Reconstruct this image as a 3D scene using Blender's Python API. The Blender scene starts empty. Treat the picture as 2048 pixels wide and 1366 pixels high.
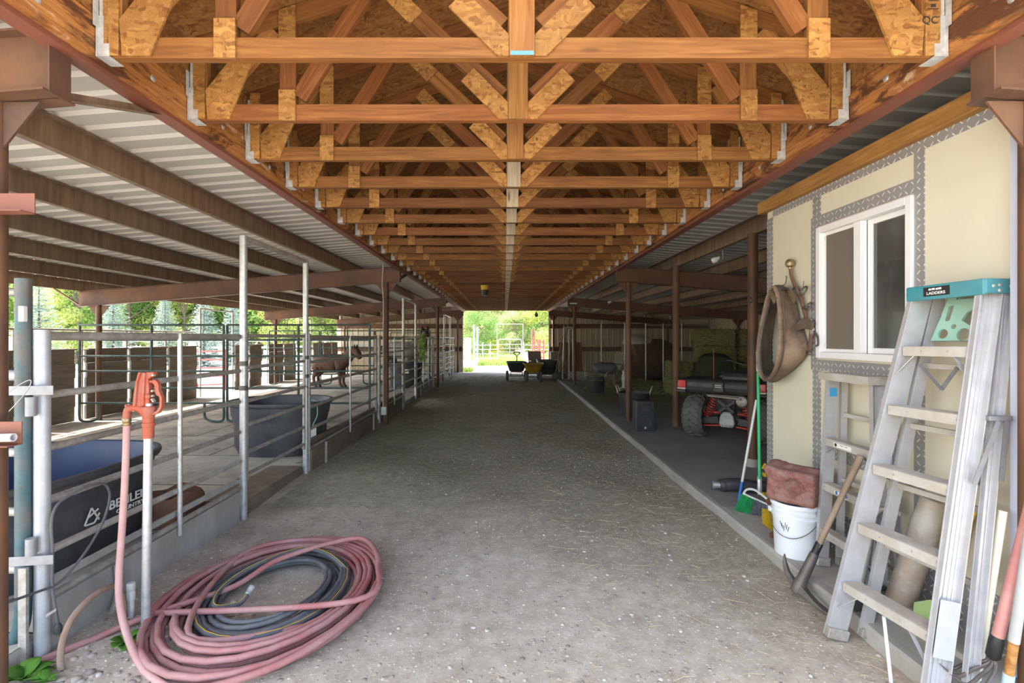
import bpy, bmesh, math, random
from mathutils import Vector, Matrix
R = random.Random(7)
PI = math.pi
scene = bpy.context.scene
COL = scene.collection

# ------------------------------------------------------------------ camera
CAMZ, FPX, VX, VY = 1.55, 986.0, 1009.0, 676.0
cd = bpy.data.cameras.new('camera')
cam = bpy.data.objects.new('camera', cd)
COL.objects.link(cam)
cam.location = (0, 0, CAMZ)
cam.rotation_euler = (PI / 2, 0, 0)
cd.sensor_width = 36.0
cd.lens = FPX / 2048 * 36.0
cd.shift_x = (1024 - VX) / 2048
cd.shift_y = (VY - 683) / 2048
cd.clip_start, cd.clip_end = 0.05, 500
scene.camera = cam

# ------------------------------------------------------------------ light
scene.view_settings.view_transform = 'Standard'
scene.view_settings.look = 'None'
scene.view_settings.gamma = 1.0
scene.view_settings.exposure = 1.6
world = bpy.data.worlds.new('world')
scene.world = world
world.use_nodes = True
wn = world.node_tree.nodes
bg = wn['Background']
sky = wn.new('ShaderNodeTexSky')
sky.sky_type = 'NISHITA'
sky.sun_disc = False
sky.sun_elevation = math.radians(58)
sky.sun_rotation = math.radians(-95)
sky.air_density = 1.0
sky.dust_density = 2.5
sky.ozone_density = 0.6
wb = wn.new('ShaderNodeMix')
wb.data_type, wb.blend_type = 'RGBA', 'MULTIPLY'
wb.inputs[0].default_value = 1.0
wb.inputs[7].default_value = (1.0, .95, .86, 1)          # the photograph is balanced for daylight shade
world.node_tree.links.new(sky.outputs[0], wb.inputs[6])
world.node_tree.links.new(wb.outputs[2], bg.inputs[0])
bg.inputs[1].default_value = 0.42
sd = bpy.data.lights.new('sun', 'SUN')
sd.energy = 6.0
sd.angle = math.radians(1.0)
sd.color = (1.0, 0.95, 0.86)
sun = bpy.data.objects.new('sun', sd)
COL.objects.link(sun)
sun.rotation_euler = Vector((0.52, 0.0, -0.86)).to_track_quat('-Z', 'Y').to_euler()
scene.cycles.max_bounces = 10
scene.cycles.diffuse_bounces = 6
scene.cycles.glossy_bounces = 3
scene.cycles.transparent_max_bounces = 12
scene.cycles.caustics_reflective = False
scene.cycles.caustics_refractive = False


# ------------------------------------------------------------------ helpers
def at(px, py, d):
    'a point the photograph shows at (px, py), d metres ahead of the camera'
    return Vector(((px - VX) / FPX * d, d, CAMZ + (VY - py) / FPX * d))


ORD = ('first second third fourth fifth sixth seventh eighth ninth tenth eleventh twelfth thirteenth fourteenth fifteenth '
       'sixteenth seventeenth eighteenth nineteenth twentieth twenty-first twenty-second twenty-third twenty-fourth '
       'twenty-fifth twenty-sixth twenty-seventh twenty-eighth twenty-ninth thirtieth thirty-first thirty-second '
       'thirty-third thirty-fourth thirty-fifth').split()
INV = {}


def tag(o, label=None, cat=None, group=None, kind=None):
    if label: o['label'] = label
    if cat: o['category'] = cat
    if group: o['group'] = group
    if kind: o['kind'] = kind
    return o


def thing(name, label, cat, loc, group=None, rz=0.0, world=True, kind=None):
    'an Empty at the base of a thing; world=True: its parts are modelled in world coordinates'
    o = bpy.data.objects.new(name, None)
    COL.objects.link(o)
    o.empty_display_size = 0.1
    o.location = loc
    o.rotation_euler = (0, 0, rz)
    if world: INV[o.name] = Matrix.Translation(-Vector(loc))
    return tag(o, label, cat, group, kind)


def link(name, me, mat=None, parent=None):
    o = bpy.data.objects.new(name, me)
    COL.objects.link(o)
    if mat is not None:
        me.materials.clear()
        for m in (mat if isinstance(mat, (list, tuple)) else [mat]): me.materials.append(m)
    if parent is not None:
        o.parent = parent
        if parent.name in INV: o.matrix_parent_inverse = INV[parent.name]
    return o


def kids(o): return [c for c in bpy.data.objects if c.parent == o]


def dup(o, loc=None, rz=None, label=None, group=None, parent=None, tree=None):
    c = o.copy()
    COL.objects.link(c)
    if parent is not None: c.parent = parent
    if loc is not None: c.location = loc
    if rz is not None: c.rotation_euler = (0, 0, rz)
    if label: c['label'] = label
    if group: c['group'] = group
    for ch in (tree if tree is not None else o.children): dup(ch, parent=c)
    return c


def frame(d, up=(0, 0, 1)):
    d = Vector(d).normalized(); up = Vector(up)
    if abs(d.dot(up)) > 0.98: up = Vector((0, 1, 0))
    s = d.cross(up).normalized()
    return d, s, s.cross(d).normalized()


class MB:
    def __init__(self): self.v, self.f, self.m, self.k = [], [], [], 0

    def add(self, vs, fs):
        n = len(self.v)
        self.v += [tuple(p) for p in vs]
        self.f += [tuple(i + n for i in f) for f in fs]
        self.m += [self.k] * len(fs)
        return self

    def box(self, c, s, rot=None):
        c = Vector(c); hx, hy, hz = s[0] / 2, s[1] / 2, s[2] / 2
        vs = [Vector((x, y, z)) for x in (-hx, hx) for y in (-hy, hy) for z in (-hz, hz)]
        if rot is not None: vs = [rot @ p for p in vs]
        return self.add([p + c for p in vs], [(0, 1, 3, 2), (4, 6, 7, 5), (0, 4, 5, 1), (2, 3, 7, 6), (0, 2, 6, 4), (1, 5, 7, 3)])

    def span(self, a, b):
        'box between two opposite corners'
        a, b = Vector(a), Vector(b)
        return self.box((a + b) / 2, [abs(b[i] - a[i]) for i in range(3)])

    def bar(self, p0, p1, w, h, up=(0, 0, 1), w1=None, h1=None):
        'rectangular bar, w across, h along up'
        p0, p1 = Vector(p0), Vector(p1)
        d, s, u = frame(p1 - p0, up)
        w1 = w if w1 is None else w1; h1 = h if h1 is None else h1
        vs = []
        for p, a, b in ((p0, w, h), (p1, w1, h1)):
            vs += [p - s * a / 2 - u * b / 2, p + s * a / 2 - u * b / 2, p + s * a / 2 + u * b / 2, p - s * a / 2 + u * b / 2]
        return self.add(vs, [(3, 2, 1, 0), (4, 5, 6, 7), (0, 1, 5, 4), (1, 2, 6, 5), (2, 3, 7, 6), (3, 0, 4, 7)])

    def tube(self, pts, r, n=8, closed=False, cap=True):
        pts = [Vector(p) for p in pts]; k = len(pts)
        rs = r if isinstance(r, (list, tuple)) else [r] * k
        vs, fs = [], []
        pu = None
        for i, p in enumerate(pts):
            if closed: t = pts[(i + 1) % k] - pts[i - 1]
            else: t = pts[min(i + 1, k - 1)] - pts[max(i - 1, 0)]
            if t.length < 1e-9: t = Vector((0, 0, 1))
            t.normalize()
            if pu is None: _, s, u = frame(t)
            else:
                u = pu - t * pu.dot(t)
                if u.length < 1e-6: _, s, u = frame(t)
                u.normalize(); s = t.cross(u)
            pu = u
            for j in range(n):
                a = 2 * PI * j / n
                vs.append(p + (s * math.cos(a) + u * math.sin(a)) * rs[i])
        m = k if closed else k - 1
        for i in range(m):
            a, b = i * n, ((i + 1) % k) * n
            for j in range(n):
                fs.append((a + j, a + (j + 1) % n, b + (j + 1) % n, b + j))
        if cap and not closed:
            fs.append(tuple(range(n - 1, -1, -1))); fs.append(tuple((k - 1) * n + j for j in range(n)))
        return self.add(vs, fs)

    def lathe(self, prof, c=(0, 0, 0), n=24, axis=(0, 0, 1), sx=1.0, sy=1.0, closed=False):
        c = Vector(c)
        d, s, u = frame(axis, (0, 1, 0) if abs(Vector(axis).normalized().z) > .9 else (0, 0, 1))
        vs, fs = [], []
        for (r, z) in prof:
            for j in range(n):
                a = 2 * PI * j / n
                vs.append(c + d * z + s * math.cos(a) * r * sx + u * math.sin(a) * r * sy)
        k = len(prof)
        for i in range(k if closed else k - 1):
            i2 = (i + 1) % k
            for j in range(n):
                fs.append((i * n + j, i * n + (j + 1) % n, i2 * n + (j + 1) % n, i2 * n + j))
        if not closed:
            if prof[0][0] > 1e-6: fs.append(tuple(range(n - 1, -1, -1)))
            if prof[-1][0] > 1e-6: fs.append(tuple((k - 1) * n + j for j in range(n)))
        return self.add(vs, fs)

    def prism(self, poly, o, ex, ey, th):
        'extrude a 2-D outline, o + x*ex + y*ey, by th along ex x ey (centred)'
        o, ex, ey = Vector(o), Vector(ex), Vector(ey)
        nz = ex.cross(ey).normalized() * th / 2
        k = len(poly)
        vs = [o + ex * x + ey * y - nz for x, y in poly] + [o + ex * x + ey * y + nz for x, y in poly]
        fs = [tuple(range(k - 1, -1, -1)), tuple(range(k, 2 * k))] + [(i, (i + 1) % k, k + (i + 1) % k, k + i) for i in range(k)]
        return self.add(vs, fs)

    def loft(self, rings, cap=True, closed=False):
        n = len(rings[0]); vs = [p for r in rings for p in r]; fs = []; k = len(rings)
        for i in range(k if closed else k - 1):
            a, b = i * n, ((i + 1) % k) * n
            for j in range(n): fs.append((a + j, a + (j + 1) % n, b + (j + 1) % n, b + j))
        if cap and not closed: fs += [tuple(range(n - 1, -1, -1)), tuple((k - 1) * n + j for j in range(n))]
        return self.add(vs, fs)

    def mesh(self, name, smooth=38):
        me = bpy.data.meshes.new(name)
        me.from_pydata(self.v, [], self.f)
        if any(self.m): me.polygons.foreach_set('material_index', self.m)
        b = bmesh.new(); b.from_mesh(me)
        bmesh.ops.recalc_face_normals(b, faces=b.faces[:])
        if smooth:
            lim = math.radians(smooth)
            for f in b.faces: f.smooth = True
            for e in b.edges:
                if len(e.link_faces) == 2: e.smooth = e.calc_face_angle(0) < lim
        b.to_mesh(me); b.free()
        return me

    def build(self, name, mat, parent=None, smooth=38, bevel=0, seg=2):
        o = link(name, self.mesh(name, smooth), mat, parent)
        if bevel:
            bv = o.modifiers.new('bevel', 'BEVEL'); bv.width = bevel; bv.segments = seg; bv.limit_method = 'ANGLE'; bv.angle_limit = .6
            bv.harden_normals = False
        return o


def lumber(name, p0, p1, w, h, mat, parent, up=(0, 0, 1), bevel=0.0):
    'a straight board as one mesh with its local X along the grain'
    p0, p1 = Vector(p0), Vector(p1)
    d, s, u = frame(p1 - p0, up)
    L = (p1 - p0).length
    o = MB().box((0, 0, 0), (L, w, h)).build(name, mat, parent, smooth=0, bevel=bevel, seg=1)
    m = Matrix((d, s, u)).transposed().to_4x4()
    m.translation = (p0 + p1) / 2
    o.matrix_basis = m
    return o


def pipe_thing(name, label, cat, p0, p1, r, mat, group=None, n=12):
    return tag(MB().tube([p0, p1], r, n).build(name, mat), label, cat, group)


def baked(o):
    dg = bpy.context.evaluated_depsgraph_get()
    me = bpy.data.meshes.new_from_object(o.evaluated_get(dg))
    d = o.data
    bpy.data.objects.remove(o)
    return me


def skin(verts, edges, radii, sub=2):
    me = bpy.data.meshes.new('body')
    me.from_pydata(verts, edges, [])
    o = bpy.data.objects.new('tmp', me); COL.objects.link(o)
    o.modifiers.new('s', 'SKIN').use_smooth_shade = True
    for i, r in enumerate(radii):
        sv = me.skin_vertices[0].data[i]
        sv.radius = r if isinstance(r, tuple) else (r, r)
        sv.use_root = i == 0
    ss = o.modifiers.new('d', 'SUBSURF'); ss.levels = sub; ss.render_levels = sub
    bpy.context.view_layer.update()
    me2 = baked(o)
    for p in me2.polygons: p.use_smooth = True
    return me2


def plate(outer, holes, th, name='plate'):
    'flat plate with holes (2-D outline in XY, thickness th along Z)'
    cu = bpy.data.curves.new(name, 'CURVE'); cu.dimensions = '2D'; cu.fill_mode = 'BOTH'; cu.extrude = th / 2
    for ring in [outer] + holes:
        sp = cu.splines.new('POLY'); sp.points.add(len(ring) - 1); sp.use_cyclic_u = True
        for p, (x, y) in zip(sp.points, ring): p.co = (x, y, 0, 1)
    o = bpy.data.objects.new('tmp', cu); COL.objects.link(o)
    bpy.context.view_layer.update()
    return baked(o)


def letters(txt, size, name, mat, parent, mtx, th=0.0006, align='CENTER', sx=1.0):
    cu = bpy.data.curves.new(name, 'FONT'); cu.body = txt; cu.size = size; cu.extrude = th
    cu.align_x = align; cu.align_y = 'CENTER'; cu.space_character = 1.02; cu.offset = size * .012
    o = bpy.data.objects.new('tmp', cu); COL.objects.link(o)
    bpy.context.view_layer.update()
    me = baked(o)
    o = link(name, me, mat, parent)
    o.matrix_basis = mtx @ Matrix.Diagonal((sx, 1, 1, 1))
    return o


def axes(o, ex, ey):
    'matrix whose X, Y run along ex, ey'
    ex, ey = Vector(ex).normalized(), Vector(ey).normalized()
    ez = ex.cross(ey).normalized()
    m = Matrix((ex, ez.cross(ex), ez)).transposed().to_4x4(); m.translation = Vector(o)
    return m


def spline(pts, n=8, closed=False):
    'Catmull-Rom through points'
    pts = [Vector(p) for p in pts]; k = len(pts); out = []
    for i in range(k if closed else k - 1):
        if closed: a, b, c, d = pts[i - 1], pts[i], pts[(i + 1) % k], pts[(i + 2) % k]
        else: a, b, c, d = pts[max(i - 1, 0)], pts[i], pts[i + 1], pts[min(i + 2, k - 1)]
        for j in range(n):
            t = j / n
            out.append(.5 * ((2 * b) + (c - a) * t + (2 * a - 5 * b + 4 * c - d) * t * t + (3 * b - a - 3 * c + d) * t ** 3))
    if not closed: out.append(pts[-1])
    return out


# ------------------------------------------------------------------ materials
class NT:
    def __init__(self, name):
        self.mat = bpy.data.materials.new(name); self.mat.use_nodes = True
        self.t = self.mat.node_tree; self.n = self.t.nodes; self.l = self.t.links
        self.b = self.n['Principled BSDF']; self.out = self.n['Material Output']

    def node(self, t, **kw):
        x = self.n.new(t)
        for k, v in kw.items(): setattr(x, k, v)
        return x

    def put(self, sock, val):
        if isinstance(val, bpy.types.NodeSocket): self.l.new(val, sock)
        elif val is not None: sock.default_value = val

    def math(self, op, a, b=None, c=None, clamp=False):
        x = self.node('ShaderNodeMath', operation=op, use_clamp=clamp)
        self.put(x.inputs[0], a); self.put(x.inputs[1], b)
        if c is not None: self.put(x.inputs[2], c)
        return x.outputs[0]

    def coord(self, stretch=(1, 1, 1), rand=True, kind='Object'):
        tc = self.node('ShaderNodeTexCoord').outputs[kind]
        mp = self.node('ShaderNodeMapping'); mp.inputs['Scale'].default_value = stretch
        self.l.new(tc, mp.inputs[0])
        if not rand: return mp.outputs[0]
        oi = self.node('ShaderNodeObjectInfo').outputs['Random']
        k = self.math('MULTIPLY', oi, 61.0)
        va = self.node('ShaderNodeVectorMath', operation='ADD')
        self.l.new(mp.outputs[0], va.inputs[0]); self.l.new(k, va.inputs[1])
        return va.outputs[0]

    def noise(self, vec, scale, detail=5, rough=.6, dist=0):
        x = self.node('ShaderNodeTexNoise'); x.inputs['Scale'].default_value = scale
        x.inputs['Detail'].default_value = detail; x.inputs['Roughness'].default_value = rough
        x.inputs['Distortion'].default_value = dist
        self.l.new(vec, x.inputs['Vector'])
        return x.outputs['Fac']

    def voro(self, vec, scale, out='Distance', feature='F1'):
        x = self.node('ShaderNodeTexVoronoi', feature=feature); x.inputs['Scale'].default_value = scale
        self.l.new(vec, x.inputs['Vector'])
        return x.outputs[out]

    def ramp(self, fac, stops):
        x = self.node('ShaderNodeValToRGB'); e = x.color_ramp.elements
        while len(e) < len(stops): e.new(.5)
        for el, (p, c) in zip(e, stops):
            el.position = p; el.color = (c if isinstance(c, (tuple, list)) else (c, c, c)) + ((1,) if not isinstance(c, (tuple, list)) or len(c) == 3 else ())
        self.put(x.inputs[0], fac)
        return x.outputs[0]

    def mix(self, fac, a, b, mode='MIX'):
        x = self.node('ShaderNodeMix', data_type='RGBA', blend_type=mode)
        self.put(x.inputs[0], fac)
        for s, v in ((x.inputs[6], a), (x.inputs[7], b)):
            self.put(s, v + (1,) if isinstance(v, tuple) and len(v) == 3 else v)
        return x.outputs[2]

    def vary(self, col, amt, hue=0.0):
        oi = self.node('ShaderNodeObjectInfo').outputs['Random']
        h = self.node('ShaderNodeHueSaturation')
        self.put(h.inputs['Value'], self.math('MULTIPLY_ADD', oi, 2 * amt, 1 - amt))
        if hue:
            f = self.math('FRACT', self.math('MULTIPLY', oi, 7.31))
            self.put(h.inputs['Hue'], self.math('MULTIPLY_ADD', f, 2 * hue, .5 - hue))
        self.l.new(col, h.inputs['Color'])
        return h.outputs[0]

    def bump(self, h, strength=.3, dist=.01):
        x = self.node('ShaderNodeBump'); x.inputs['Strength'].default_value = strength; x.inputs['Distance'].default_value = dist
        self.l.new(h, x.inputs['Height']); self.l.new(x.outputs[0], self.b.inputs['Normal'])

    def fin(self, col, rough=.7, metal=0.0, spec=.4):
        self.put(self.b.inputs['Base Color'], col + (1,) if isinstance(col, tuple) else col)
        self.put(self.b.inputs['Roughness'], rough); self.b.inputs['Metallic'].default_value = metal
        self.b.inputs['Specular IOR Level'].default_value = spec
        return self.mat


def mat(name, c1, c2=None, rough=.7, metal=0.0, scale=6, stretch=(1, 1, 1), bump=0.0, bscale=60, rand=0.0, dirt=None, dirtamt=.5, dscale=2.5, spec=.4, lo=.35, hi=.65):
    t = NT(name)
    if c2 is None: c2 = tuple(x * .8 for x in c1)
    v = t.coord(stretch)
    col = t.ramp(t.noise(v, scale, 6, .65), [(lo, c1), (hi, c2)])
    if dirt is not None:
        d = t.ramp(t.noise(t.coord(), dscale, 8, .7), [(.42, 0.0), (.66, 1.0)])
        col = t.mix(t.math('MULTIPLY', d, dirtamt), col, dirt)
    if rand: col = t.vary(col, rand)
    if bump: t.bump(t.noise(v, bscale, 4), bump, .01)
    return t.fin(col, rough, metal, spec)


def wood_mat(name, a, b, c, rand=.22, knots=True, rough=.62):
    t = NT(name)
    v = t.coord((1.2, 22, 22))
    g = t.noise(v, 1.6, 6, .6, 1.2)
    col = t.ramp(g, [(.3, a), (.5, b), (.72, c)])
    v2 = t.coord((2.2, 9, 9))
    if knots:
        k = t.ramp(t.voro(v2, .9), [(.05, 1.0), (.12, 0.0)])
        col = t.mix(t.math('MULTIPLY', k, .75), col, (.10, .035, .012))
    blot = t.ramp(t.noise(t.coord(), 2.2, 4), [(.4, 0.0), (.7, 1.0)])
    col = t.mix(t.math('MULTIPLY', blot, .35), col, tuple(x * .6 for x in c))
    col = t.vary(col, rand, .006)
    t.bump(g, .15, .004)
    return t.fin(col, rough, 0, .35)


def osb_mat(name, a, b, c, sc=1.0, seams=False):
    t = NT(name)
    raw = t.coord((1, 1, 1))
    wob = t.node('ShaderNodeTexNoise'); wob.inputs['Scale'].default_value = 14; t.l.new(raw, wob.inputs['Vector'])
    wm = t.node('ShaderNodeVectorMath', operation='MULTIPLY_ADD'); t.l.new(wob.outputs['Color'], wm.inputs[0]); wm.inputs[1].default_value = (.05, .05, .05); t.l.new(raw, wm.inputs[2])
    base = wm.outputs[0]
    cols = []
    for i, (ang, st) in enumerate((((.3, .5, .5), (16, 70, 70)), ((.6, .9, -.5), (70, 18, 18)), ((.2, -.4, 1.0), (22, 60, 60)))):
        mp = t.node('ShaderNodeMapping'); mp.inputs['Rotation'].default_value = ang; mp.inputs['Scale'].default_value = tuple(x * sc for x in st)
        t.l.new(base, mp.inputs[0])
        nz = t.node('ShaderNodeTexVoronoi', feature='F1'); nz.inputs['Scale'].default_value = 1.0
        t.l.new(mp.outputs[0], nz.inputs['Vector'])
        cols.append(t.node('ShaderNodeSeparateColor'))
        t.l.new(nz.outputs['Color'], cols[-1].inputs[0])
    f = t.math('GREATER_THAN', cols[0].outputs[1], .55)
    m = t.node('ShaderNodeMix'); t.put(m.inputs[0], f); t.l.new(cols[0].outputs[0], m.inputs[2]); t.l.new(cols[1].outputs[0], m.inputs[3])
    f2 = t.math('GREATER_THAN', cols[2].outputs[1], .7)
    m2 = t.node('ShaderNodeMix'); t.put(m2.inputs[0], f2); t.l.new(m.outputs[0], m2.inputs[2]); t.l.new(cols[2].outputs[0], m2.inputs[3])
    col = t.ramp(m2.outputs[0], [(.0, c), (.22, b), (.8, a), (1.0, tuple(min(1, x * 1.25) for x in a))])
    gr = t.noise(base, 90 * sc, 3, .6)
    col = t.mix(.28, col, t.ramp(gr, [(.3, c), (.5, b), (.7, a)]))
    lay = t.noise(base, 2.0, 4)
    col = t.mix(t.math('MULTIPLY', t.ramp(lay, [(.4, 0.0), (.65, 1.0)]), .35), col, c)
    col = t.vary(col, .1)
    t.bump(m2.outputs[0], .25, .003)
    return t.fin(col, .65, 0, .35)


WOOD = wood_mat('fir lumber', (.27, .120, .034), (.20, .076, .019), (.125, .042, .010))
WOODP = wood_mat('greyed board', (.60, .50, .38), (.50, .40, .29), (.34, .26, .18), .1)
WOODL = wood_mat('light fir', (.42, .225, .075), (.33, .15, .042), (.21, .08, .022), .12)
TRIMW = wood_mat('stained board', (.46, .25, .09), (.37, .18, .052), (.25, .10, .03), .05)
OSB = osb_mat('strand board', (.42, .225, .066), (.31, .14, .036), (.15, .06, .014))
OSBD = osb_mat('strand board deck', (.33, .165, .05), (.24, .10, .028), (.12, .045, .013), .8)


def lvl_mat():
    t = NT('laminated ledger')
    v = t.coord((6, 1.0, 30), False)
    g = t.noise(v, 2.0, 6, .6, 1.5)
    col = t.ramp(g, [(.3, (.52, .25, .075)), (.5, (.40, .165, .045)), (.7, (.22, .075, .02))])
    s = t.noise(t.coord((1, 1.1, 3.2), False), 1.7, 8, .7, .8)
    col = t.mix(t.ramp(s, [(.50, 0.0), (.57, .9)]), col, (.07, .025, .012))
    s2 = t.noise(t.coord((1, 1.4, 4.5), False), 2.3, 7, .7, .6)
    col = t.mix(t.ramp(s2, [(.60, 0.0), (.66, .85)]), col, (.68, .48, .32))
    t.bump(g, .2, .005)
    return t.fin(col, .7)


LVL = lvl_mat()
GALV = mat('galvanised steel', (.60, .61, .62), (.44, .45, .46), .42, .55, 30, rand=.08, dirt=(.33, .29, .24), dirtamt=.3, bump=.05)
HANG = mat('zinc hanger', (.62, .62, .61), (.42, .42, .42), .5, .3, 25, bump=.08)
GALVD = mat('dusty galvanised pipe', (.50, .48, .45), (.36, .34, .31), .55, .35, 20, rand=.1, dirt=(.27, .22, .17), dirtamt=.6, dscale=5)
WHITEP = mat('pale galvanised post', (.50, .52, .56), (.41, .43, .47), .45, .3, 14, dirt=(.5, .46, .42), dirtamt=.3)
RUST = mat('rust brown primer', (.125, .067, .044), (.082, .045, .032), .55, .1, 4, rand=.06, dirt=(.23, .105, .045), dirtamt=.55, dscale=1.6, bump=.04)
RUSTB = mat('red oxide channel', (.24, .082, .050), (.165, .056, .038), .55, .05, 5, dirt=(.30, .14, .09), dirtamt=.35)
PURL = mat('weathered purlin', (.27, .185, .112), (.15, .092, .058), .7, .1, 3.2, (1, 5, .6), .06, 30, rand=.08, dirt=(.21, .15, .10), dirtamt=.5)
SHEET = mat('roof sheet underside', (.66, .635, .59), (.58, .555, .51), .5, .1, 1.5, rand=.03)
SHEETR = mat('bare roof sheet underside', (.56, .56, .54), (.48, .48, .465), .5, .1, 1.5)
SIDING = mat('tan ribbed siding', (.62, .56, .43), (.54, .48, .36), .6, .05, 1.2, dirt=(.35, .29, .2), dirtamt=.3)
CONC = mat('concrete', (.46, .44, .40), (.36, .34, .305), .85, 0, 3, bump=.15, bscale=80, dirt=(.34, .295, .24), dirtamt=.45, dscale=1.2)
BOARD = mat('weathered stall board', (.20, .17, .135), (.13, .108, .085), .85, 0, 3, (1, .6, 5), .2, 40, rand=.12)
KICK = mat('brown kick board', (.22, .16, .12), (.15, .105, .08), .8, 0, 4, (1, 1, 6), .1, 40, dirt=(.3, .26, .18), dirtamt=.5)
KICKM = mat('grey sheet metal curb', (.46, .46, .46), (.34, .34, .34), .6, .25, 3, (1, 1.5, .5), .05, 40, dirt=(.33, .28, .22), dirtamt=.6, dscale=3)
GREENP = mat('green painted pipe', (.055, .115, .105), (.035, .075, .07), .5, .1, 8, rand=.08, dirt=(.20, .17, .14), dirtamt=.55, dscale=6)
BLUEP = mat('worn blue green paint', (.075, .145, .165), (.045, .095, .105), .5, .1, 6, dirt=(.27, .14, .09), dirtamt=.6, dscale=4)
ALU = mat('aluminium', (.54, .545, .57), (.45, .455, .475), .42, .4, 12, (1, 1, 1), .03, 40, dirt=(.50, .46, .40), dirtamt=.4, dscale=4)
ALUD = mat('dusty aluminium tread', (.42, .39, .345), (.49, .47, .43), .75, .1, 12, dirt=(.37, .315, .255), dirtamt=.6, dscale=5)
TEAL = mat('teal plastic', (.035, .225, .265), (.03, .19, .225), .5, 0, 6, dirt=(.2, .3, .3), dirtamt=.3)
MINT = mat('mint plastic', (.27, .52, .42), (.23, .46, .37), .55, 0, 6, dirt=(.45, .48, .38), dirtamt=.4)
CREAM = mat('cream wall panel', (.70, .66, .52), (.67, .63, .495), .55, 0, 2, dirt=(.61, .56, .43), dirtamt=.25, dscale=1.0)
VINYL = mat('white vinyl', (.84, .84, .84), (.78, .78, .79), .4, 0, 3)
BLACKP = mat('black plastic', (.045, .047, .055), (.030, .032, .037), .45, 0, 5, dirt=(.14, .13, .12), dirtamt=.3, dscale=3)
TANK = mat('charcoal tank plastic', (.065, .069, .082), (.040, .043, .051), .5, 0, 3, (1, 1, .6), .05, 30, dirt=(.16, .15, .15), dirtamt=.4, dscale=2.2)
TANKB = mat('blue tank lining', (.030, .050, .125), (.022, .036, .09), .45, 0, 3, (1, 1, .6), dirt=(.05, .06, .09), dirtamt=.5, dscale=2.2)
RUBBER = mat('tyre rubber', (.13, .13, .132), (.09, .09, .092), .8, 0, 8, bump=.1, dirt=(.17, .15, .13), dirtamt=.5, dscale=8)
REDM = mat('red enamel', (.42, .085, .042), (.34, .062, .032), .5, 0, 9, bump=.06, dirt=(.46, .24, .18), dirtamt=.5, dscale=9)
REDS = mat('red spring paint', (.60, .075, .05), (.48, .05, .04), .45, 0, 9)
PINKH = mat('faded red hose', (.43, .255, .24), (.37, .19, .18), .65, 0, 5, bump=.05, dirt=(.36, .10, .095), dirtamt=.85, dscale=3)
PINKL = mat('sun bleached hose', (.56, .35, .325), (.50, .29, .27), .65, 0, 5, dirt=(.46, .21, .19), dirtamt=.4, dscale=6)
BLKH = mat('black rubber hose', (.07, .074, .084), (.12, .124, .136), .6, 0, 4, dirt=(.2, .19, .18), dirtamt=.45, dscale=6)
YELL = mat('yellow plastic', (.72, .50, .03), (.62, .42, .02), .5, 0, 5)
BRASS = mat('brass', (.40, .31, .17), (.27, .20, .11), .42, .7, 12)
WHITEB = mat('white bucket plastic', (.78, .81, .84), (.72, .75, .79), .4, 0, 4, dirt=(.55, .53, .48), dirtamt=.25, dscale=5)
PVC = mat('white pipe', (.66, .66, .645), (.58, .58, .57), .4, 0, 4)
SALT = mat('red mineral salt', (.24, .095, .08), (.18, .068, .058), .85, 0, 12, bump=.3, bscale=50, dirt=(.34, .25, .2), dirtamt=.6, dscale=4)
LEATH = mat('worn leather', (.29, .205, .135), (.17, .11, .07), .6, 0, 5, bump=.15, bscale=70, dirt=(.06, .042, .034), dirtamt=.75, dscale=4)
LEATHD = mat('dark leather', (.115, .082, .062), (.06, .045, .036), .55, 0, 6, (1, 1, .4), .1, 60, dirt=(.24, .17, .12), dirtamt=.5, dscale=5)
HANDLE = mat('weathered ash handle', (.36, .275, .20), (.24, .175, .12), .75, 0, 3, (1, 1, 1), .08, 40)
IRON = mat('dark iron', (.15, .14, .135), (.09, .082, .078), .55, .5, 9, dirt=(.22, .15, .1), dirtamt=.5, dscale=8)
HAY = mat('baled hay', (.30, .27, .115), (.13, .125, .05), .95, 0, 16, (1, 1, 3), .8, 90, rand=.12)
HAYL = mat('loose hay', (.34, .34, .17), (.17, .20, .10), .95, 0, 12, rand=.1)
STRAW = mat('dry straw', (.58, .49, .32), (.40, .32, .19), .85, 0, 90, rand=0)
STONE = mat('pebble', (.42, .38, .34), (.26, .235, .21), .9, 0, 30, rand=.2)
GRN = mat('green bristles', (.03, .38, .12), (.02, .28, .09), .6, 0, 20)
GREY = mat('grey bristles', (.20, .215, .235), (.12, .13, .145), .7, 0, 40)
POLEG = mat('green broom pole', (.02, .42, .16), (.02, .36, .13), .4, 0, 5)
WORN = mat('worn white label', (.40, .40, .395), (.35, .35, .345), .7, 0, 8)
STRAPM = mat('dull strap steel', (.36, .36, .37), (.28, .28, .29), .5, .3, 14)
DKAL = mat('dark aluminium strap', (.26, .26, .275), (.20, .20, .21), .5, .4, 14)
BLUEL = mat('cyan label', (.05, .34, .62), (.05, .30, .55), .5, 0, 20)
BLUE = mat('blue plastic', (.03, .16, .50), (.03, .13, .42), .45, 0, 5)
LBLUE = mat('pale blue paint', (.42, .58, .70), (.36, .50, .62), .5, 0, 5)
STICK = mat('white sticker', (.80, .79, .76), (.70, .69, .66), .6, 0, 20)
BLKST = mat('black sticker', (.015, .015, .016), (.02, .02, .02), .5, 0, 20)
YELST = mat('yellow sticker', (.72, .62, .16), (.66, .56, .13), .6, 0, 30)
INK = mat('dark ink', (.03, .025, .02), (.05, .04, .03), .7, 0, 30)
FABRIC = mat('grey mesh fabric', (.33, .30, .26), (.26, .235, .2), .85, 0, 30)
REDGATE = mat('red tube gate', (.60, .10, .085), (.50, .085, .07), .5, 0, 6)
WHITEW = mat('white fence', (.82, .82, .80), (.74, .74, .72), .6, 0, 3)
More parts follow.
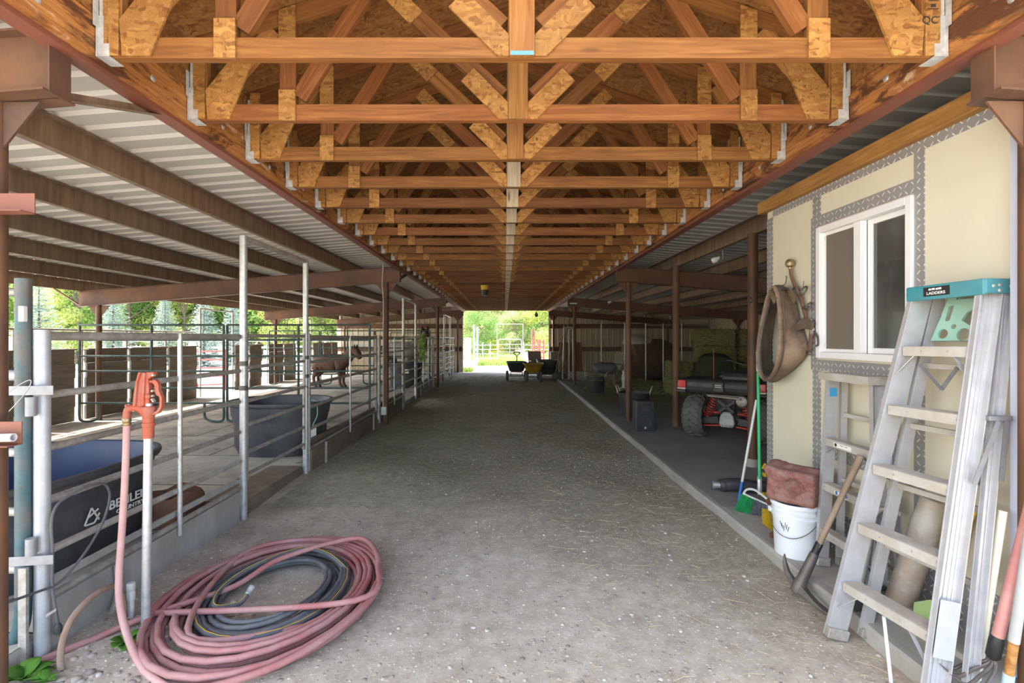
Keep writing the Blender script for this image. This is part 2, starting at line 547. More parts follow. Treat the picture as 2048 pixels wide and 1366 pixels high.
BARK = mat('bark', (.17, .13, .10), (.10, .08, .06), .9, 0, 5, (1, 1, .3), .4, 30)
PONY = mat('brown pony coat', (.16, .082, .055), (.10, .052, .036), .75, 0, 4, bump=.1, bscale=90, dirt=(.07, .042, .032), dirtamt=.7, dscale=1.6)
MANE = mat('dark mane', (.045, .032, .026), (.03, .022, .018), .7, 0, 20, (1, 1, .2))
HORSE = mat('grey horse coat', (.36, .335, .32), (.24, .22, .21), .75, 0, 4, dirt=(.06, .052, .05), dirtamt=.9, dscale=1.4)
HORSEH = mat('dark horse head', (.045, .036, .033), (.03, .025, .022), .7, 0, 6)


def leaf_mat(name, a, b, trans=.35):
    t = NT(name)
    col = t.ramp(t.noise(t.coord(), .9, 3), [(.35, a), (.65, b)])
    g = t.node('ShaderNodeNewGeometry')
    rp = t.ramp(g.outputs['Random Per Island'], [(0, .72), (1, 1.25)])
    col = t.mix(1.0, col, rp, 'MULTIPLY')
    t.fin(col, .7, 0, .2)
    tr = t.node('ShaderNodeBsdfTranslucent'); t.l.new(col, tr.inputs[0])
    mx = t.node('ShaderNodeMixShader'); mx.inputs[0].default_value = trans
    t.l.new(t.b.outputs[0], mx.inputs[1]); t.l.new(tr.outputs[0], mx.inputs[2]); t.l.new(mx.outputs[0], t.out.inputs[0])
    return t.mat


LEAFA = leaf_mat('spring green leaves', (.38, .52, .15), (.27, .41, .11))
LEAFB = leaf_mat('yellow green leaves', (.48, .55, .17), (.37, .46, .13))
LEAFC = leaf_mat('mid green leaves', (.22, .36, .10), (.16, .28, .08))
LEAFP = leaf_mat('pale blossom leaves', (.46, .50, .26), (.30, .40, .14))
SPRUCE = leaf_mat('blue spruce needles', (.52, .60, .58), (.38, .47, .45), .2)
FLOWER = leaf_mat('yellow flowers', (.80, .62, .05), (.62, .58, .08))
WEED = leaf_mat('weed leaves', (.18, .42, .07), (.13, .33, .05))
GRASSM = leaf_mat('grass blades', (.30, .42, .10), (.20, .32, .07))


def ground_mat(name, cols, stain=None, green=0.0, scale=1.0):
    t = NT(name)
    v = t.coord((1, 1, 1), False)
    big = t.noise(v, .55 * scale, 6, .6)
    fine = t.noise(v, 9 * scale, 8, .75)
    col = t.ramp(t.math('ADD', t.math('MULTIPLY', big, .45), t.math('MULTIPLY', fine, .55)), [(.40, cols[0]), (.5, cols[1]), (.6, cols[2])])
    cell = t.node('ShaderNodeTexVoronoi'); cell.inputs['Scale'].default_value = 46
    t.l.new(v, cell.inputs['Vector'])
    peb = t.ramp(cell.outputs['Distance'], [(.2, 1.0), (.38, 0.0)])
    sc = t.node('ShaderNodeSeparateColor'); t.l.new(cell.outputs['Color'], sc.inputs[0])
    sel = t.math('MULTIPLY', peb, t.math('GREATER_THAN', sc.outputs[0], .5))
    pc = t.ramp(sc.outputs[1], [(0, tuple(x * .75 for x in cols[0])), (1, tuple(min(1, x * 1.35) for x in cols[2]))])
    col = t.mix(t.math('MULTIPLY', sel, .8), col, pc)
    if stain:
        s = t.noise(v, .8, 7, .65)
        col = t.mix(t.ramp(s, [(.52, 0.0), (.62, .55)]), col, stain)
    if green:
        # hay dust trodden into the lane: a band that starts by the second stall gate
        sp = t.node('ShaderNodeSeparateXYZ'); t.l.new(t.node('ShaderNodeTexCoord').outputs['Object'], sp.inputs[0])
        edge = t.math('ADD', sp.outputs[1], t.math('MULTIPLY', sp.outputs[0], .8))
        edge = t.math('ADD', edge, t.math('MULTIPLY', t.noise(v, 1.3, 5), 3.0))
        band = t.math('MULTIPLY', t.math('SUBTRACT', edge, 4.9), .7, clamp=True)
        far = t.math('SUBTRACT', 1.0, t.math('MULTIPLY', t.math('SUBTRACT', sp.outputs[1], 20.5), .8, clamp=True), clamp=True)
        hayc = t.ramp(t.noise(v, 14, 7, .75), [(.36, (.19, .172, .12)), (.52, (.30, .272, .195)), (.66, (.44, .39, .29))])
        patch = t.ramp(t.noise(v, 2.2, 6, .7), [(.34, .35), (.6, 1.0)])
        f = t.math('MULTIPLY', t.math('MULTIPLY', band, far), t.math('MULTIPLY', patch, green))
        col = t.mix(f, col, hayc)
    h = t.math('ADD', t.math('MULTIPLY', fine, .6), t.math('MULTIPLY', sel, .2))
    t.bump(h, .38, .015)
    return t.fin(col, .95, 0, .2)


DIRT = ground_mat('lane dirt', ((.37, .31, .25), (.48, .42, .34), (.60, .54, .45)), (.30, .25, .195), .7)
GRAVEL = ground_mat('pale gravel yard', ((.42, .38, .32), (.52, .48, .41), (.60, .56, .49)))


def mats_mat():
    t = NT('dusty rubber stall mats')
    v = t.coord((1, 1, 1), False)
    br = t.node('ShaderNodeTexBrick'); br.offset = .5
    br.inputs['Scale'].default_value = 1.0; br.inputs['Mortar Size'].default_value = .010
    br.inputs['Brick Width'].default_value = 1.83; br.inputs['Row Height'].default_value = 1.22; br.inputs['Mortar Smooth'].default_value = .1
    t.l.new(v, br.inputs['Vector'])
    n1 = t.noise(v, 1.1, 8, .7)
    col = t.ramp(n1, [(.33, (.30, .265, .22)), (.5, (.46, .42, .36)), (.65, (.58, .53, .46))])
    sp = t.noise(v, 3.6, 7, .75)
    col = t.mix(t.ramp(sp, [(.58, 0.0), (.66, .7)]), col, (.17, .145, .11))
    col = t.mix(br.outputs['Fac'], col, (.05, .042, .035))
    t.bump(t.math('SUBTRACT', n1, br.outputs['Fac']), .3, .01)
    return t.fin(col, .9, 0, .2)


MATS = mats_mat()


def slab_mat():
    t = NT('smooth slab')
    v = t.coord((1, 1, 1), False)
    n1 = t.noise(v, 1.4, 8, .65)
    col = t.ramp(n1, [(.35, (.235, .23, .22)), (.65, (.33, .32, .305))])
    sp = t.node('ShaderNodeSeparateXYZ'); t.l.new(v, sp.inputs[0])
    hay = t.noise(v, 11, 8, .75)
    far = t.math('MULTIPLY', t.math('SUBTRACT', t.math('ADD', sp.outputs[1], t.math('MULTIPLY', t.noise(v, .9, 4), 3.5)), 11.2), .6, clamp=True)
    col = t.mix(t.math('MULTIPLY', far, .75), col, t.ramp(hay, [(.38, (.10, .10, .055)), (.62, (.27, .25, .13))]))
    t.bump(n1, .12, .01)
    return t.fin(col, .62, 0, .35)


SLAB = slab_mat()


def tread_mat(name, base, lug, pitch=.034, axis=1):
    'raised lozenge tread plate, in the plane of Z and one horizontal axis'
    t = NT(name)
    sp = t.node('ShaderNodeSeparateXYZ'); t.l.new(t.coord((1, 1, 1), False), sp.inputs[0])
    u = t.math('MULTIPLY', sp.outputs[axis], 1 / pitch); w = t.math('MULTIPLY', sp.outputs[2], 1 / pitch)
    par = t.math('MODULO', t.math('ADD', t.math('ADD', t.math('FLOOR', u), t.math('FLOOR', w)), 400.0), 2.0)
    fu = t.math('SUBTRACT', t.math('FRACT', u), .5); fw = t.math('SUBTRACT', t.math('FRACT', w), .5)
    a, b = t.math('ADD', fu, fw), t.math('SUBTRACT', fu, fw)
    m1 = t.node('ShaderNodeMix'); t.put(m1.inputs[0], par); t.l.new(a, m1.inputs[2]); t.l.new(b, m1.inputs[3])
    m2 = t.node('ShaderNodeMix'); t.put(m2.inputs[0], par); t.l.new(b, m2.inputs[2]); t.l.new(a, m2.inputs[3])
    e = t.math('ADD', t.math('POWER', t.math('MULTIPLY', t.math('ABSOLUTE', m1.outputs[0]), 1.5), 2.0), t.math('POWER', t.math('MULTIPLY', t.math('ABSOLUTE', m2.outputs[0]), 6.5), 2.0))
    k = t.ramp(e, [(.35, 1.0), (.95, 0.0)])
    col = t.mix(k, t.mix(t.noise(t.coord(), 3, 5), base, tuple(x * .72 for x in base)), lug)
    t.bump(k, .6, .006)
    return t.fin(col, .40, .12, .5)


TREAD = tread_mat('tread plate', (.36, .35, .345), (.74, .73, .71), .042)


def glass_mat(name, tint, refl=.12):
    t = NT(name)
    tr = t.node('ShaderNodeBsdfTransparent'); tr.inputs[0].default_value = tint + (1,)
    gl = t.node('ShaderNodeBsdfGlossy'); gl.inputs['Roughness'].default_value = .04
    fr = t.node('ShaderNodeFresnel'); fr.inputs[0].default_value = 1.5
    f = t.math('MAXIMUM', fr.outputs[0], refl)
    mx = t.node('ShaderNodeMixShader'); t.l.new(f, mx.inputs[0]); t.l.new(tr.outputs[0], mx.inputs[1]); t.l.new(gl.outputs[0], mx.inputs[2])
    du = t.node('ShaderNodeBsdfDiffuse'); du.inputs[0].default_value = (.34, .34, .32, 1)
    m2 = t.node('ShaderNodeMixShader'); t.l.new(t.ramp(t.noise(t.coord(), 3, 6), [(.35, .10), (.7, .24)]), m2.inputs[0])
    t.l.new(mx.outputs[0], m2.inputs[1]); t.l.new(du.outputs[0], m2.inputs[2]); t.l.new(m2.outputs[0], t.out.inputs[0])
    return t.mat


GLASS = glass_mat('window glass', (.80, .83, .84))


def screen_mat():
    t = NT('insect screen')
    tr = t.node('ShaderNodeBsdfTransparent'); df = t.node('ShaderNodeBsdfDiffuse'); df.inputs[0].default_value = (.25, .215, .175, 1)
    mx = t.node('ShaderNodeMixShader'); mx.inputs[0].default_value = .62
    t.l.new(tr.outputs[0], mx.inputs[1]); t.l.new(df.outputs[0], mx.inputs[2]); t.l.new(mx.outputs[0], t.out.inputs[0])
    return t.mat


SCREEN = screen_mat()
LENS = mat('red lamp lens', (.62, .03, .03), (.5, .02, .025), .2, 0, 5, spec=.6)

# ================================================================== the setting
Y0, Y1 = .7, 22.3
BAYS = (2.05, 8.75, 15.5, 22.2)
ZT = 2.76                                     # underside of the trusses


def hgt(x, y): return .018 * math.sin(1.7 * x + .9 * y) * math.sin(1.1 * y - .6 * x) + .01 * math.sin(4.1 * x + 1.3) * math.sin(3.3 * y)


def grid(name, x0, x1, y0, y1, nx, ny, fz, m):
    b = MB()
    vs = [(x0 + (x1 - x0) * i / nx, y0 + (y1 - y0) * j / ny) for j in range(ny + 1) for i in range(nx + 1)]
    b.add([(x, y, fz(x, y)) for x, y in vs], [(j * (nx + 1) + i, j * (nx + 1) + i + 1, (j + 1) * (nx + 1) + i + 1, (j + 1) * (nx + 1) + i) for j in range(ny) for i in range(nx)])
    return b.build(name, m)


def struct(o): o['kind'] = 'structure'; return o


struct(grid('ground', -90, 90, -40, 130, 8, 8, lambda x, y: -.03, GRAVEL))
struct(grid('floor', -2.29, 2.0, -5, 23.4, 40, 200, hgt, DIRT))
struct(grid('stall_floor', -7.55, -2.29, 1.9, 22.3, 20, 60, lambda x, y: .095 + .3 * hgt(x * .6, y * .6), MATS))
struct(MB().span((-2.34, 1.9, -.03), (-2.29, 22.3, .085)).build('floor_edge', CONC))

# concrete slab under the right-hand shed, its lip a little broken
b = MB()
prof = []
ny = 90
for j in range(ny + 1):
    y = 1.0 + (22.25 - 1.0) * j / ny
    e = 1.845 + .005 * math.sin(j * 1.9) + .05 * min(1, max(0, (y - 5) / 8))
    zt = .08 if y > 4.25 else .085
    prof.append([(e + .02, y, -.05), (e, y, zt - .014), (e + .016, y, zt), (e + .06, y, zt), (e + .06, y, -.05)])
b.loft([[Vector(p) for p in r] for r in prof])
struct(b.build('floor_slab_lip', CONC))
struct(MB().add([(1.9045 + .05 * min(1, max(0, (y - 5) / 8)) if x < 2 else 9.4, y, .08) for y in (4.29, 5, 9, 13, 22.25) for x in (1, 9)], [(0, 1, 3, 2), (2, 3, 5, 4), (4, 5, 7, 6), (6, 7, 9, 8)]).build('floor_slab', SLAB))
struct(MB().span((1.904, .95, -.05), (6.2, 4.28, .085)).build('floor_walkway', CONC))

# roof over the lane
for s, nm in ((-1, 'left'), (1, 'right')):
    b = MB()
    xe, xr = .075 + s * 1.92, .075
    b.add([(xe, Y0, 3.185), (xr, Y0, 3.822), (xr, Y1, 3.822), (xe, Y1, 3.185), (xe, Y0, 3.205), (xr, Y0, 3.842), (xr, Y1, 3.842), (xe, Y1, 3.205)],
          [(0, 1, 2, 3), (4, 7, 6, 5), (0, 4, 5, 1), (1, 5, 6, 2), (2, 6, 7, 3), (3, 7, 4, 0)])
    struct(b.build('roof_deck', OSBD, smooth=0))
b = MB()
b.prism([(-1.85, 2.78), (1.98, 2.78), (1.98, 3.2), (.075, 3.84), (-1.85, 3.2)], (0, 22.28, 0), (1, 0, 0), (0, 0, 1), .02)
struct(b.build('added_gable_blocker', OSBD, smooth=0))  # unseen gable, added to keep far daylight out of the roof space
for s, x in ((-1, -1.775), (1, 1.925)):
    side = 'left' if s < 0 else 'right'
    t = thing('ledger_beam', 'long stained laminated ledger beam along the %s side of the lane under the trusses' % side, 'beam', (x, 2.0, ZT))
    MB().span((x - .022, .8, ZT), (x + .022, 22.25, ZT + .17)).build('board', LVL, t, smooth=0)
    MB().span((x - .024, .8, ZT + .171), (x + .018 * 1 + .008, 22.25, 3.19)).build('strand_board_fascia', OSBD, t, smooth=0)
    for k in range(20):
        y = 1.85 + .61 * k
        MB().lathe([(0, -.006), (.014, -.004), (.018, 0), (.018, .004)], (x - s * .022, y, ZT + .085 + .02 * ((k * 7) % 3 - 1)), 10, (s, 0, 0)).build('bolt', GALV, t)
    # red oxide eave channel that carries the ledger, its flange seen from below
    t2 = MB().span((x + s * .0225, .8, ZT - .022), (x + s * .105, 22.3, ZT - .012))
    t2.span((x + s * .0225, .8, ZT - .0119), (x + s * .031, 22.3, ZT + .17)).span((x + s * .0315, .8, ZT + .160), (x + s * .095, 22.3, ZT + .17))
    tag(t2.build('eave_channel', RUSTB, smooth=0), 'red brown steel channel running below the %s ledger beam' % side, 'steel channel')


def zp(x, s):                                 # underside of the purlins = top of the rafters
    return 2.967 - .0785 * (-x if s < 0 else x - .15)


PX_L = [-2.83, -3.76, -4.69, -5.62, -6.55, -7.48]
PX_R = [2.88, 3.83, 4.76, 5.69, 6.62, 7.55]
for s, xs, m in ((-1, PX_L, SHEET), (1, PX_R, SHEETR)):
    # ribbed sheets
    b = MB()
    xa, xb = s * 1.86 + (.15 if s > 0 else 0), s * 7.95 + (.15 if s > 0 else 0)
    vs, fs = [], []
    pat = [(0, 0), (.095, 0), (.115, .022), (.15, .022), (.17, 0)]
    y = .7
    ys = []
    while y < 22.35:
        ys += [(y + a, h) for a, h in pat]; y += .20
    for (yy, h) in ys:
        for x in (xa, xb): vs.append((x, yy, zp(x, s) + .178 + h))
    n = len(ys)
    b.add(vs, [(2 * i, 2 * i + 1, 2 * i + 3, 2 * i + 2) for i in range(n - 1)])
    struct(b.build('shed_roof', m, smooth=0))
    side = 'left' if s < 0 else 'right'
    for i, x in enumerate(xs):
        z = zp(x, s)
        b = MB()
        b.k = 1
        b.span((x + s * .0035, .8, z), (x + s * .062, 22.3, z + .005)).span((x - .003, .8, z - .004), (x + .003, 22.3, z + .012))
        b.k = 0
        b.span((x - .003, .8, z + .0125), (x + .003, 22.3, z + .176)).span((x - s * .0035, .8, z + .170), (x - s * .06, 22.3, z + .176))
        b.span((x + s * .056, .8, z + .0055), (x + s * .062, 22.3, z + .018))
        tag(b.build('roof_purlin', [PURL, RUSTB], smooth=0), '%s steel purlin under the %s shed roof, %s out from the lane' % ('dirty brown' if s < 0 else 'brown', side, ORD[i]), 'purlin', 'purlins under the %s shed roof' % side)


def rafter(s, y, i):
    side = 'left' if s < 0 else 'right'
    x0, x1 = (-1.85, -7.55) if s < 0 else (1.99, 7.72)
    t = thing('roof_rafter', ['rusty steel rafter at the open front of the %s shed', 'rusty steel rafter over the first stall partition, %s shed', 'rusty steel rafter deep inside the %s shed, third back', 'rusty steel rafter against the end wall of the %s shed'][i] % side, 'rafter', (x0, y, 2.55))
    d = .272
    za, zb = zp(x0, s) - .001, zp(x1, s) - .001
    ex, ez = (1, 0, 0), (0, 0, 1)
    MB().prism([(x0, za), (x1, zb), (x1, zb - d), (x0, za - d)], (0, y, 0), ex, ez, .01).build('web', RUST, t, smooth=0)
    MB().prism([(x0, za), (x1, zb), (x1, zb - .009), (x0, za - .009)], (0, y, 0), ex, ez, .1).build('top_flange', RUST, t, smooth=0)
    MB().prism([(x0 + s * .0, za - d), (x1, zb - d), (x1, zb - d + .009), (x0, za - d + .009)], (0, y, 0), ex, ez, .1 if i else .15).build('bottom_flange', RUST, t, smooth=0)
    MB().span((x0 - s * .004, y - .05, za - d), (x0 + s * .004, y + .05, za)).build('end_plate', RUST, t, smooth=0)
    if i == 2 and s > 0: MB().span((2.05, y - .008, 2.62), (2.28, y - .005, 2.655)).build('tag_plate', STICK, t, smooth=0)
    xp = -2.10 if s < 0 else 2.2
    for nm, x, zf in (('inner', xp, 0 if s < 0 else .08), ('outer', s * 7.2 + (.15 if s > 0 else 0), .08)):
        zt = zp(x, s) - d - .001
        if i == 0 and nm == 'inner' and s < 0: x = -2.128
        lab = 'rusty pipe post under the %s end of the %s shed rafter %s' % ('lane' if nm == 'inner' else 'outer', side, ['at the open front', 'over the first partition', 'third back', 'at the end wall'][i])
        p = thing('steel_post', lab, 'post', (x, y, zf))
        MB().tube([(x, y, zf - .02), (x, y, zt)], .047, 16).build('pipe', RUST, p)
        for q in (-1, 1):
            MB().prism([(x + q * .047, zt), (x + q * .2, zt), (x + q * .047, zt - .19)], (0, y, 0), ex, ez, .01).build('gusset_plate', RUST, p, smooth=0)
    # angle brace from rafter end to the eave channel
    if s < 0:
        a, e = Vector((x0 - .06, y + .06, za - d + .02)), Vector((-1.845, y + .62, ZT - .008))
        MB().bar(a, e, .04, .004).bar(a + Vector((-.02, 0, .021)), e + Vector((-.02, 0, .021)), .004, .04).build('brace', PURL, t, smooth=0)
        a, e = Vector((-7.5, y - .05, zb - d + .02)), Vector((-7.48, y - .62, zp(-7.48, s) + .01))
        MB().bar(a, e, .035, .004).bar(a + Vector((-.02, 0, .02)), e + Vector((-.02, 0, .02)), .004, .035).build('brace', PURL, t, smooth=0)


for i, y in enumerate(BAYS):
    rafter(-1, y, i); rafter(1, y, i)
# stub channel and cap plates welded to the front post on the left
t = thing('bracket_channel', 'pinkish steel channel stub on the front left post at head height', 'bracket', (-2.08, 2.0, 2.05))
a, e = at(-20, 408, 1.99), at(70, 408, 1.99)
MB().bar(a, e, .004, .085).bar(a + Vector((0, -.03, -.04)), e + Vector((0, -.03, -.04)), .06, .004).build('channel', RUSTB, t, smooth=0)
t = thing('bracket_channel', 'pinkish steel channel stub low on the front left post holding a white pipe', 'bracket', (-2.08, 2.0, 1.1))
a, e = at(-30, 866, 2.0), at(44, 866, 2.0)
MB().bar(a, e, .004, .092).bar(a + Vector((0, -.03, -.044)), e + Vector((0, -.03, -.044)), .06, .004).build('channel', RUSTB, t, smooth=0)
a, e = at(-40, 877, 1.965), at(27, 875, 1.955)
pv = MB()
pv.loft([[a + Vector((0, math.cos(q) * r, math.sin(q) * r)) if k == 0 else e + Vector((0, math.cos(q) * r, math.sin(q) * r)) for q in [2 * PI * j / 16 for j in range(16)]] for k, r in ((0, .0165), (1, .0165), (1, .012), (0, .012))], cap=False, closed=True)
tag(pv.build('pvc_pipe', PVC), 'short open white plastic pipe lying on the pinkish bracket at the frame edge', 'pipe')

# ribbed end walls, girts, dark outer wall on the right


def ribbed(name, p0, p1, z0, z1f, m, flip=1):
    p0, p1 = Vector(p0), Vector(p1); d = (p1 - p0); L = d.length; d.normalize(); nrm = Vector((-d.y, d.x, 0)) * flip
    b = MB(); vs = []; n = 0; u = 0.0
    pts = []
    while u < L:
        pts += [(min(u + a, L), h) for a, h in ((0, 0), (.15, 0), (.17, .025), (.21, .025), (.23, 0))]; u += .25
    for (a, h) in pts:
        q = p0 + d * a + nrm * h
        vs += [(q.x, q.y, z0), (q.x, q.y, z1f(q.x))]
    b.add(vs, [(2 * i, 2 * i + 1, 2 * i + 3, 2 * i + 2) for i in range(len(pts) - 1)])
    return struct(b.build(name, m, smooth=0))


ribbed('wall_end_left', (-7.6, 22.36, 0), (-1.86, 22.36, 0), 0, lambda x: zp(x, -1) + .2, SIDING, -1)
ribbed('wall_end_right', (2.0, 22.36, 0), (9.3, 22.36, 0), 0, lambda x: zp(x, 1) + .2, SIDING, -1)
ribbed('wall_right', (9.3, 1.8, 0), (9.3, 22.36, 0), 0, lambda x: 2.75, SIDING, 1)
struct(MB().span((7.9, .7, 2.4), (9.4, 22.4, 2.43)).build('shed_roof', SHEETR, smooth=0))
for nm, x0, x1 in (('left', -7.55, -1.9), ('right', 2.02, 9.2)):
    for k, z in enumerate((1.98, .95)):
        tag(MB().span((x0, 22.24, z), (x1, 22.30, z + .2)).build('wall_girt', RUST, smooth=0), '%s rust coloured girt across the %s end wall' % (['upper', 'lower'][k], nm), 'girt')

# ------------------------------------------------------------------ trusses
HALF, HZ, SL = 1.825, .45, .333


def make_truss(full):
    t = thing('roof_truss', 'x', 'truss', (0, 0, 0), 'timber roof trusses over the lane', world=False)
    top = lambda u: HZ + SL * (HALF - abs(u))
    lumber('bottom_chord', (-1.815, 0, .0445), (1.815, 0, .0445), .038, .089, WOOD, t)
    lumber('king_post', (0, -.030, .001), (0, -.030, .98), .107, .020, WOOD, t, up=(0, 1, 0)) if full else lumber('king_post', (0, -.030, .001), (0, -.030, .5), .107, .020, WOOD, t, up=(0, 1, 0))
    for s in (-1, 1):
        lumber('top_chord', (s * 1.86, 0, top(1.86) - .047), (s * .001, 0, top(0) - .047), .038, .089, WOOD, t)
        U = (0, 1, 0)
        if full:
            lumber('diagonal_web', (s * .09, 0, .09 + .05), (s * .74, 0, .745), .089, .036, WOOD, t, up=U)
            lumber('diagonal_web', (s * 1.22, 0, .13), (s * .86, .001, .70), .089, .034, WOOD, t, up=U)
            lumber('vertical_web', (s * 1.28, 0, .0895), (s * 1.28, 0, top(1.28) - .094), .089, .037, WOOD, t, up=U)
            lumber('end_diagonal', (s * 1.72, 0, .10), (s * 1.36, 0, top(1.36) - .10), .089, .036, WOODL, t, up=U)
        lumber('end_post', (s * 1.772, 0, .0895), (s * 1.772, 0, HZ - .035), .085, .037, WOODL, t, up=U)
        y = -.0255
        G = []
        G.append([(s * 1.735, .005), (s * 1.80, .005), (s * 1.80, HZ), (s * 1.735, HZ)])
        G.append([(s * 1.234, -.004), (s * 1.326, -.004), (s * 1.326, .166), (s * 1.234, .166)])
        G.append([(s * 1.72, .004), (s * 1.6, .004), (s * 1.455, .365), (s * 1.54, .40), (s * 1.732, .16)])
        if full:
            G.append([(s * .055, .004), (s * .105, .004), (s * .315, .215), (s * .245, .285), (s * .055, .095)])
            G.append([(s * 1.234, top(1.28) - .28), (s * 1.326, top(1.28) - .28), (s * 1.326, top(1.326) - .01), (s * 1.234, top(1.234) - .01)])
            G.append([(s * .60, .53), (s * .53, .60), (s * .72, .79), (s * .79, .72)])
        for g in G:
            MB().prism(g, (0, y, 0), (1, 0, 0), (0, 0, 1), .011).build('gusset_plate', OSB, t, smooth=0)
        h = MB()
        h.span((s * 1.824, -.042, -.002), (s * 1.765, .042, -.004))
        h.span((s * 1.8235, -.042, -.0019), (s * 1.820, .042, .17))
        h.span((s * 1.820, -.0335, .0), (s * 1.772, -.0315, .055)).span((s * 1.820, -.0335, .055), (s * 1.797, -.0315, .175))
        h.span((s * 1.819, -.062, .12), (s * 1.816, -.034, .26)).span((s * 1.819, .034, .12), (s * 1.816, .062, .26))
        h.span((s * 1.812, -.036, .175), (s * 1.80, -.0312, .40))
        h.build('joist_hanger', HANG, t, smooth=0)
    return t


NT_ = 33
full = make_truss(True)
ftree = list(full.children)
simple = make_truss(False)
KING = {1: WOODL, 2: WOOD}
for i in range(NT_):
    y = 2.15 + .61 * i
    lab = ('brown timber roof truss nearest the open front of the lane' if i == 0 else 'brown timber roof truss, %s from the open front' % ORD[i] if i < NT_ - 1 else 'last brown timber roof truss, over the far opening')
    o = (full if i == 0 else dup(full)) if i < 15 else (simple if i == 15 else dup(simple))
    o.location = (.075, y, ZT); o['label'] = lab
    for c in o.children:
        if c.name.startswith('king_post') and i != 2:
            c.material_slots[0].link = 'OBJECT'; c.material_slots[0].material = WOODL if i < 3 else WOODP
# blue stain and grade stamps on the first trusses
bpy.context.view_layer.update()
nearest = full
g = [c for c in nearest.children if c.name.startswith('king_post')][0]
bm_ = MB().box((-.48, 0, -.0106), (.018, .10, .001)).build('blue_mark', mat('blue chalk', (.16, .36, .55)), g, smooth=0)
e = [c for c in nearest.children if c.name.startswith('gusset_plate')][6]
for k, (tx, z, sz) in enumerate((('QCT', .155, .045),)):
    letters(tx, sz, 'grade_stamp', INK, e, Matrix.Translation((1.768, -.0312, z)) @ Matrix.Rotation(PI / 2, 4, 'X'))

b = MB()
for k in range(5):
    b.box((1.768, -.0312, .205 + .035 * k), (.05 - .006 * (k % 3), .0008, .004)).box((1.768 - .018 * (k % 2), -.0312, .219 + .035 * k), (.022, .0008, .014))
b.build('stamp_bars', INK, e, smooth=0)
# lantern-like bait bucket hung under the trusses, and a small dark one by the far opening
t = thing('hanging_bucket', 'small yellow and black bucket hanging under the trusses', 'bucket', (-.43, 10.7, 2.46))
MB().lathe([(.055, 0), (.06, .005), (.075, .125), (.072, .125), (.055, .01)], (-.43, 10.7, 2.47), 20).build('black_cup', BLACKP, t)
MB().lathe([(.0755, .125), (.085, .20), (.088, .205), (.088, .22), (.08, .22), (.072, .126)], (-.43, 10.7, 2.47), 20).build('yellow_rim', YELL, t)
MB().tube(spline([(-.515, 10.7, 2.68), (-.5, 10.7, 2.72), (-.43, 10.7, 2.768), (-.36, 10.7, 2.72), (-.345, 10.7, 2.68)], 5), .004, 6).build('handle', IRON, t)
t = thing('hanging_lantern', 'small dark lantern with a tan top hanging at the far opening', 'lantern', (1.4, 21.6, 2.45))
MB().lathe([(.0, 0), (.06, .02), (.08, .1), (.06, .17), (0, .18)], (1.4, 21.67, 2.46), 14).build('body', IRON, t)
MB().lathe([(.06, .17), (.03, .22), (.008, .24), (.008, .31)], (1.4, 21.67, 2.46), 12).build('cap', BRASS, t)

# ------------------------------------------------------------------ room on the right
XW, YC, YN = 2.28, 4.27, 2.15
WZ0, WZ1 = .08, 2.635
wy0, wy1, wz0, wz1 = 2.738, 3.58, 1.406, 2.346
b = MB()
XI = XW + .1
b.span((XW, YN, WZ0), (XI, wy0, WZ1)).span((XW, wy1, WZ0), (XI, YC, WZ1)).span((XW, wy0, WZ0), (XI, wy1, wz0)).span((XW, wy0, wz1), (XI, wy1, WZ1))
struct(b.build('wall_tack_room', CREAM, smooth=0))
b = MB()
b.span((XI, YC - .1, WZ0), (6.0, YC, WZ1)).span((XI, YN, WZ0), (6.0, YN + .1, WZ1)).span((5.9, YN + .1, WZ0), (6.0, YC - .1, WZ1))
struct(b.build('wall_tack_room_back', CREAM, smooth=0))
struct(MB().span((XW, YN, WZ1 + .001), (6.0, YC, WZ1 + .03)).build('ceiling_tack_room', CREAM, smooth=0))
tag(lumber('roof_trim_board', (XW - .03, 1.95, WZ1 + .045), (XW - .03, YC + .06, WZ1 + .045), .058, .10, TRIMW, None, bevel=.004), 'stained timber board along the top of the cream wall', 'board')
T = .004
xs0, xs1 = XW - .005, XW - .0005
b = MB()
b.span((xs0, YC - .088, .36), (xs1, YC + .003, WZ1 - .062)).span((XW, YC + .0005, .08), (XW + .09, YC + .005, WZ1))          # corner
b.span((xs0, YC - .089, WZ1 - .06), (xs1, YN + .05, WZ1 - .004))              # along the top
b.span((xs0, 3.55, wz1 + .09), (xs1, 3.64, WZ1 - .0605)).span((xs0, 3.55, .361), (xs1, 3.64, wz0 - .0905))
b.span((xs0, 2.672, .361), (xs1, 2.74, WZ1 - .0605))
b.span((xs0, 2.7405, wz1 + .012), (xs1, 3.66, wz1 + .0895)).span((xs0, wy1 + .012, wz0 - .09), (xs1, 3.66, wz1 + .0115)).span((xs0, 2.7405, wz0 - .09), (xs1, wy1 + .0115, wz0 - .012))
b.span((xs0, 2.7405, .71), (xs1, 3.549, .79))
b.span((xs0, YN + .05, WZ0), (xs1, YC + .003, .3595))
struct(b.build('trim_tread_plate', TREAD, smooth=0))
struct(MB().span((XW - .08, YN - .045, .09), (XW - .005, YN - .005, 2.6)).build('trim_front', mat('pale blue white trim', (.50, .53, .64), (.46, .49, .60), .5), smooth=0))
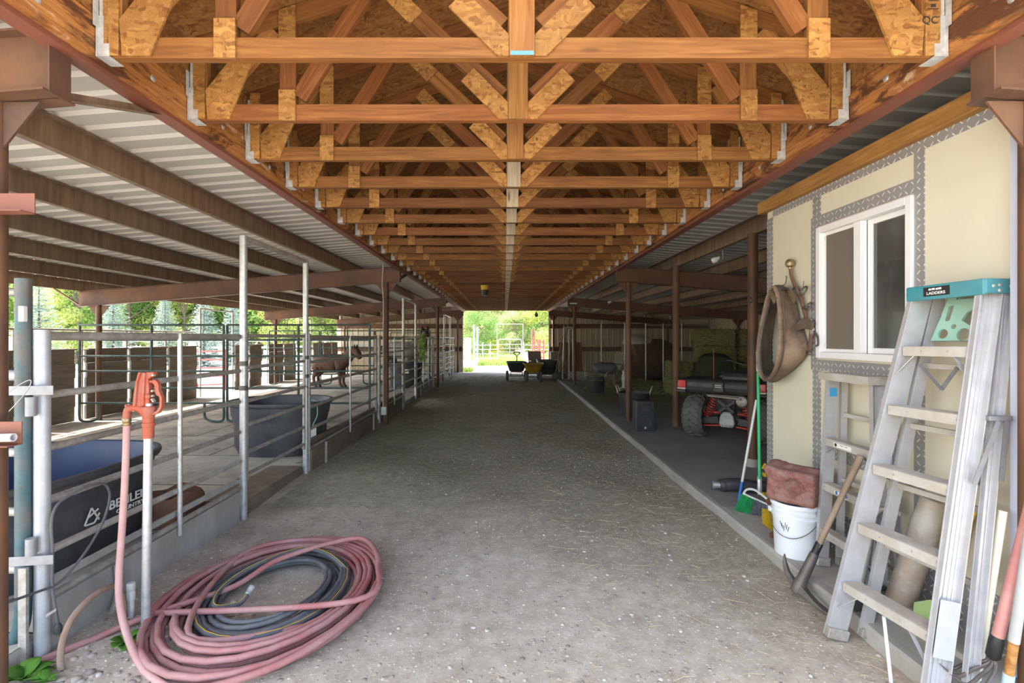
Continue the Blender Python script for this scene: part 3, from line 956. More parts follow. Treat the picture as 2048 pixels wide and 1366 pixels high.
# sliding window
w = thing('window_1', 'white sliding window with an insect screen in the cream wall', 'window', (XW, 3.16, wz0), kind='structure')
b = MB()
f = .045
b.span((XW - .022, wy0, wz0), (XW + .07, wy0 + f, wz1)).span((XW - .022, wy1 - f, wz0), (XW + .07, wy1, wz1)).span((XW - .022, wy0 + f, wz0), (XW + .07, wy1 - f, wz0 + f)).span((XW - .022, wy0 + f, wz1 - f), (XW + .07, wy1 - f, wz1))
b.build('window_frame', VINYL, w, smooth=0, bevel=.004)
ym = 3.17
b = MB()
b.span((XW - .012, ym - .03, wz0 + f + .001), (XW + .03, ym + .035, wz1 - f - .001)).build('window_mullion', VINYL, w, smooth=0, bevel=.003)
b = MB()
za, zb = wz0 + f + .001, wz1 - f - .001
b.span((XW + .03, wy0 + f + .001, za), (XW + .055, wy0 + f + .04, zb)).span((XW + .031, ym - .07, za), (XW + .055, ym - .031, zb)).span((XW + .03, wy0 + f + .0405, za), (XW + .055, ym - .0705, za + .035)).span((XW + .03, wy0 + f + .0405, zb - .035), (XW + .055, ym - .0705, zb))
b.build('window_sash', VINYL, w, smooth=0, bevel=.003)
MB().span((XW + .042, wy0 + f + .04, za + .035), (XW + .046, ym - .07, zb - .035)).build('window_pane', GLASS, w, smooth=0)
MB().span((XW + .058, ym + .036, za), (XW + .062, wy1 - f - .001, zb)).build('window_pane', GLASS, w, smooth=0)
b = MB()
sy0, sy1 = ym + .036, wy1 - f - .001
b.span((XW + .008, sy0, za), (XW + .018, sy0 + .022, zb)).span((XW + .008, sy1 - .022, za), (XW + .018, sy1, zb)).span((XW + .008, sy0 + .0225, za), (XW + .018, sy1 - .0225, za + .022)).span((XW + .008, sy0 + .0225, zb - .022), (XW + .018, sy1 - .0225, zb))
b.build('screen_frame', VINYL, w, smooth=0)
MB().span((XW + .012, sy0 + .022, za + .022), (XW + .0125, sy1 - .022, zb - .022)).build('insect_screen', SCREEN, w, smooth=0)
for z in (za + .03, zb - .055): MB().span((XW + .004, sy1 - .03, z), (XW + .0078, sy1 - .012, z + .03)).build('screen_clip', STICK, w, smooth=0)
# recessed metal box
t = thing('outlet_box', 'small recessed grey metal box low in the cream wall behind the ladder', 'outlet box', (XW, 2.36, .84))
b = MB()
for a, c in (((2.305, .845), (2.31, .985)), ((2.395, .845), (2.40, .985)), ((2.31, .845), (2.395, .85)), ((2.31, .98), (2.395, .985))): b.span((XW - .012, a[0], a[1]), (XW - .0005, c[0], c[1]))
b.build('rim', GALV, t, smooth=0)
MB().span((XW - .004, 2.3105, .8505), (XW - .001, 2.3945, .9795)).build('back_plate', GALVD, t, smooth=0)
# pipe posts under the first right-hand purlin
for i, y in enumerate((8.19, 5.66)):
    p = thing('steel_post', ['round rusty post beside the quad bike tyre, out on the slab', 'round rusty post standing behind the corner of the cream wall'][i], 'post', (2.85, y, .08))
    MB().tube([(2.85, y, .07), (2.85, y, zp(2.88, 1) - .003)], .056, 18).build('pipe', RUST, p)
    MB().lathe([(.075, 0), (.07, .05), (.06, .09)], (2.85, y, .078), 18).build('base_collar', CONC if i else RUST, p)
    if i == 1: MB().lathe([(.03, -.004), (.036, 0), (.03, .004), (.024, 0)], (2.79, 5.6, 1.98), 14, (.3, -1, 0), closed=True).build('ring', IRON, p)
# flood lamps under the shed roofs
for i, (p, s) in enumerate(((at(231, 453, 6.6), -1), (at(1433, 518, 7.0), 1), (at(1220, 604, 15.2), 1))):
    t = thing('flood_lamp', ['white outdoor lamp under the left shed roof', 'white outdoor lamp under the right shed roof above the quad bike', 'small white lamp far back under the right shed roof'][i], 'lamp', p)
    zz = zp(p.x, s) + .17
    MB().lathe([(0, -.07), (.03, -.068), (.045, -.045), (.042, -.012), (.025, .025), (.018, .045)], p, 16, (.5 * s, -.2, .3)).build('lamp_head', VINYL, t)
    MB().tube(spline([p + Vector((.01, 0, .02)), p + Vector((.07, .02, -.01)), p + Vector((.10, .02, .03)), (p.x + .09, p.y + .02, zz)], 5), .005, 8).build('arm', GALV, t)
# conduit on the second left post
t = thing('conduit', 'thin conduit with a pale outlet box on the second left post', 'conduit', (-2.14, 8.66, .3))
MB().tube(spline([(-2.135, 8.67, .3), (-2.135, 8.67, 1.4), (-2.128, 8.67, 2.2), (-2.15, 8.67, 2.5), (-2.13, 8.66, 2.84)], 6), .011, 8).build('tube', GALVD, t)
MB().box((-2.12, 8.66, .27), (.09, .05, .14)).build('box', STICK, t, smooth=0, bevel=.006)

# ================================================================== stalls on the left
XF = -2.25
RAILZ = [1.56, 1.27, 1.01, .75, .50, .275]


def fence_panel(y0, y1, stays, label, kick, p0=True, p1=True, r0=.026, m0=None, top=1.6, big=False, base=.0):
    t = thing('pipe_fence_panel', label, 'fence panel', (XF, y0, 0), 'pipe fence panels along the lane')
    if p0: MB().tube([(XF, y0, -.02), (XF, y0, top)], r0, 14).build('post', m0 or GALVD, t)
    if p1: MB().tube([(XF, y1, -.02), (XF, y1, top)], .026, 14).build('post', GALVD, t)
    for k, z in enumerate(RAILZ):
        MB().tube([(XF, y0 + r0 * .8, z), (XF, y1 - .02, z)], .0235 if k == 0 else .019, 10).build('rail', GALVD, t)
    for y in stays:
        MB().tube([(XF + .028, y, .2), (XF + .028, y, 1.58)], .0155, 10).build('stay', GALV, t)
    if kick == 'metal':
        MB().span((XF - .016, y0 + .03, -.02), (XF + .010, y1 - .03, .25)).build('kick_plate', KICKM, t, smooth=0)
        MB().span((XF - .03, y0 + .03, .32), (XF - .012, y1 - .03, .355)).build('top_strip', KICKM, t, smooth=0)
        MB().tube(spline([(XF + .04, y0 + .42, .25), (XF + .04, y0 + .43, .1), (XF + .05, y0 + .36, 0), (XF + .06, y0 + .25, -.02)], 5), .022, 10).build('brace_pipe', GALVD, t)
    elif kick:
        MB().span((XF - .02, y0 + .04, -.02), (XF + .022, y1 - .03, .26)).build('kick_board', KICK, t, smooth=0)
        MB().bar((XF - .075, y0 + .04, .305), (XF - .03, y1 - .03, .305), .05, .075).build('cap_board', KICK, t, smooth=0)
        for q in (.15, .9):
            y = y0 + (y1 - y0) * q
            MB().tube([(XF + .04, y, -.02), (XF + .04, y, .27)], .02, 10).build('stake', GALVD, t)
    return t


def door_frame(y0, y1, label, x=XF, zt=2.43, m=None, r=.031):
    t = thing('pipe_doorway', label, 'gate frame', (x, y0, 0))
    for y in (y0, y1): MB().tube([(x, y, -.02), (x, y, zt)], r, 14).build('post', m or GALV, t)
    MB().tube([(x, y0, zt - r * .5), (x, y1, zt - r * .5)], r * .8, 12).build('header', m or GALVD, t)
    for y in (y0, y1):
        for z in (1.33, 1.12): MB().lathe([(r + .003, -.02), (r + .004, 0), (r + .003, .02)], (x, y, z), 14).build('collar', IRON, t)
    return t


def stall_gate(y0, y1, label):
    t = thing('stall_gate', label, 'gate', (XF, y0, .1), 'pipe gates along the lane')
    for y in (y0, y1): MB().tube([(XF, y, .30), (XF, y, 1.6)], .016, 10).build('upright', GALVD, t)
    for z in (1.57, 1.29, 1.0, .79, .55, .36): MB().tube([(XF, y0, z), (XF, y1, z)], .0165, 10).build('rail', GALVD, t)
    MB().tube([(XF + .03, y1 - .05, 1.02), (XF + .06, y1 + .02, .98), (XF + .05, y1 + .05, .9), (XF + .04, y1, .92)], .004, 6).build('latch_chain', IRON, t)
    return t


fence_panel(2.40, 4.20, [3.376], 'pale pipe fence panel nearest the camera with sheet metal along its foot', 'metal', r0=.033, m0=WHITEP, p1=False, top=1.59)
door_frame(4.25, 5.58, 'tall galvanised pipe gate frame nearest the camera, rising to the roof')
stall_gate(4.30, 5.53, 'galvanised gate in the nearest tall frame, before the charcoal tank')
fence_panel(5.66, 8.62, [7.1], 'pipe fence panel with brown kick board between nearest tall frame and second rusty post', 'wood', r0=.024, m0=GALV)
fence_panel(8.86, 10.92, [9.95], 'pipe fence panel just past the second rusty post, kick board below', 'wood')
door_frame(10.98, 12.5, 'tall galvanised pipe gate frame, second along the lane')
stall_gate(11.03, 12.45, 'galvanised gate in the second tall frame along the lane')
fence_panel(12.58, 15.35, [13.5, 14.4], 'pipe fence panel past the second tall frame where a horse looks over', 'wood')
fence_panel(15.65, 18.0, [16.8], 'pipe fence panel just past the third rusty post', 'wood')
door_frame(18.4, 20.3, 'tall galvanised pipe gate frame, third and farthest along the lane')
stall_gate(18.45, 20.25, 'galvanised gate in the farthest tall frame')
fence_panel(20.4, 22.15, [21.2], 'last pipe fence panel before the far end wall', 'wood')
MB().span((-2.62, 4.32, .0), (-2.27, 5.52, .12)).build('threshold_board', KICK, smooth=0)
tag(bpy.data.objects['threshold_board'], 'brown timber sill under the nearest stall gate', 'board')


def corral(name, label, y, xa, xb, zs, m, mid=True, legs=True, group='green corral panels across the stalls'):
    t = thing(name, label, 'corral panel', (xa, y, .1), group)
    zt, zb = zs[0], zs[-1]
    r = .021
    for x in (xa, xb) + (((xa + xb) / 2,) if mid else ()):
        MB().tube([(x, y, zb if x not in (xa, xb) else zb - .02), (x, y, zt)], r, 10).build('upright', m, t)
    for z in zs: MB().tube([(xa, y, z), (xb, y, z)], r * .86, 10).build('rail', m, t)
    if legs:
        for x, s in ((xa, 1), (xb, -1)):
            pts = [(x, y, zb), (x, y, .20), (x + s * .03, y, .13), (x + s * .16, y, .115), (x + s * .29, y, .15), (x + s * .33, y, .22), (x + s * .33, y, zb)]
            MB().tube(spline(pts, 5), r * .95, 10).build('foot_loop', m, t)
    return t


ZS = [1.774, 1.515, 1.24, .98, .69, .43]
corral('corral_panel', 'dark green corral panel across the first stall, outer half', 8.48, -7.31, -4.83, ZS, GREENP)
corral('corral_panel', 'dark green corral panel across the first stall, half beside the lane', 8.48, -4.77, -2.32, ZS, GREENP)
corral('corral_panel', 'dark green corral panel across the second stall, outer part', 15.3, -7.3, -5.75, ZS, GREENP)
corral('corral_panel', 'dark green corral panel behind the brown pony', 15.3, -5.70, -4.05, ZS, GREENP)
corral('corral_panel', 'dark green corral panel beside the third blue tank, next to the lane', 15.3, -4.0, -2.32, ZS, GREENP)
corral('corral_panel', 'dark green corral panel across the last stall by the ribbed end wall', 21.6, -5.0, -2.4, ZS, GREENP)
# blue-green gate at the very left, its end pipe clamped to the pale post
t = thing('pipe_gate', 'worn blue green pipe gate at the left edge, clamped to the pale post', 'gate', (-2.31, 2.36, 0))
xg, yg = -2.312, 2.37
pts = [(xg, yg, 1.835), (xg, yg, .30), (xg - .01, yg, .17), (xg - .06, yg, .09), (xg - .16, yg, .06), (xg - 1.0, yg, .055)]
pp = [Vector(pts[0])] + spline(pts[1:], 6)
MB().tube(pp, .0325, 16).build('frame_pipe', BLUEP, t)
for z, m, r in ((1.77, GALVD, .02), (1.37, WHITEP, .026), (1.0, GALVD, .021), (.715, GALVD, .021), (.44, GALVD, .021)):
    MB().tube([(xg, yg, z), (xg - 1.0, yg, z)], r, 12).build('rail', m, t)
MB().tube([(xg - 1.0, yg, .03), (xg - 1.0, yg, 1.83)], .03, 12).build('end_pipe', BLUEP, t)
MB().box((xg + .02, yg - .024, 1.665), (.026, .024, .075)).build('white_tape', STICK, t, smooth=0, bevel=.004)
for z in (1.30, .49):
    MB().tube([(xg - .035, yg - .034, z), (xg + .02, yg - .040, z), (xg + .145, yg - .012, z), (xg + .155, yg + .05, z)], .006, 8).build('strap', GALV, t) if 0 else MB().bar((xg - .04, yg - .038, z), (xg + .155, yg - .012, z), .005, .045).build('strap', STRAPM, t, smooth=0, bevel=.002)
    MB().tube([(xg + .065, yg - .03, z - .12 if z > 1 else z + .03), (xg + .065, yg - .03, z - .03 if z > 1 else z + .11)], .022, 14).build('hinge_barrel', STRAPM, t)
w = spline([at(0, 800, 2.28), at(30, 775, 2.3), at(60, 760, 2.31), at(58, 775, 2.30), at(35, 805, 2.29), at(-5, 845, 2.27)], 6)
MB().tube(w, .0022, 6).build('tie_wire', GALVD, t)
MB().span((-2.30, 2.33, -.01), (-2.262, 2.345, .46)).build('angle_iron', GALVD, t, smooth=0)


# outer wall of weathered boards
def board_panel(y0, y1, label, hgt_=1.37):
    t = thing('stall_wall_panel', label, 'stall wall', (-7.5, y0, .08), 'weathered board panels along the outer stall wall')
    b = MB()
    n = 5; h = (hgt_ - .12) / n
    for k in range(n):
        b.bar((-7.5 + .016 * (k % 2), y0 + .02, .10 + h * (k + .5)), (-7.5 + .016 * (k % 2), y1 - .02, .10 + h * (k + .5)), .035, h - .0005 - .004 * ((k + int(y0 * 3)) % 3 == 0))
    b.build('boards', BOARD, t, smooth=0)
    for y in (y0 - .012, y1 + .012):
        pass
    MB().tube([(-7.55, y0, .0), (-7.55, y0, 1.70)], .022, 10).build('post', GALVD, t)
    MB().tube([(-7.45, y0 + .02, hgt_ - .02), (-7.45, y1 - .02, hgt_ - .02)], .014, 8).build('top_strip', BOARD, t)
    return t


edges = [(2.2, 3.26), (3.3, 4.34), (4.38, 5.42), (5.46, 6.48), (6.52, 7.53), (7.58, 8.6), (8.8, 9.78), (9.84, 10.92), (10.98, 12.0), (13.7, 14.42), (14.48, 15.2), (15.7, 16.7), (16.76, 17.7), (19.3, 20.3), (20.36, 21.3), (21.36, 22.1)]
for i, (a, c) in enumerate(edges):
    board_panel(a, c, 'weathered dark board panel of the outer stall wall, %s from the front' % ORD[i])
tag(MB().tube([(-7.55, 2.2, 1.69), (-7.55, 12.0, 1.69)], .02, 10).build('top_rail', GALVD), 'dark pipe running along above the outer stall wall', 'rail')
door_frame(12.15, 13.6, 'thin tall pipe frame in the outer stall wall, red gate beyond', -7.5, 2.28, GALVD, .024)
door_frame(18.0, 19.1, 'thin tall pipe frame in the outer stall wall of the far stall', -7.5, 2.28, GALVD, .024)


# ------------------------------------------------------------------ stock tanks
def sup(ax, ay, n=2.6, k=56):
    out = []
    for j in range(k):
        a = 2 * PI * j / k; c, s = math.cos(a), math.sin(a)
        out.append((math.copysign(abs(c) ** (2 / n), c) * ax, math.copysign(abs(s) ** (2 / n), s) * ay))
    return out


def tank(label, cx, cy, ax, ay, h, z0, outer, inner, n=2.6, rz=0.0, water=False):
    t = thing('stock_tank', label, 'stock tank', (cx, cy, z0), None, rz, world=False)
    prof = [(-.12, .005), (-.10, 0.0), (-.085, .04), (-.06, .10), (-.055, .11), (-.05, h * .55), (-.025, h * .72), (-.018, h * .74), (-.01, h - .10), (-.006, h - .06), (.022, h - .05), (.032, h - .03), (.028, h - .004), (.012, h)]
    b = MB()
    b.loft([[Vector((x, y, z)) for x, y in sup(ax + o, ay + o, n)] for o, z in prof])
    b.f.pop()
    b.m.pop()
    b.build('shell', outer, t, smooth=50)
    prof = [(.012, h), (-.012, h - .006), (-.03, h - .05), (-.055, h * .6), (-.10, .06), (-.14, .035)]
    MB().loft([[Vector((x, y, z)) for x, y in sup(ax + o, ay + o, n)] for o, z in prof], cap=False).build('lining', inner, t, smooth=50)
    MB().loft([[Vector((x, y, z)) for x, y in sup(ax - .14 + o, ay - .14 + o, n)] for o, z in ((0, .034), (0, .036))]).build('tank_floor', inner, t)
    return t


t1 = tank('large charcoal oval stock tank with blue lining and white lettering, behind nearest fence', -3.22, 3.26, .63, .76, .62, .10, TANK, TANKB, 2.8, rz=math.radians(-2))
M1 = Matrix(((0, 0, 1, 0), (1, 0, 0, 0), (0, 1, 0, 0), (0, 0, 0, 1)))      # text plane facing +X
sx = .63 - .038
letters('BEHLEN', .082, 'lettering', STICK, t1, Matrix.Translation((sx + .012, .19, .335)) @ M1, .002, sx=1.15)
letters('COUNTRY', .040, 'lettering', STICK, t1, Matrix.Translation((sx + .006, .21, .275)) @ M1, .002, sx=1.25)
b = MB()
q = Vector((sx + .012, -.21, .32))
q = q + Vector((0, .10, .0))
for a, c in (((-.05, -.045), (.0, .05)), ((.0, .05), (.055, -.04)), ((-.045, -.045), (.02, -.05)), ((.02, -.05), (.06, .0)), ((-.02, .0), (.05, .03))):
    b.bar(q + Vector((0, a[0], a[1])), q + Vector((0, c[0], c[1])), .003, .011, up=(0, -(c[1] - a[1]), c[0] - a[0]))
b.build('emblem', STICK, t1, smooth=0)
t2 = tank('round charcoal stock tank with green twine, standing behind the nearest stall gate', -2.90, 6.42, .60, .52, .66, .095, TANK, TANK, 2.3)
MB().box((.50, -.345, .28), (.16, .006, .14), Matrix.Rotation(.75, 3, 'Z')).build('label_plate', STICK, t2, smooth=0)
MB().tube(spline([(.50, -.30, .68), (.55, -.27, .66), (.565, -.27, .5), (.52, -.31, .36), (.53, -.3, .28)], 5), .006, 6).build('twine', MINT, t2)
t3 = tank('blue black stock tank far back in the second stall beside the lane', -2.92, 14.6, .5, .5, .74, .095, TANK, TANKB, 2.2)
MB().box((.1, -.475, .50), (.16, .006, .12)).build('label_plate', STICK, t3, smooth=0)
# lick block in the stall
b = MB()
b.loft([[Vector((-2.62 + x * s_, 3.92 + y * s_, z + .02 * math.sin(x * 19 + y * 13) * (z > .2))) for x, y in sup(.17, .2, 3.5, 28)] for s_, z in ((1.0, .10), (1.02, .2), (.98, .30), (.88, .335), (.5, .30), (.2, .285))])
tag(b.build('lick_block', mat('brown lick block', (.20, .10, .065), (.14, .07, .045), .85, 0, 9, bump=.4, bscale=30)), 'brown mineral lick block on the stall floor behind the nearest fence', 'lick block')

# ------------------------------------------------------------------ hydrant
D = 2.6
H = lambda x, y, dd=0.0: at(220 + x / 7.59, 720 + y / 7.59, D + dd)
t = thing('yard_hydrant', 'red cast iron frost-free hydrant on a galvanised standpipe', 'hydrant', (-1.893, D, 0))
MB().tube([(at(297, 866, D).x, D, 1.07), (-1.893, D, -.02)], .0215, 16).build('standpipe', GALV, t)
ex, ez, o = Vector((1, 0, 0)), Vector((0, 0, 1)), H(580, 560)


def ph(pts): return [((H(x, y) - o).x, (H(x, y) - o).z) for x, y in pts]


b = MB()
b.prism(ph([(495, 185), (585, 190), (615, 300), (625, 420), (630, 690), (520, 700), (400, 690), (412, 560), (440, 360), (470, 230)]), o, ex, ez, .036)
b.prism(ph([(480, 180), (520, 180), (470, 330), (440, 690), (395, 690), (410, 520), (440, 330)]), o, ex, ez, .055)
b.prism(ph([(540, 186), (585, 190), (560, 690), (510, 690)]), o, ex, ez, .052)
b.prism(ph([(560, 185), (690, 178), (697, 225), (650, 262), (590, 300)]), o, ex, ez, .03)
b.build('head_casting', REDM, t, smooth=0, bevel=.004)
c0 = H(585, 800)
MB().lathe([(.024, -.052), (.030, -.05), (.030, -.03), (.026, -.028), (.028, 0), (.034, .02), (.036, .045), (.03, .055), (.012, .06)], (c0.x, D, H(0, 920).z + .02), 20).build('valve_body', REDM, t)
MB().lathe([(.0245, -.06), (.026, -.055), (.026, .03), (.0235, .035)], (c0.x - .001, D, H(0, 1040).z + .01), 18).build('coupling', REDM, t)
sp = spline([H(585, 830), H(480, 740), H(360, 725), H(285, 745), H(258, 800), H(255, 880)], 6)
MB().tube(sp, [.030 - .012 * min(1, i / 12) for i in range(len(sp))], 14).build('spout', REDM, t)
MB().tube([H(240, 680), H(262, 700), H(270, 770)], [.008, .011, .016], 10).build('spout_lug', REDM, t)
hp = spline([H(615, 330), H(690, 330), H(725, 380), H(735, 480), H(785, 560), H(790, 650), H(780, 720), H(740, 780), H(670, 815)], 6)
rings = []
for i, p in enumerate(hp):
    tg = (hp[min(i + 1, len(hp) - 1)] - hp[max(i - 1, 0)]).normalized(); nn = Vector((-tg.z, 0, tg.x))
    wd = .020 * (1.1 if 4 < i < 22 else .65)
    rings.append([p + nn * wd * .5 + Vector((0, -.012, 0)), p - nn * wd * .5 + Vector((0, -.012, 0)), p - nn * wd * .5 + Vector((0, .012, 0)), p + nn * wd * .5 + Vector((0, .012, 0))])
MB().loft(rings).build('handle', REDM, t, bevel=.003)
for x, y in ((650, 232), (640, 470), (645, 545), (640, 600), (655, 625)):
    p = H(x, y, -.02)
    MB().lathe([(.0, -.006), (.005, -.005), (.0065, -.001), (.0065, .012)], p, 10, (0, 1, 0)).build('bolt', GALVD, t)
MB().lathe([(.006, -.004), (.010, -.006), (.014, -.002), (.014, .01)], H(572, 552, -.025), 16, (0, 1, 0)).build('pivot_boss', REDM, t)
MB().lathe([(.012, -.008), (.016, -.006), (.016, .008), (.012, .01)], H(592, 678, -.005), 14, (.1, 0, 1)).build('collar_nut', GALV, t)
n0 = H(255, 880)
MB().lathe([(.017, -.040), (.0195, -.036), (.0195, -.026), (.0175, -.024), (.0205, -.018), (.0205, -.004), (.018, 0)], (n0.x, D, n0.z), 18).build('hose_coupling', BRASS, t)

# ------------------------------------------------------------------ hoses


def coil(cx, cy, turns, r0, r1, asp, zbase, rr, seed, jit=.03, lay=5, start=0.0):
    rnd = random.Random(seed); pts = []
    per = 26
    offs = [(rnd.uniform(-jit, jit), rnd.uniform(-jit, jit), rnd.uniform(-.02, .02)) for _ in range(turns + 2)]
    for k in range(turns * per):
        q = k / per; i = int(q); f = q - i
        a = start + 2 * PI * q
        m = i % lay; m2 = (i + 1) % lay
        ra = r0 + (r1 - r0) * (m + (m2 - m) * f) / (lay - 1)
        o = [offs[i][j] * (1 - f) + offs[i + 1][j] * f for j in range(3)]
        ra += o[2]
        z = zbase + rr + (i + f) // lay * rr * 1.9 + rr * .9 * (1 + math.sin(a * 1.5 + i * 2.1)) * (.35 + .4 * (i >= lay))
        pts.append(Vector((cx + o[0] + ra * math.cos(a), cy + o[1] + ra * asp * math.sin(a), z)))
    return pts


rp = .0165
CX, CY = -1.35, 2.93
start = math.radians(215)
c1 = coil(CX, CY, 9, .44, .60, 1.25, 0, rp, 3, .035, 5, start)
lead = spline([n0 + Vector((0, 0, -.03)), at(250, 960, D - .01), at(244, 1060, D - .03), at(238, 1150, D - .06), at(240, 1210, D - .12), at(256, 1275, 2.40), at(285, 1335, 2.28), at(330, 1385, 2.17)], 7)
for p in lead: p.z = max(p.z, rp)
join = spline([lead[-1], Vector((-1.30, 2.13, .035)), Vector((-1.0, 2.28, .06)), Vector((-.80, 2.62, .075)), Vector((-.76, 3.0, .07)), Vector((-.98, 3.45, .06)), Vector((-1.4, 3.62, .07)), Vector((-1.78, 3.35, .08)), c1[2] + Vector((0, 0, .05)), c1[8]], 8)
tail = spline([c1[-1], Vector((-.83, 2.72, .10)), Vector((-.80, 3.12, .11)), Vector((-.95, 3.45, .12)), Vector((-1.12, 3.50, .12)), at(560, 1118, 3.22) + Vector((0, 0, .0)), at(470, 1172, 2.95), at(345, 1215, 2.72), at(250, 1250, 2.60), at(160, 1292, 2.47), at(80, 1338, 2.34)], 8)
for p in tail[-40:]: p.z = max(p.z, rp)
t = thing('water_hose', 'long faded red hose coiled on the dirt, running up to the hydrant', 'hose', (CX, CY, 0))
MB().tube(join + c1[9:] + tail[1:], rp, 10).build('coil', PINKH, t)
MB().tube(lead + [join[1]], rp * 1.01, 12).build('riser', PINKL, t)
rb = .0135
c2 = coil(-1.37, 2.96, 11, .285, .40, 1.31, 0, rb, 11, .022, 6, math.radians(40))
endp = spline([c2[-1], Vector((-1.18, 3.30, .10)), Vector((-1.40, 3.38, .10)), Vector((-1.60, 3.15, .09)), Vector((-1.66, 2.9, .08)), Vector((-1.60, 2.72, .07)), Vector((-1.5, 2.78, .05)), at(498, 1184, 2.86)], 8)
h = thing('water_hose', 'black rubber hose coiled inside the faded red one', 'hose', (-1.37, 2.96, 0))
MB().tube(c2 + endp[1:], rb, 10).build('tube', BLKH, h)
q = endp[-1]; dq = (endp[-1] - endp[-3]).normalized()
MB().lathe([(.0145, -.02), (.0165, -.018), (.0165, .012), (.019, .016), (.019, .034), (.012, .034), (.012, .01)], q, 14, dq).build('end_fitting', GALV, h)
yl = MB()
yl.tube([p + Vector((0, 0, rb * .93)) for p in (c2 + endp[1:])[-75:]], .0022, 5)
yl.build('yellow_stripe', YELL, h)
# extension cord hanging over the fence
cp = [(0, 1210), (80, 1182), (120, 1164), (168, 1108), (204, 1048), (219, 1000), (216, 976), (204, 967), (184, 970), (152, 984), (116, 1008), (103, 1044), (105, 1100), (105, 1172), (110, 1212), (116, 1246)]
PXX = lambda x, y, X: at(x, y, X * FPX / (x - VX))
cord = thing('extension_cord', 'black extension cord looped over the nearest fence rail, plug dangling', 'cord', PXX(116, 1250, -2.19))
MB().tube(spline([PXX(x, y, -2.185) for x, y in cp], 6), .0065, 8).build('cable', BLKH, cord)
p = PXX(116, 1254, -2.185)
MB().lathe([(.008, .02), (.012, .012), (.017, 0), (.017, -.03), (.0, -.031)], p, 12).build('plug', BLACKP, cord)
for s in (-.006, .006): MB().box(p + Vector((s, 0, -.04)), (.0015, .006, .018)).build('prong', BRASS, cord, smooth=0)
MB().bar(PXX(92, 1232, -2.18), PXX(114, 1218, -2.18), .001, .013).build('tag_label', STICK, cord, smooth=0)
# rusty riser hose and the plastic stub by the hydrant
rust = [(122, 1338), (121, 1312), (126, 1280), (140, 1244), (160, 1216), (188, 1190), (216, 1175), (236, 1174), (246, 1195), (250, 1235)]
tag(MB().tube(spline([PXX(x, y, -2.06) for x, y in rust], 6), .014, 10).build('bent_pipe', mat('rusty hose', (.24, .15, .11), (.34, .25, .2), .8, 0, 9)), 'rusty arched pipe rising from the ground between hydrant and pale post', 'pipe')
x, y = -2.06, 2.72
t = thing('pipe_stub', 'short white plastic pipe stub with a cap beside the hydrant', 'pipe', (x, y, 0))
MB().lathe([(.0165, -.02), (.0165, .15)], (x, y, 0), 16).build('tube', PVC, t)
MB().lathe([(.021, .11), (.021, .15), (.019, .155), (.022, .16), (.022, .195), (.016, .2), (.0, .2)], (x, y, 0), 16).build('cap', PVC, t)


def weed(name, loc, n, size, label, seed):
    rnd = random.Random(seed); b = MB()
    for i in range(n):
        a = 2 * PI * i / n + rnd.uniform(-.4, .4); L = size * rnd.uniform(.6, 1.1); W = L * .32; el = rnd.uniform(.35, 1.0)
        d = Vector((math.cos(a), math.sin(a), 0)); s = Vector((-d.y, d.x, 0))
        rows = []
        for k in range(6):
            f = k / 5; w = W * math.sin(PI * min(.97, f * .9 + .08)) * .9
            c = Vector(loc) + d * L * f * math.cos(el) + Vector((0, 0, .01 + L * (f * math.sin(el) - .35 * f * f)))
            rows.append([c - s * w + Vector((0, 0, w * .35)), c, c + s * w + Vector((0, 0, w * .35))])
        vs = [p for r in rows for p in r]
        b.add(vs, [(3 * k + j, 3 * k + j + 1, 3 * k + j + 4, 3 * k + j + 3) for k in range(5) for j in range(2)])
    o = b.build(name, WEED)
    m = o.modifiers.new('t', 'SOLIDIFY'); m.thickness = .0012
    return tag(o, label, 'plant', 'broad leaved weeds at the lower left')


G = lambda px, py, z=0.0: at(px, py, (CAMZ - z) * FPX / (py - VY))
weed('weed', G(248, 1292), 7, .11, 'small broad leaved weed beside the galvanised standpipe', 2)
weed('weed', G(45, 1366), 9, .13, 'bigger bright green weed at the bottom left corner', 3)
weed('weed', G(95, 1366), 5, .08, 'smaller bright green weed next to the corner one', 4)


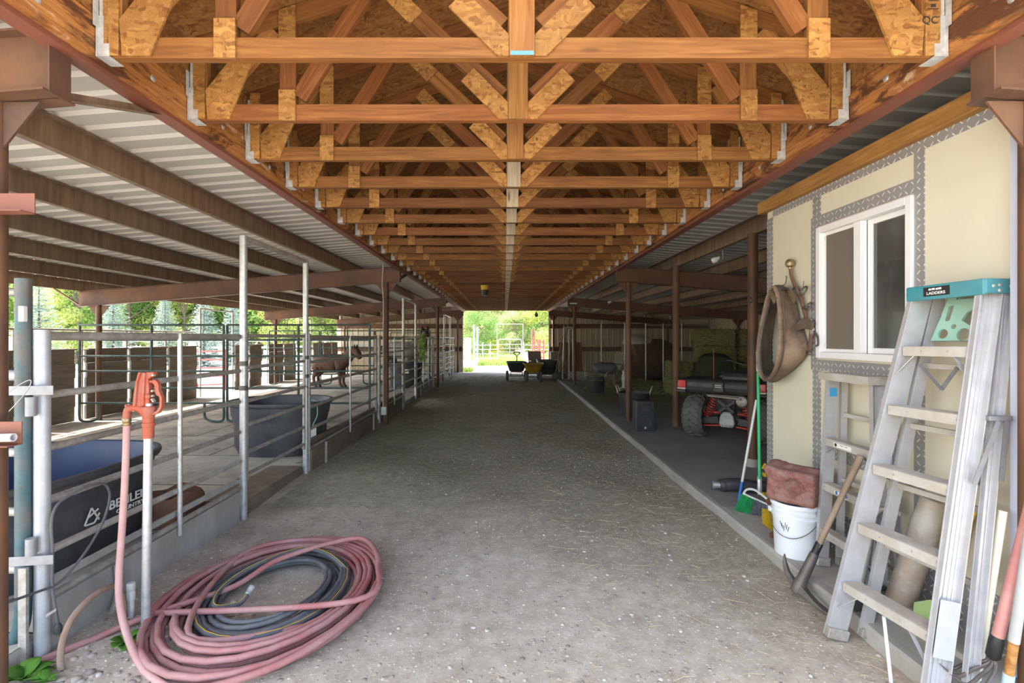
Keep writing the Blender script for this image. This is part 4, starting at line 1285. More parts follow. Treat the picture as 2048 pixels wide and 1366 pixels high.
# ------------------------------------------------------------------ animals
def equine(name, label, loc, rz, sc, coat, headcol, head, fat=1.0):
    V, E, Rr = [], [], []

    def add(p, r, par=None):
        V.append(p); Rr.append(r)
        if par is not None: E.append((par, len(V) - 1))
        return len(V) - 1
    hip = add((-.40, 0, .76), (.20, .21))
    loin = add((-.22, 0, .745), (.20, .215), hip); mid = add((0, 0, .72), (.215, .235), loin); rib = add((.2, 0, .72), (.20, .23), mid)
    ch = add((.38, 0, .74), (.175, .21), rib)
    rump = add((-.55, 0, .75), (.14, .15), hip)
    nk = add((.52, 0, .86), (.105, .15), ch)
    i = nk
    for p, r in head: i = add(p, r, i)
    for s in (-1, 1):
        j = add((.33, s * .11, .56), (.085, .10), ch); j = add((.33, s * .12, .44), .062, j); j = add((.335, s * .115, .30), .044, j); j = add((.33, s * .115, .17), .032, j); j = add((.345, s * .115, .085), .038, j); add((.365, s * .115, .025), .052, j)
        j = add((-.42, s * .12, .56), (.11, .13), hip); j = add((-.36, s * .13, .46), .085, j); j = add((-.48, s * .125, .325), .048, j); j = add((-.47, s * .12, .18), .034, j); j = add((-.455, s * .12, .085), .039, j); add((-.435, s * .12, .025), .053, j)
    t = thing(name, label, 'horse', loc, None, rz, world=False)
    t.scale = (sc, sc, sc)
    Rr = [(tuple(q * fat for q in r) if isinstance(r, tuple) else r * fat) for r in Rr]
    me = skin(V, E, Rr, 2)
    o = link('body', me, coat, t)
    hv = [Vector(p) for p, r in head]
    poll, muz = hv[-3], hv[-1]
    dd = (muz - poll).normalized(); side = dd.cross(Vector((0, 0, 1))).normalized()
    for s in (-1, 1):
        e0 = poll + side * s * .05 + Vector((0, 0, .05))
        MB().tube([e0, e0 + Vector((0, 0, .06)) + side * s * .015, e0 + Vector((0, 0, .135)) + side * s * .01], [.028, .032, .003], 8).build('ear', headcol, t)
        MB().lathe([(0, -.014), (.012, -.008), (.016, 0), (.012, .008), (0, .014)], poll + dd * .17 + side * s * .062 + Vector((0, 0, .015)), 10).build('eye', BLKST, t)
    cr = spline([poll + Vector((0, 0, .06)), (hv[0] + poll) / 2 + Vector((-.02, 0, .13)), Vector((.50, 0, .99)), Vector((.36, 0, .97))], 6)
    rnd = random.Random(5); b = MB()
    for p in cr:
        for k in range(3):
            q = p + Vector((rnd.uniform(-.02, .02), 0, rnd.uniform(-.02, .01)))
            b.tube([q + Vector((0, .0, .02)), q + Vector((0, .06, .01)), q + Vector((rnd.uniform(-.02, .02), .11, -.07)), q + Vector((rnd.uniform(-.03, .03), .12, -.17))], [.018, .02, .014, .003], 6)
    b.build('mane', MANE, t)
    b = MB()
    for k in range(9):
        yy = rnd.uniform(-.04, .04)
        b.tube(spline([(-.64, yy * .3, .82), (-.74, yy * .6, .74), (-.77, yy, .5), (-.74, yy * 1.2, .2)], 4), [.02] * 4 + [.022] * 5 + [.018, .014, .009, .004][:4], 6)
    b.build('tail', MANE, t)
    b = MB()
    for x, y in ((.372, .115), (.372, -.115), (-.428, .12), (-.428, -.12)):
        b = MB(); b.lathe([(.060, 0), (.062, .01), (.05, .06), (.03, .065)], (x, y, 0), 14).build('hoof', IRON, t)
    # head sheath in the darker colour
    return t


pony = equine('pony', 'shaggy brown pony standing side-on in the second stall', (-5.12, 14.55, .10), math.radians(-8), 1.0, PONY, MANE,
              [((.58, -.02, .98), (.11, .15)), ((.68, -.03, 1.09), (.095, .125)), ((.79, -.04, 1.09), (.095, .115)), ((.89, -.06, .95), .085), ((.95, -.07, .83), .070)], 1.22)
b = MB(); b.tube(spline([(.75, -.04, 1.13), (.79, -.10, 1.07), (.86, -.11, .97), (.90, -.1, .9)], 4), [.05, .055, .055, .05, .045, .045, .04, .04, .035, .035, .03, .03, .02], 8).build('forelock', MANE, pony)
horse = equine('horse', 'grey horse with a dark head looking over the rails beside a hay net', (-3.50, 16.75, .10), math.radians(-32), 1.42, HORSE, HORSEH,
               [((.62, -.02, .99), (.09, .12)), ((.76, -.06, 1.12), (.075, .10)), ((.84, -.12, 1.12), (.08, .10)), ((.90, -.20, .96), .068), ((.93, -.25, .82), .056)])
p0, p1 = Vector((.80, -.10, 1.16)), Vector((.935, -.26, .80))
b = MB(); b.loft([[p0.lerp(p1, f) + (Vector((math.cos(a), math.sin(a) * .9, 0)) * r) for a in [2 * PI * k / 14 for k in range(14)]] for f, r in ((-.08, .04), (0, .09), (.3, .098), (.55, .085), (.8, .074), (1.0, .07), (1.08, .035))])
b.build('face_mask', HORSEH, horse)
# hay net
rnd = random.Random(9); b = MB()
hc = Vector((-2.22, 13.35, 1.28))
for k in range(240):
    a, r, z = rnd.uniform(0, 2 * PI), rnd.random() ** .5, rnd.uniform(-.34, .36)
    w = (.13 if z > -.1 else .09) * (1.0 - abs(z) * .8)
    p = hc + Vector((w * r * math.cos(a), w * r * math.sin(a), z))
    d = Vector((rnd.gauss(0, .5), rnd.gauss(0, .5), rnd.gauss(-.3, .8))).normalized() * rnd.uniform(.06, .16)
    b.tube([p - d / 2, p + d / 2 + Vector((0, 0, -.02))], .006, 4, cap=False)
t = thing('hay_net', 'bunch of green hay hung on the rails in front of the dark headed horse', 'hay net', hc - Vector((0, 0, .4)))
b.build('hay', mat('fresh hay', (.34, .46, .13), (.24, .34, .09), .9), t)['kind'] = 'stuff'
MB().tube([hc + Vector((0, 0, .28)), (XF, 13.35, 1.585)], .006, 6).build('cord', IRON, t)

# ================================================================== things along the cream wall
def lerp(a, b, f): return Vector(a).lerp(Vector(b), f)


def crail(p0, p1, depth_dir, w, d, t=.004):
    'C-channel rail from p0 to p1; web depth along depth_dir, flanges to the side'
    p0, p1 = Vector(p0), Vector(p1); ax = (p1 - p0).normalized()
    dd = (Vector(depth_dir) - ax * ax.dot(Vector(depth_dir))).normalized(); sd = ax.cross(dd)
    return ax, dd, sd


def stepladder(label, FL, FR, TL, TR, rear_off_foot, rear_off_top, steps, rail_d, name='stepladder', rear_rungs=5, rail_foot=None):
    'a folded stepladder: front feet FL / FR, tops TL / TR'
    FL, FR, TL, TR = map(Vector, (FL, FR, TL, TR))
    t = thing(name, label, 'ladder', (FL + FR) / 2)
    inx = Vector((1, 0, 0))
    for nm, f, q, sg in (('left', FL, TL, 1), ('right', FR, TR, -1)):
        ax, dd, sd = crail(f, q, inx, 0, 0)
        b = MB()
        # web of the rail, its wide face across the lane; two flanges turned inwards
        inward = (FR - FL if nm == 'left' else FL - FR).normalized()
        fl = .026
        b.bar(f, q, .0035, rail_d, up=dd)
        for e in (-1, 1):
            b.bar(f + dd * e * (rail_d / 2 - .0022) - inward * fl / 2 * sg * sg, q + dd * e * (rail_d / 2 - .0022) - inward * fl / 2, fl, .004, up=dd)
        for e in (-.28, -.1, .1, .28):
            b.bar(f + dd * e * rail_d - inward * .003, q + dd * e * rail_d - inward * .003, .004, .006, up=dd)
        b.build('front_rail', ALU, t, smooth=0)
        MB().bar(f - ax * .003, f + ax * .05, .034, rail_d + .008, up=dd).build('foot', GALVD, t, smooth=0, bevel=.003)
        f2, q2 = f + rear_off_foot, q + rear_off_top
        q2 = q2 - ax * .03
        b = MB()
        rd = rail_d * .55
        b.bar(f2, q2, .003, rd, up=dd)
        for e in (-1, 1): b.bar(f2 + dd * e * (rd / 2 - .002) - inward * .011, q2 + dd * e * (rd / 2 - .002) - inward * .011, .022, .0036, up=dd)
        for e in (-.2, .2): b.bar(f2 + dd * e * rd - inward * .003, q2 + dd * e * rd - inward * .003, .004, .005, up=dd)
        b.build('rear_rail', ALU, t, smooth=0)
        MB().bar(f2, f2 + ax * .045, .03, rd + .006, up=dd).build('foot', GALVD, t, smooth=0, bevel=.003)
    axl = (TL - FL).normalized()
    for fz in steps:
        a, c = lerp(FL, TL, fz), lerp(FR, TR, fz)
        n = (c - a).normalized()
        a, c = a + n * .004, c - n * .004
        b = MB()
        up = Vector((0, 0, 1)); fw = n.cross(up); fw = fw if fw.x < 0 else -fw
        b.bar(a, c, rail_d * .92, .003, up=up)
        b.bar(a + fw * rail_d * .45 - up * .022, c + fw * rail_d * .45 - up * .022, .003, .044, up=up)
        b.bar(a - fw * rail_d * .45 - up * .014, c - fw * rail_d * .45 - up * .014, .003, .026, up=up)
        for k in range(9):
            o = fw * rail_d * (.38 - .095 * k) + up * .0022
            b.bar(a + o, c + o, .004, .0022, up=up)
        s = b.build('step', ALUD, t, smooth=0)
        for f in (.03, .3, .7, .97):
            MB().lathe([(0, -.002), (.005, -.0015), (.006, .001), (.006, .002)], lerp(a, c, f) + fw * (rail_d * .46) - up * .02, 8, -fw).build('rivet', GALVD, s)
    # short braces below the lowest and topmost steps
    for fz, sgn in ((steps[0], -1), (steps[-1], -1)):
        for f, q in ((FL, TL), (FR, TR)):
            a = lerp(f, q, fz); m = lerp(lerp(FL, TL, fz), lerp(FR, TR, fz), .22 if f is FL else .78)
            MB().bar(lerp(f, q, fz - .075) + Vector((-rail_d * .3, 0, 0)), m + Vector((-rail_d * .36, 0, -.035)), .016, .003).build('brace', ALU, t, smooth=0)
    for k in range(rear_rungs):
        fz = .10 + .8 * k / max(1, rear_rungs - 1) * .86
        a, c = lerp(FL + rear_off_foot, TL + rear_off_top, fz), lerp(FR + rear_off_foot, TR + rear_off_top, fz)
        MB().bar(a, c, .02, .028).build('rear_rung', ALUD, t, smooth=0, bevel=.003)
    return t


FL, FR = Vector((1.70, 2.53, 0.012)), Vector((1.775, 2.06, 0.012))
TL, TR = Vector((2.115, 2.485, 1.785)), Vector((2.155, 2.20, 1.79))
L = stepladder('tall aluminium stepladder with a teal top folded flat against the cream wall', FL, FR, TL, TR, Vector((.155, .005, .0)), Vector((.085, .0, 0)), [.165, .335, .505, .675, .842], .098)
# teal cap
d = (TR - TL).normalized(); nx = Vector((-d.y, d.x, 0)); nx = nx if nx.x > 0 else -nx
A, Bc = TL - d * .035, TR + d * .035
cap = MB()
cap.prism([(0, -.045), ((Bc - A).length, -.045), ((Bc - A).length, .088), ((Bc - A).length - .02, .112), (.02, .112), (0, .088)], A + Vector((0, 0, .012)), d, nx, .02)
cap.bar(A + nx * -.060 + Vector((0, 0, -.015)), Bc + nx * -.060 + Vector((0, 0, -.015)), .010, .072)
cap.bar(A + nx * .11 + Vector((0, 0, -.008)), Bc + nx * .11 + Vector((0, 0, -.008)), .010, .055)
for q in (A, Bc): cap.bar(q + nx * -.060 + Vector((0, 0, -.012)), q + nx * .105 + Vector((0, 0, -.012)), .012, .066)
co = cap.build('top_cap', TEAL, L, smooth=0, bevel=.005)
lm = axes(lerp(A, Bc, .42) + nx * -.0665 + Vector((0, 0, -.012)), d, (0, 0, 1))
MB().bar(lerp(A, Bc, .25) + nx * -.0655 + Vector((0, 0, -.012)), lerp(A, Bc, .60) + nx * -.0655 + Vector((0, 0, -.012)), .0012, .044).build('name_plate', BLKST, co, smooth=0)
letters('LADDERS', .019, 'lettering', STICK, co, lm @ Matrix.Translation((0, -.009, .0)), .0006, sx=1.1)
b = MB()
for k, (u, w_) in enumerate(((-.028, .012), (-.011, .014), (.006, .01), (.020, .014))):
    b.box((u, .010 + .001 * (k % 2), 0), (w_, .009, .001))
o = b.build('worn_mark', STICK, co, smooth=0); o.matrix_basis = lm
for f, zz in ((.06, .0), (.30, .004), (.30, -.02), (.75, .0)):
    MB().lathe([(0, -.004), (.006, -.003), (.008, 0), (.008, .002)], Bc + d * .0065 + nx * (-.03 + f * .13) + Vector((0, 0, zz - .012)), 10, -d).build('rivet', GALVD, co)
# mint tool tray hung between the rails
def circ(cx, cy, r, n=20): return [(cx + r * math.cos(2 * PI * k / n), cy + r * math.sin(2 * PI * k / n)) for k in range(n)]
me = plate([(0, 0), (.24, 0), (.26, .05), (.235, .20), (.21, .245), (.06, .245), (.045, .20), (.03, .12)],
           [[(.09, .205), (.19, .205), (.19, .226), (.09, .226)], circ(.055, .035, .024), circ(.10, .07, .012), [(.13, .10), (.15, .14), (.19, .155), (.21, .13), (.2, .09), (.17, .075)], circ(.15, .03, .03, 16), [(.055, .10), (.075, .10), (.085, .175), (.06, .175)]], .012, 'tray')
tr = link('tool_tray', me, MINT, L)
q = lerp(lerp(FL, TL, .875), lerp(FR, TR, .875), .06) + Vector((.075, 0, -.03))
tr.matrix_basis = axes(q, d, (TL - FL).normalized())
# spreader bars
p = lerp(FR, TR, .66) + Vector((.10, -.03, 0))
MB().bar(p + Vector((-.05, -.004, .02)), p + Vector((.05, -.004, .02)), .02, .022).build('spreader_bracket', DKAL, L, smooth=0, bevel=.003)
MB().bar(p + Vector((-.01, -.012, .01)), p + Vector((-.12, -.018, -.26)), .003, .022, up=(1, 0, 0)).build('spreader_bar', DKAL, L, smooth=0)
MB().bar(p + Vector((.03, -.012, .01)), p + Vector((.0, -.014, -.25)), .003, .022, up=(1, 0, 0)).build('spreader_bar', DKAL, L, smooth=0)
p = lerp(FL, TL, .76) + Vector((.06, -.01, 0))
MB().bar(p + Vector((0, -.02, .06)), p + Vector((.05, -.09, -.06)), .003, .02, up=(0, 1, 0)).bar(p + Vector((.05, -.088, -.06)), p + Vector((.06, -.16, .05)), .003, .02, up=(0, 1, 0)).build('spreader_bar', DKAL, L, smooth=0)
p = lerp(FR, TR, .115) + Vector((0, -.031, 0))
MB().bar(p, p + (TR - FR) * .13, .0012, .085, up=(1, 0, 0)).build('paper_label', WORN, L, smooth=0)
MB().bar(lerp(lerp(FL, TL, .16), lerp(FR, TR, .16), .5) + Vector((-.03, 0, -.045)), FR + Vector((-.03, .14, .0)) + Vector((-.02, 0, .0)), .014, .003).build('front_brace', ALU, L, smooth=0)

# smaller ladder behind it
SL_ = stepladder('smaller dusty aluminium stepladder with a flat top, leaning under the window', (2.045, 3.17, .092), (2.055, 2.71, .092), (2.145, 3.21, 1.31), (2.15, 2.86, 1.31), Vector((.115, 0, 0)), Vector((.075, 0, 0)), [.19, .43, .665], .072, rear_rungs=3)
a0, a1 = Vector((2.12, 3.25, 1.325)), Vector((2.13, 2.82, 1.325))
dd = (a1 - a0).normalized(); nn = Vector((1, 0, 0))
c2_ = MB()
Ls = (a1 - a0).length
c2_.prism([(0, -.05), (Ls, -.05), (Ls + .01, .12), (.06, .125), (0, .09)], a0, dd, nn, .004)
c2_.bar(a0 + nn * -.05 + Vector((0, 0, -.022)), a1 + nn * -.05 + Vector((0, 0, -.022)), .003, .048).bar(a1 + nn * -.05 + Vector((0, 0, -.022)), a1 + nn * .118 + Vector((0, .01, -.022)), .003, .048).bar(a0 + nn * -.05 + Vector((0, 0, -.022)), a0 + nn * .09 + Vector((0, 0, -.022)), .003, .048)
cp_ = c2_.build('top_cap', ALUD, SL_, smooth=0)
q = lerp((2.045, 3.17, .09), (2.145, 3.21, 1.31), .9)
MB().box(q + Vector((0, -.0045, .01)), (.045, .001, .055)).build('blue_label', BLUEL, SL_, smooth=0)
q = lerp((2.055, 2.71, .09), (2.15, 2.86, 1.31), .84) + Vector((0, .026, 0))
yl_ = MB().bar(q + Vector((0, -.029, -.13)), q + Vector((.018, -.008, .13)), .001, .05, up=(1, 0, 0)).build('yellow_label', YELST, SL_, smooth=0)
b = MB()
rnd = random.Random(4)
for k in range(11):
    f = -.11 + .02 * k
    b.bar(q + Vector((-.014 + .0 + f * .07, -.0305 + (f + .13) * .08, f)), q + Vector((.004 + rnd.random() * .014 + f * .07, -.0305 + (f + .13) * .08, f)), .0008, .005)
b.bar(q + Vector((-.012, -.0095, .118)), q + Vector((.038, -.0095, .118)), .0008, .016)
b.build('print', INK, yl_, smooth=0)
st = [c for c in SL_.children if c.name.startswith('step')]
st.sort(key=lambda c: c.name)
for c, fz, m1, fr in ((st[2], .665, STICK, (.22, .62)), (st[1], .43, BLUE, (.28, .55))):
    a, e = lerp((2.045, 3.17, .09), (2.145, 3.21, 1.31), fz), lerp((2.055, 2.71, .09), (2.15, 2.86, 1.31), fz)
    MB().bar(lerp(a, e, fr[0]) + Vector((-.036, 0, -.022)), lerp(a, e, fr[1]) + Vector((-.036, 0, -.022)), .001, .026 if m1 is STICK else .018).build('label', m1 if m1 is STICK else STICK, c, smooth=0)
    b = MB()
    for k in range(3): b.lathe([(0, -.0002), (.011, -.0001), (.011, .0004), (0, .0005)], lerp(a, e, fr[0] + .05 + .1 * k) + Vector((-.0368, 0, -.022)), 12, (-1, 0, 0)) if k == 0 or m1 is BLUE else b.bar(lerp(a, e, fr[0] + .05 + .1 * k) + Vector((-.0368, 0, -.022 + .004)), lerp(a, e, fr[0] + .12 + .1 * k) + Vector((-.0368, 0, -.018)), .0005, .003)
    b.build('print', INK if m1 is STICK else BLUE, c)

# white bucket and the salt block on it
bx, by, bz = 1.99, 3.365, .082
t = thing('bucket', 'white plastic five gallon bucket standing on the slab', 'bucket', (bx, by, bz))
MB().lathe([(.0, .012), (.122, .012), (.126, 0), (.130, .003), (.142, .255), (.150, .257), (.150, .268), (.143, .27), (.144, .292), (.152, .294), (.152, .304), (.145, .306), (.147, .332), (.156, .334), (.156, .352), (.150, .360), (.144, .360), (.14, .30), (.126, .02), (0, .016)], (bx, by, bz), 40).build('shell', WHITEB, t)
hp = [(bx + .152 * math.cos(a), by + .152 * math.sin(a), bz + .268 - .12 * max(0, math.sin((a - PI * .93) / (PI * .9) * PI)) if 0 else bz + .275 - .13 * math.sin(PI * i / 16)) for i, a in enumerate([PI * .80 + PI * .86 * i / 16 for i in range(17)])]
MB().tube([Vector(p) + (Vector(p) - Vector((bx, by, p[2]))).normalized() * .006 for p in hp], .0024, 6).build('bail', IRON, t)
for p in (hp[0], hp[-1]): MB().box(p, (.03, .03, .035)).build('ear', WHITEB, t, bevel=.004)
b = MB()
rnd = random.Random(6)
for k in range(6):
    a = PI * (1.13 + .018 * k); z = bz + .205 - .012 * (k % 3)
    c = Vector((bx + .1415 * math.cos(a), by + .1415 * math.sin(a), z)); s = Vector((-math.sin(a), math.cos(a), 0))
    b.bar(c, c + s * (.004 * (k - 3)) + Vector((0, 0, .034)), .002, .003)
b.build('scribble', INK, t, smooth=0)
S = MB()
sv = []
nx_, ny_, nz_ = 10, 10, 8
W, Dp, Hh = .24, .25, .235
bm = bmesh.new()
bmesh.ops.create_cube(bm, size=1.0)
bmesh.ops.subdivide_edges(bm, edges=bm.edges[:], cuts=15, use_grid_fill=True)
for v in bm.verts:
    x, y, z = v.co
    r = (abs(2 * x) ** 16 + abs(2 * y) ** 16 + abs(2 * z) ** 16) ** (1 / 16) or 1
    v.co = v.co / r
    x, y, z = v.co
    if z > .3: v.co.z += (.11 * math.exp(-((x + .02) / .18) ** 2) - .02) * (z - .3) / .2 - .04
    if x < -.3:                                  # dished lick mark on the face towards the lane
        dd2 = ((y + .08) / .19) ** 2 + ((z + .0) / .23) ** 2
        if dd2 < 1: v.co.x += .24 * min(1, 3.0 * (1 - dd2))
    if y > .3 and z > .2: v.co.z += .05; v.co.y += .05
    v.co += Vector((math.sin(9 * y + 4 * z), math.sin(8 * z + 5 * x), math.sin(7 * x + 6 * y))) * .008
me = bpy.data.meshes.new('salt'); bm.to_mesh(me); bm.free()
for p in me.polygons: p.use_smooth = True
o = link('salt_block', me, SALT)
o.scale = (W, .30, Hh); o.location = (bx - .005, by - .015, bz + .362 + Hh / 2); o.rotation_euler = (0, 0, math.radians(38))
tag(o, 'dark red mineral salt block with a licked hollow, sitting on the white bucket', 'salt block')
# rusty cast bracket behind the bucket
t = thing('iron_bracket', 'rusty brown iron bracket with a ring standing behind the white bucket', 'bracket', (1.98, 3.60, .08))
RB = mat('brown rust', (.20, .09, .05), (.13, .055, .035), .8, .1, 14, bump=.2)
b = MB()
b.prism([(-.05, 0), (.05, 0), (.05, .03), (.022, .05), (.026, .16), (.06, .25), (.075, .30), (.02, .285), (-.035, .31), (-.085, .27), (-.03, .20), (-.022, .05), (-.05, .03)], (2.0, 3.62, .081), (1, 0, 0), (0, 0, 1), .03).build('casting', RB, t, smooth=0, bevel=.004)
MB().tube([(1.985 + .035 * math.cos(a), 3.57 + .028 * math.sin(a), .15) for a in [2 * PI * k / 16 for k in range(16)]], .008, 8, closed=True).build('ring', RB, t)
# brooms
c0 = Vector((2.03, 4.30, .10)); top = Vector((2.265, 4.33, 1.54)) + Vector((-.06, 0, 0))
t = thing('broom', 'broom with green and grey bristles and a green pole at the corner of the wall', 'broom', (c0.x, c0.y, .08))
pb = at(1519, 982, 4.20); pt = at(1516, 742, 4.33); ptt = at(1515, 704, 4.34)
MB().tube([pb + Vector((0, 0, .10)), pt], .0125, 12).build('pole', POLEG, t)
MB().tube([pt, ptt], .0135, 12).build('grip', PVC, t)
MB().lathe([(.016, -.03), (.019, 0), (.018, .11), (.0135, .13)], pb, 14, (pt - pb)).build('silver_tape', GALV, t)
bl, br = at(1487, 988, 4.18), at(1545, 1014, 4.02)
ds = (br - bl).normalized()
arch = [bl, lerp(bl, br, .12) + Vector((0, 0, .05)), lerp(bl, br, .38) + Vector((0, 0, .075)), lerp(bl, br, .66) + Vector((0, 0, .06)), lerp(bl, br, .88) + Vector((0, 0, .035)), br]
MB().tube(spline(arch, 5), .010, 8).tube([bl, br], .011, 8).build('head_frame', PVC, t)
for k in range(3): pass
for nm, m, f0, f1 in (('green_bristles', GRN, 0, .38), ('grey_bristles', GREY, .38, 1.0)):
    rnd = random.Random(8); b = MB()
    for k in range(int(900 * (f1 - f0))):
        f = rnd.uniform(f0, f1); p = lerp(bl, br, f) + Vector((rnd.uniform(-.02, .02), rnd.uniform(-.02, .02), 0))
        sp_ = Vector((-.055 + .05 * f + rnd.uniform(-.012, .012), rnd.uniform(-.01, .01) - .02 * f, 0))
        L_ = (p.z - .083) * 1.0
        b.tube([p, p + sp_ * .5 + Vector((0, 0, -L_ * .5)), p + sp_ + Vector((0, 0, -L_ * rnd.uniform(.9, 1.0)))], [.0022, .002, .0018], 3, cap=False)
    b.build(nm, m, t, smooth=0)['kind'] = 'stuff'
t = thing('mop_pole', 'white pole with a blue lower end leaning behind the green broom', 'pole', at(1478, 992, 4.36))
a, e = at(1477, 998, 4.40), at(1513, 800, 4.42)
a.z = .085
m = lerp(a, e, .2)
MB().tube([a, m], .0125, 12).build('blue_end', BLUE, t)
MB().tube([m, e], .0115, 12).build('shaft', PVC, t)
# scrub brush
p = Vector((2.03, 3.93, .08)); p = at(1548, 1040, 3.82); p.z = .145
t = thing('scrub_brush', 'scrub brush with yellow bristles lying on its side by the bucket', 'brush', (p.x, p.y, .08))
MB().prism([(-.06, -.06), (.05, -.06), (.065, 0), (.05, .06), (-.06, .06), (-.07, 0)], p + Vector((.035, 0, 0)), (0, 1, 0), (0, 0, 1), .055).build('block', BLACKP, t, bevel=.008)
rnd = random.Random(3); b = MB()
for k in range(420):
    y, z = rnd.uniform(-.058, .058), rnd.uniform(-.06, .055)
    q = p + Vector((.006, y, z)); e = q + Vector((-.055 - .012 * rnd.random(), y * .25, z * .12))
    e.z = max(e.z, .082)
    b.tube([q, e], .0024, 3, cap=False)
b.build('bristles', YELL, t, smooth=0)['kind'] = 'stuff'
# black folded bag tube and the yellow tool behind the corner
t = thing('tube_bag', 'long black folded canopy in a dusty sleeve lying on the slab', 'canopy bag', (1.95, 4.55, .08))
a, e = at(1428, 985, 4.72), at(1540, 958, 4.62)
a.z = .145; e.z = .155
MB().tube(spline([a + (e - a) * .1, lerp(a, e, .4) + Vector((0, .01, .01)), lerp(a, e, .7), e], 5), [.052, .056, .056, .058, .06, .06, .06, .06, .058, .058, .056, .056, .054, .054, .052, .05], 16).build('sleeve', BLACKP, t)
MB().tube([a, a + (e - a) * .2], .03, 12).tube([a - (e - a) * .02, a + (e - a) * .02], .036, 12).build('metal_end', GALV, t)
MB().lathe([(.058, -.015), (.061, 0), (.058, .015)], lerp(a, e, .17), 16, e - a).build('strap', BLACKP, t)
p = at(1527, 945, 4.62)
t = thing('yellow_clamp', 'yellow plastic tool head behind the corner of the cream wall', 'tool', p)
MB().bar(p + Vector((0, 0, -.02)), p + Vector((.07, 0, -.02)), .05, .035).bar(p + Vector((.0, 0, .03)), p + Vector((.03, 0, .08)), .04, .03).build('body', YELL, t, bevel=.005)
MB().bar(p + Vector((-.02, 0, -.20)), p + Vector((.1, 0, -.20)), .06, .05).build('base', YELL, t, bevel=.006)
MB().bar(p + Vector((.045, .0, -.18)), p + Vector((.045, .0, -.03)), .03, .03).build('stem', BLACKP, t)
# pick mattock
a, e = Vector((1.735, 2.93, .125)), at(1722, 912, 2.84)
a = at(1603, 1162, 2.93); ax = (e - a).normalized()
t = thing('pick_mattock', 'pick mattock with a long wooden handle leaning on the small ladder, head on the dirt', 'pickaxe', (a.x, a.y, 0))
hl = (e - a).length
sec = []
_, s_, u_ = frame(ax)
for f, r in ((.28, .0165), (.5, .016), (.8, .0165), (.95, .0185), (1.0, .0185)):
    sec.append([a + ax * hl * f + (s_ * math.cos(q) * r * 1.25 + u_ * math.sin(q) * r) for q in [2 * PI * k / 16 for k in range(16)]])
MB().loft(sec).build('handle', HANDLE, t)
MB().lathe([(.021, .11 * hl + .02), (.0215, .12 * hl), (.0205, .31 * hl), (.018, .315 * hl)], a, 16, ax).build('grip_wrap', BLKST, t)
MB().lathe([(.036, -.07), (.038, -.03), (.030, .02), (.0255, .17), (.024, .185), (.02, .19)], a, 18, ax).build('socket', IRON, t)
c = a - ax * .035
hd = Vector((.16, -.42, -.16)).normalized(); hd = (hd - ax * hd.dot(ax)).normalized(); nn_ = ax.cross(hd)
fwd = [c, c + hd * .06 - ax * .012, c + hd * .12 - ax * .02, c + hd * .18 - ax * .02, c + hd * .235 - ax * .012]
bk = [c, c - hd * .05 + ax * .005, c - hd * .095 + ax * .03, c - hd * .13 + ax * .07, c - hd * .15 + ax * .11]
b = MB()
b.loft([[p + nn_ * x * w1 + ax * z * h1 for x, z in ((-1, -1), (1, -1), (1, 1), (-1, 1))] for p, w1, h1 in zip(fwd, (.030, .026, .028, .032, .034), (.030, .016, .010, .006, .003))])
b.loft([[p + nn_ * x * w1 + (ax * .6 + hd * .8) * z * h1 for x, z in ((-1, -1), (1, -1), (1, 1), (-1, 1))] for p, w1, h1 in zip(bk, (.030, .020, .015, .010, .004), (.028, .018, .014, .010, .004))])
b.build('head', IRON, t, smooth=30, bevel=.003)
# long steel cylinder and things behind the tall ladder
a, e = at(1806, 1225, 2.52), at(1850, 1010, 2.60)
a = Vector((2.06, 2.60, .09)); e = Vector((2.185, 2.50, .74))
t = thing('gas_cylinder', 'long dusty grey steel cylinder standing behind the tall ladder', 'cylinder', a)
MB().lathe([(.0, 0), (.05, .0), (.062, .012), (.064, .03), (.064, .56), (.058, .60), (.06, .61), (.06, .66), (.05, .665), (.048, .6), (0, .6)], a, 26, e - a).build('body', mat('dusty grey steel', (.46, .43, .385), (.33, .29, .24), .6, .2, 5, dirt=(.25, .15, .1), dirtamt=.55), t)
MB().tube(spline([a + Vector((-.02, .12, .48)), a + Vector((.0, .08, .53)), a + Vector((.05, .02, .52))], 5), .016, 10).build('elbow', GALVD, t)
MB().tube([a + Vector((-.075, .16, .02)), a + Vector((-.01, .125, .50))], .016, 10).build('side_pipe', GALV, t)
MB().tube([a + Vector((.02, -.07, .07)), a + Vector((-.02, -.14, .06))], .014, 10).build('side_pipe', GALVD, t)
a, e = at(1945, 1020, 2.36), at(1925, 1120, 2.40)
a.x = e.x = 2.225
a, e = Vector((2.24, 2.38, .735)), Vector((2.20, 2.43, .46))
t = thing('yellow_scoop', 'bright yellow ribbed plastic scoop poking out behind the tall ladder', 'scoop', e)
b = MB(); b.bar(a, e, .085, .012, up=(1, 0, 0), w1=.03)
for k in range(7): b.bar(a + (e - a) * (.06 + .08 * k) + Vector((-.009, .035, 0)), a + (e - a) * (.06 + .08 * k) + Vector((-.009, -.035, 0)), .008, .006)
b.build('blade', YELL, t, smooth=0, bevel=.003)
MB().tube([e, Vector((2.19, 2.50, .09))], .012, 10).build('handle', HANDLE, t)
a, e = Vector((2.18, 2.73, .80)), Vector((2.13, 2.80, .09))
t = thing('yellow_handled_tool', 'black rod with a yellow grip leaning between the two ladders', 'tool', e)
MB().tube([a, lerp(a, e, .16)], .016, 10).build('grip', YELL, t)
MB().tube([lerp(a, e, .16), e], .008, 8).build('rod', IRON, t)
p = Vector((2.0, 2.46, .085))
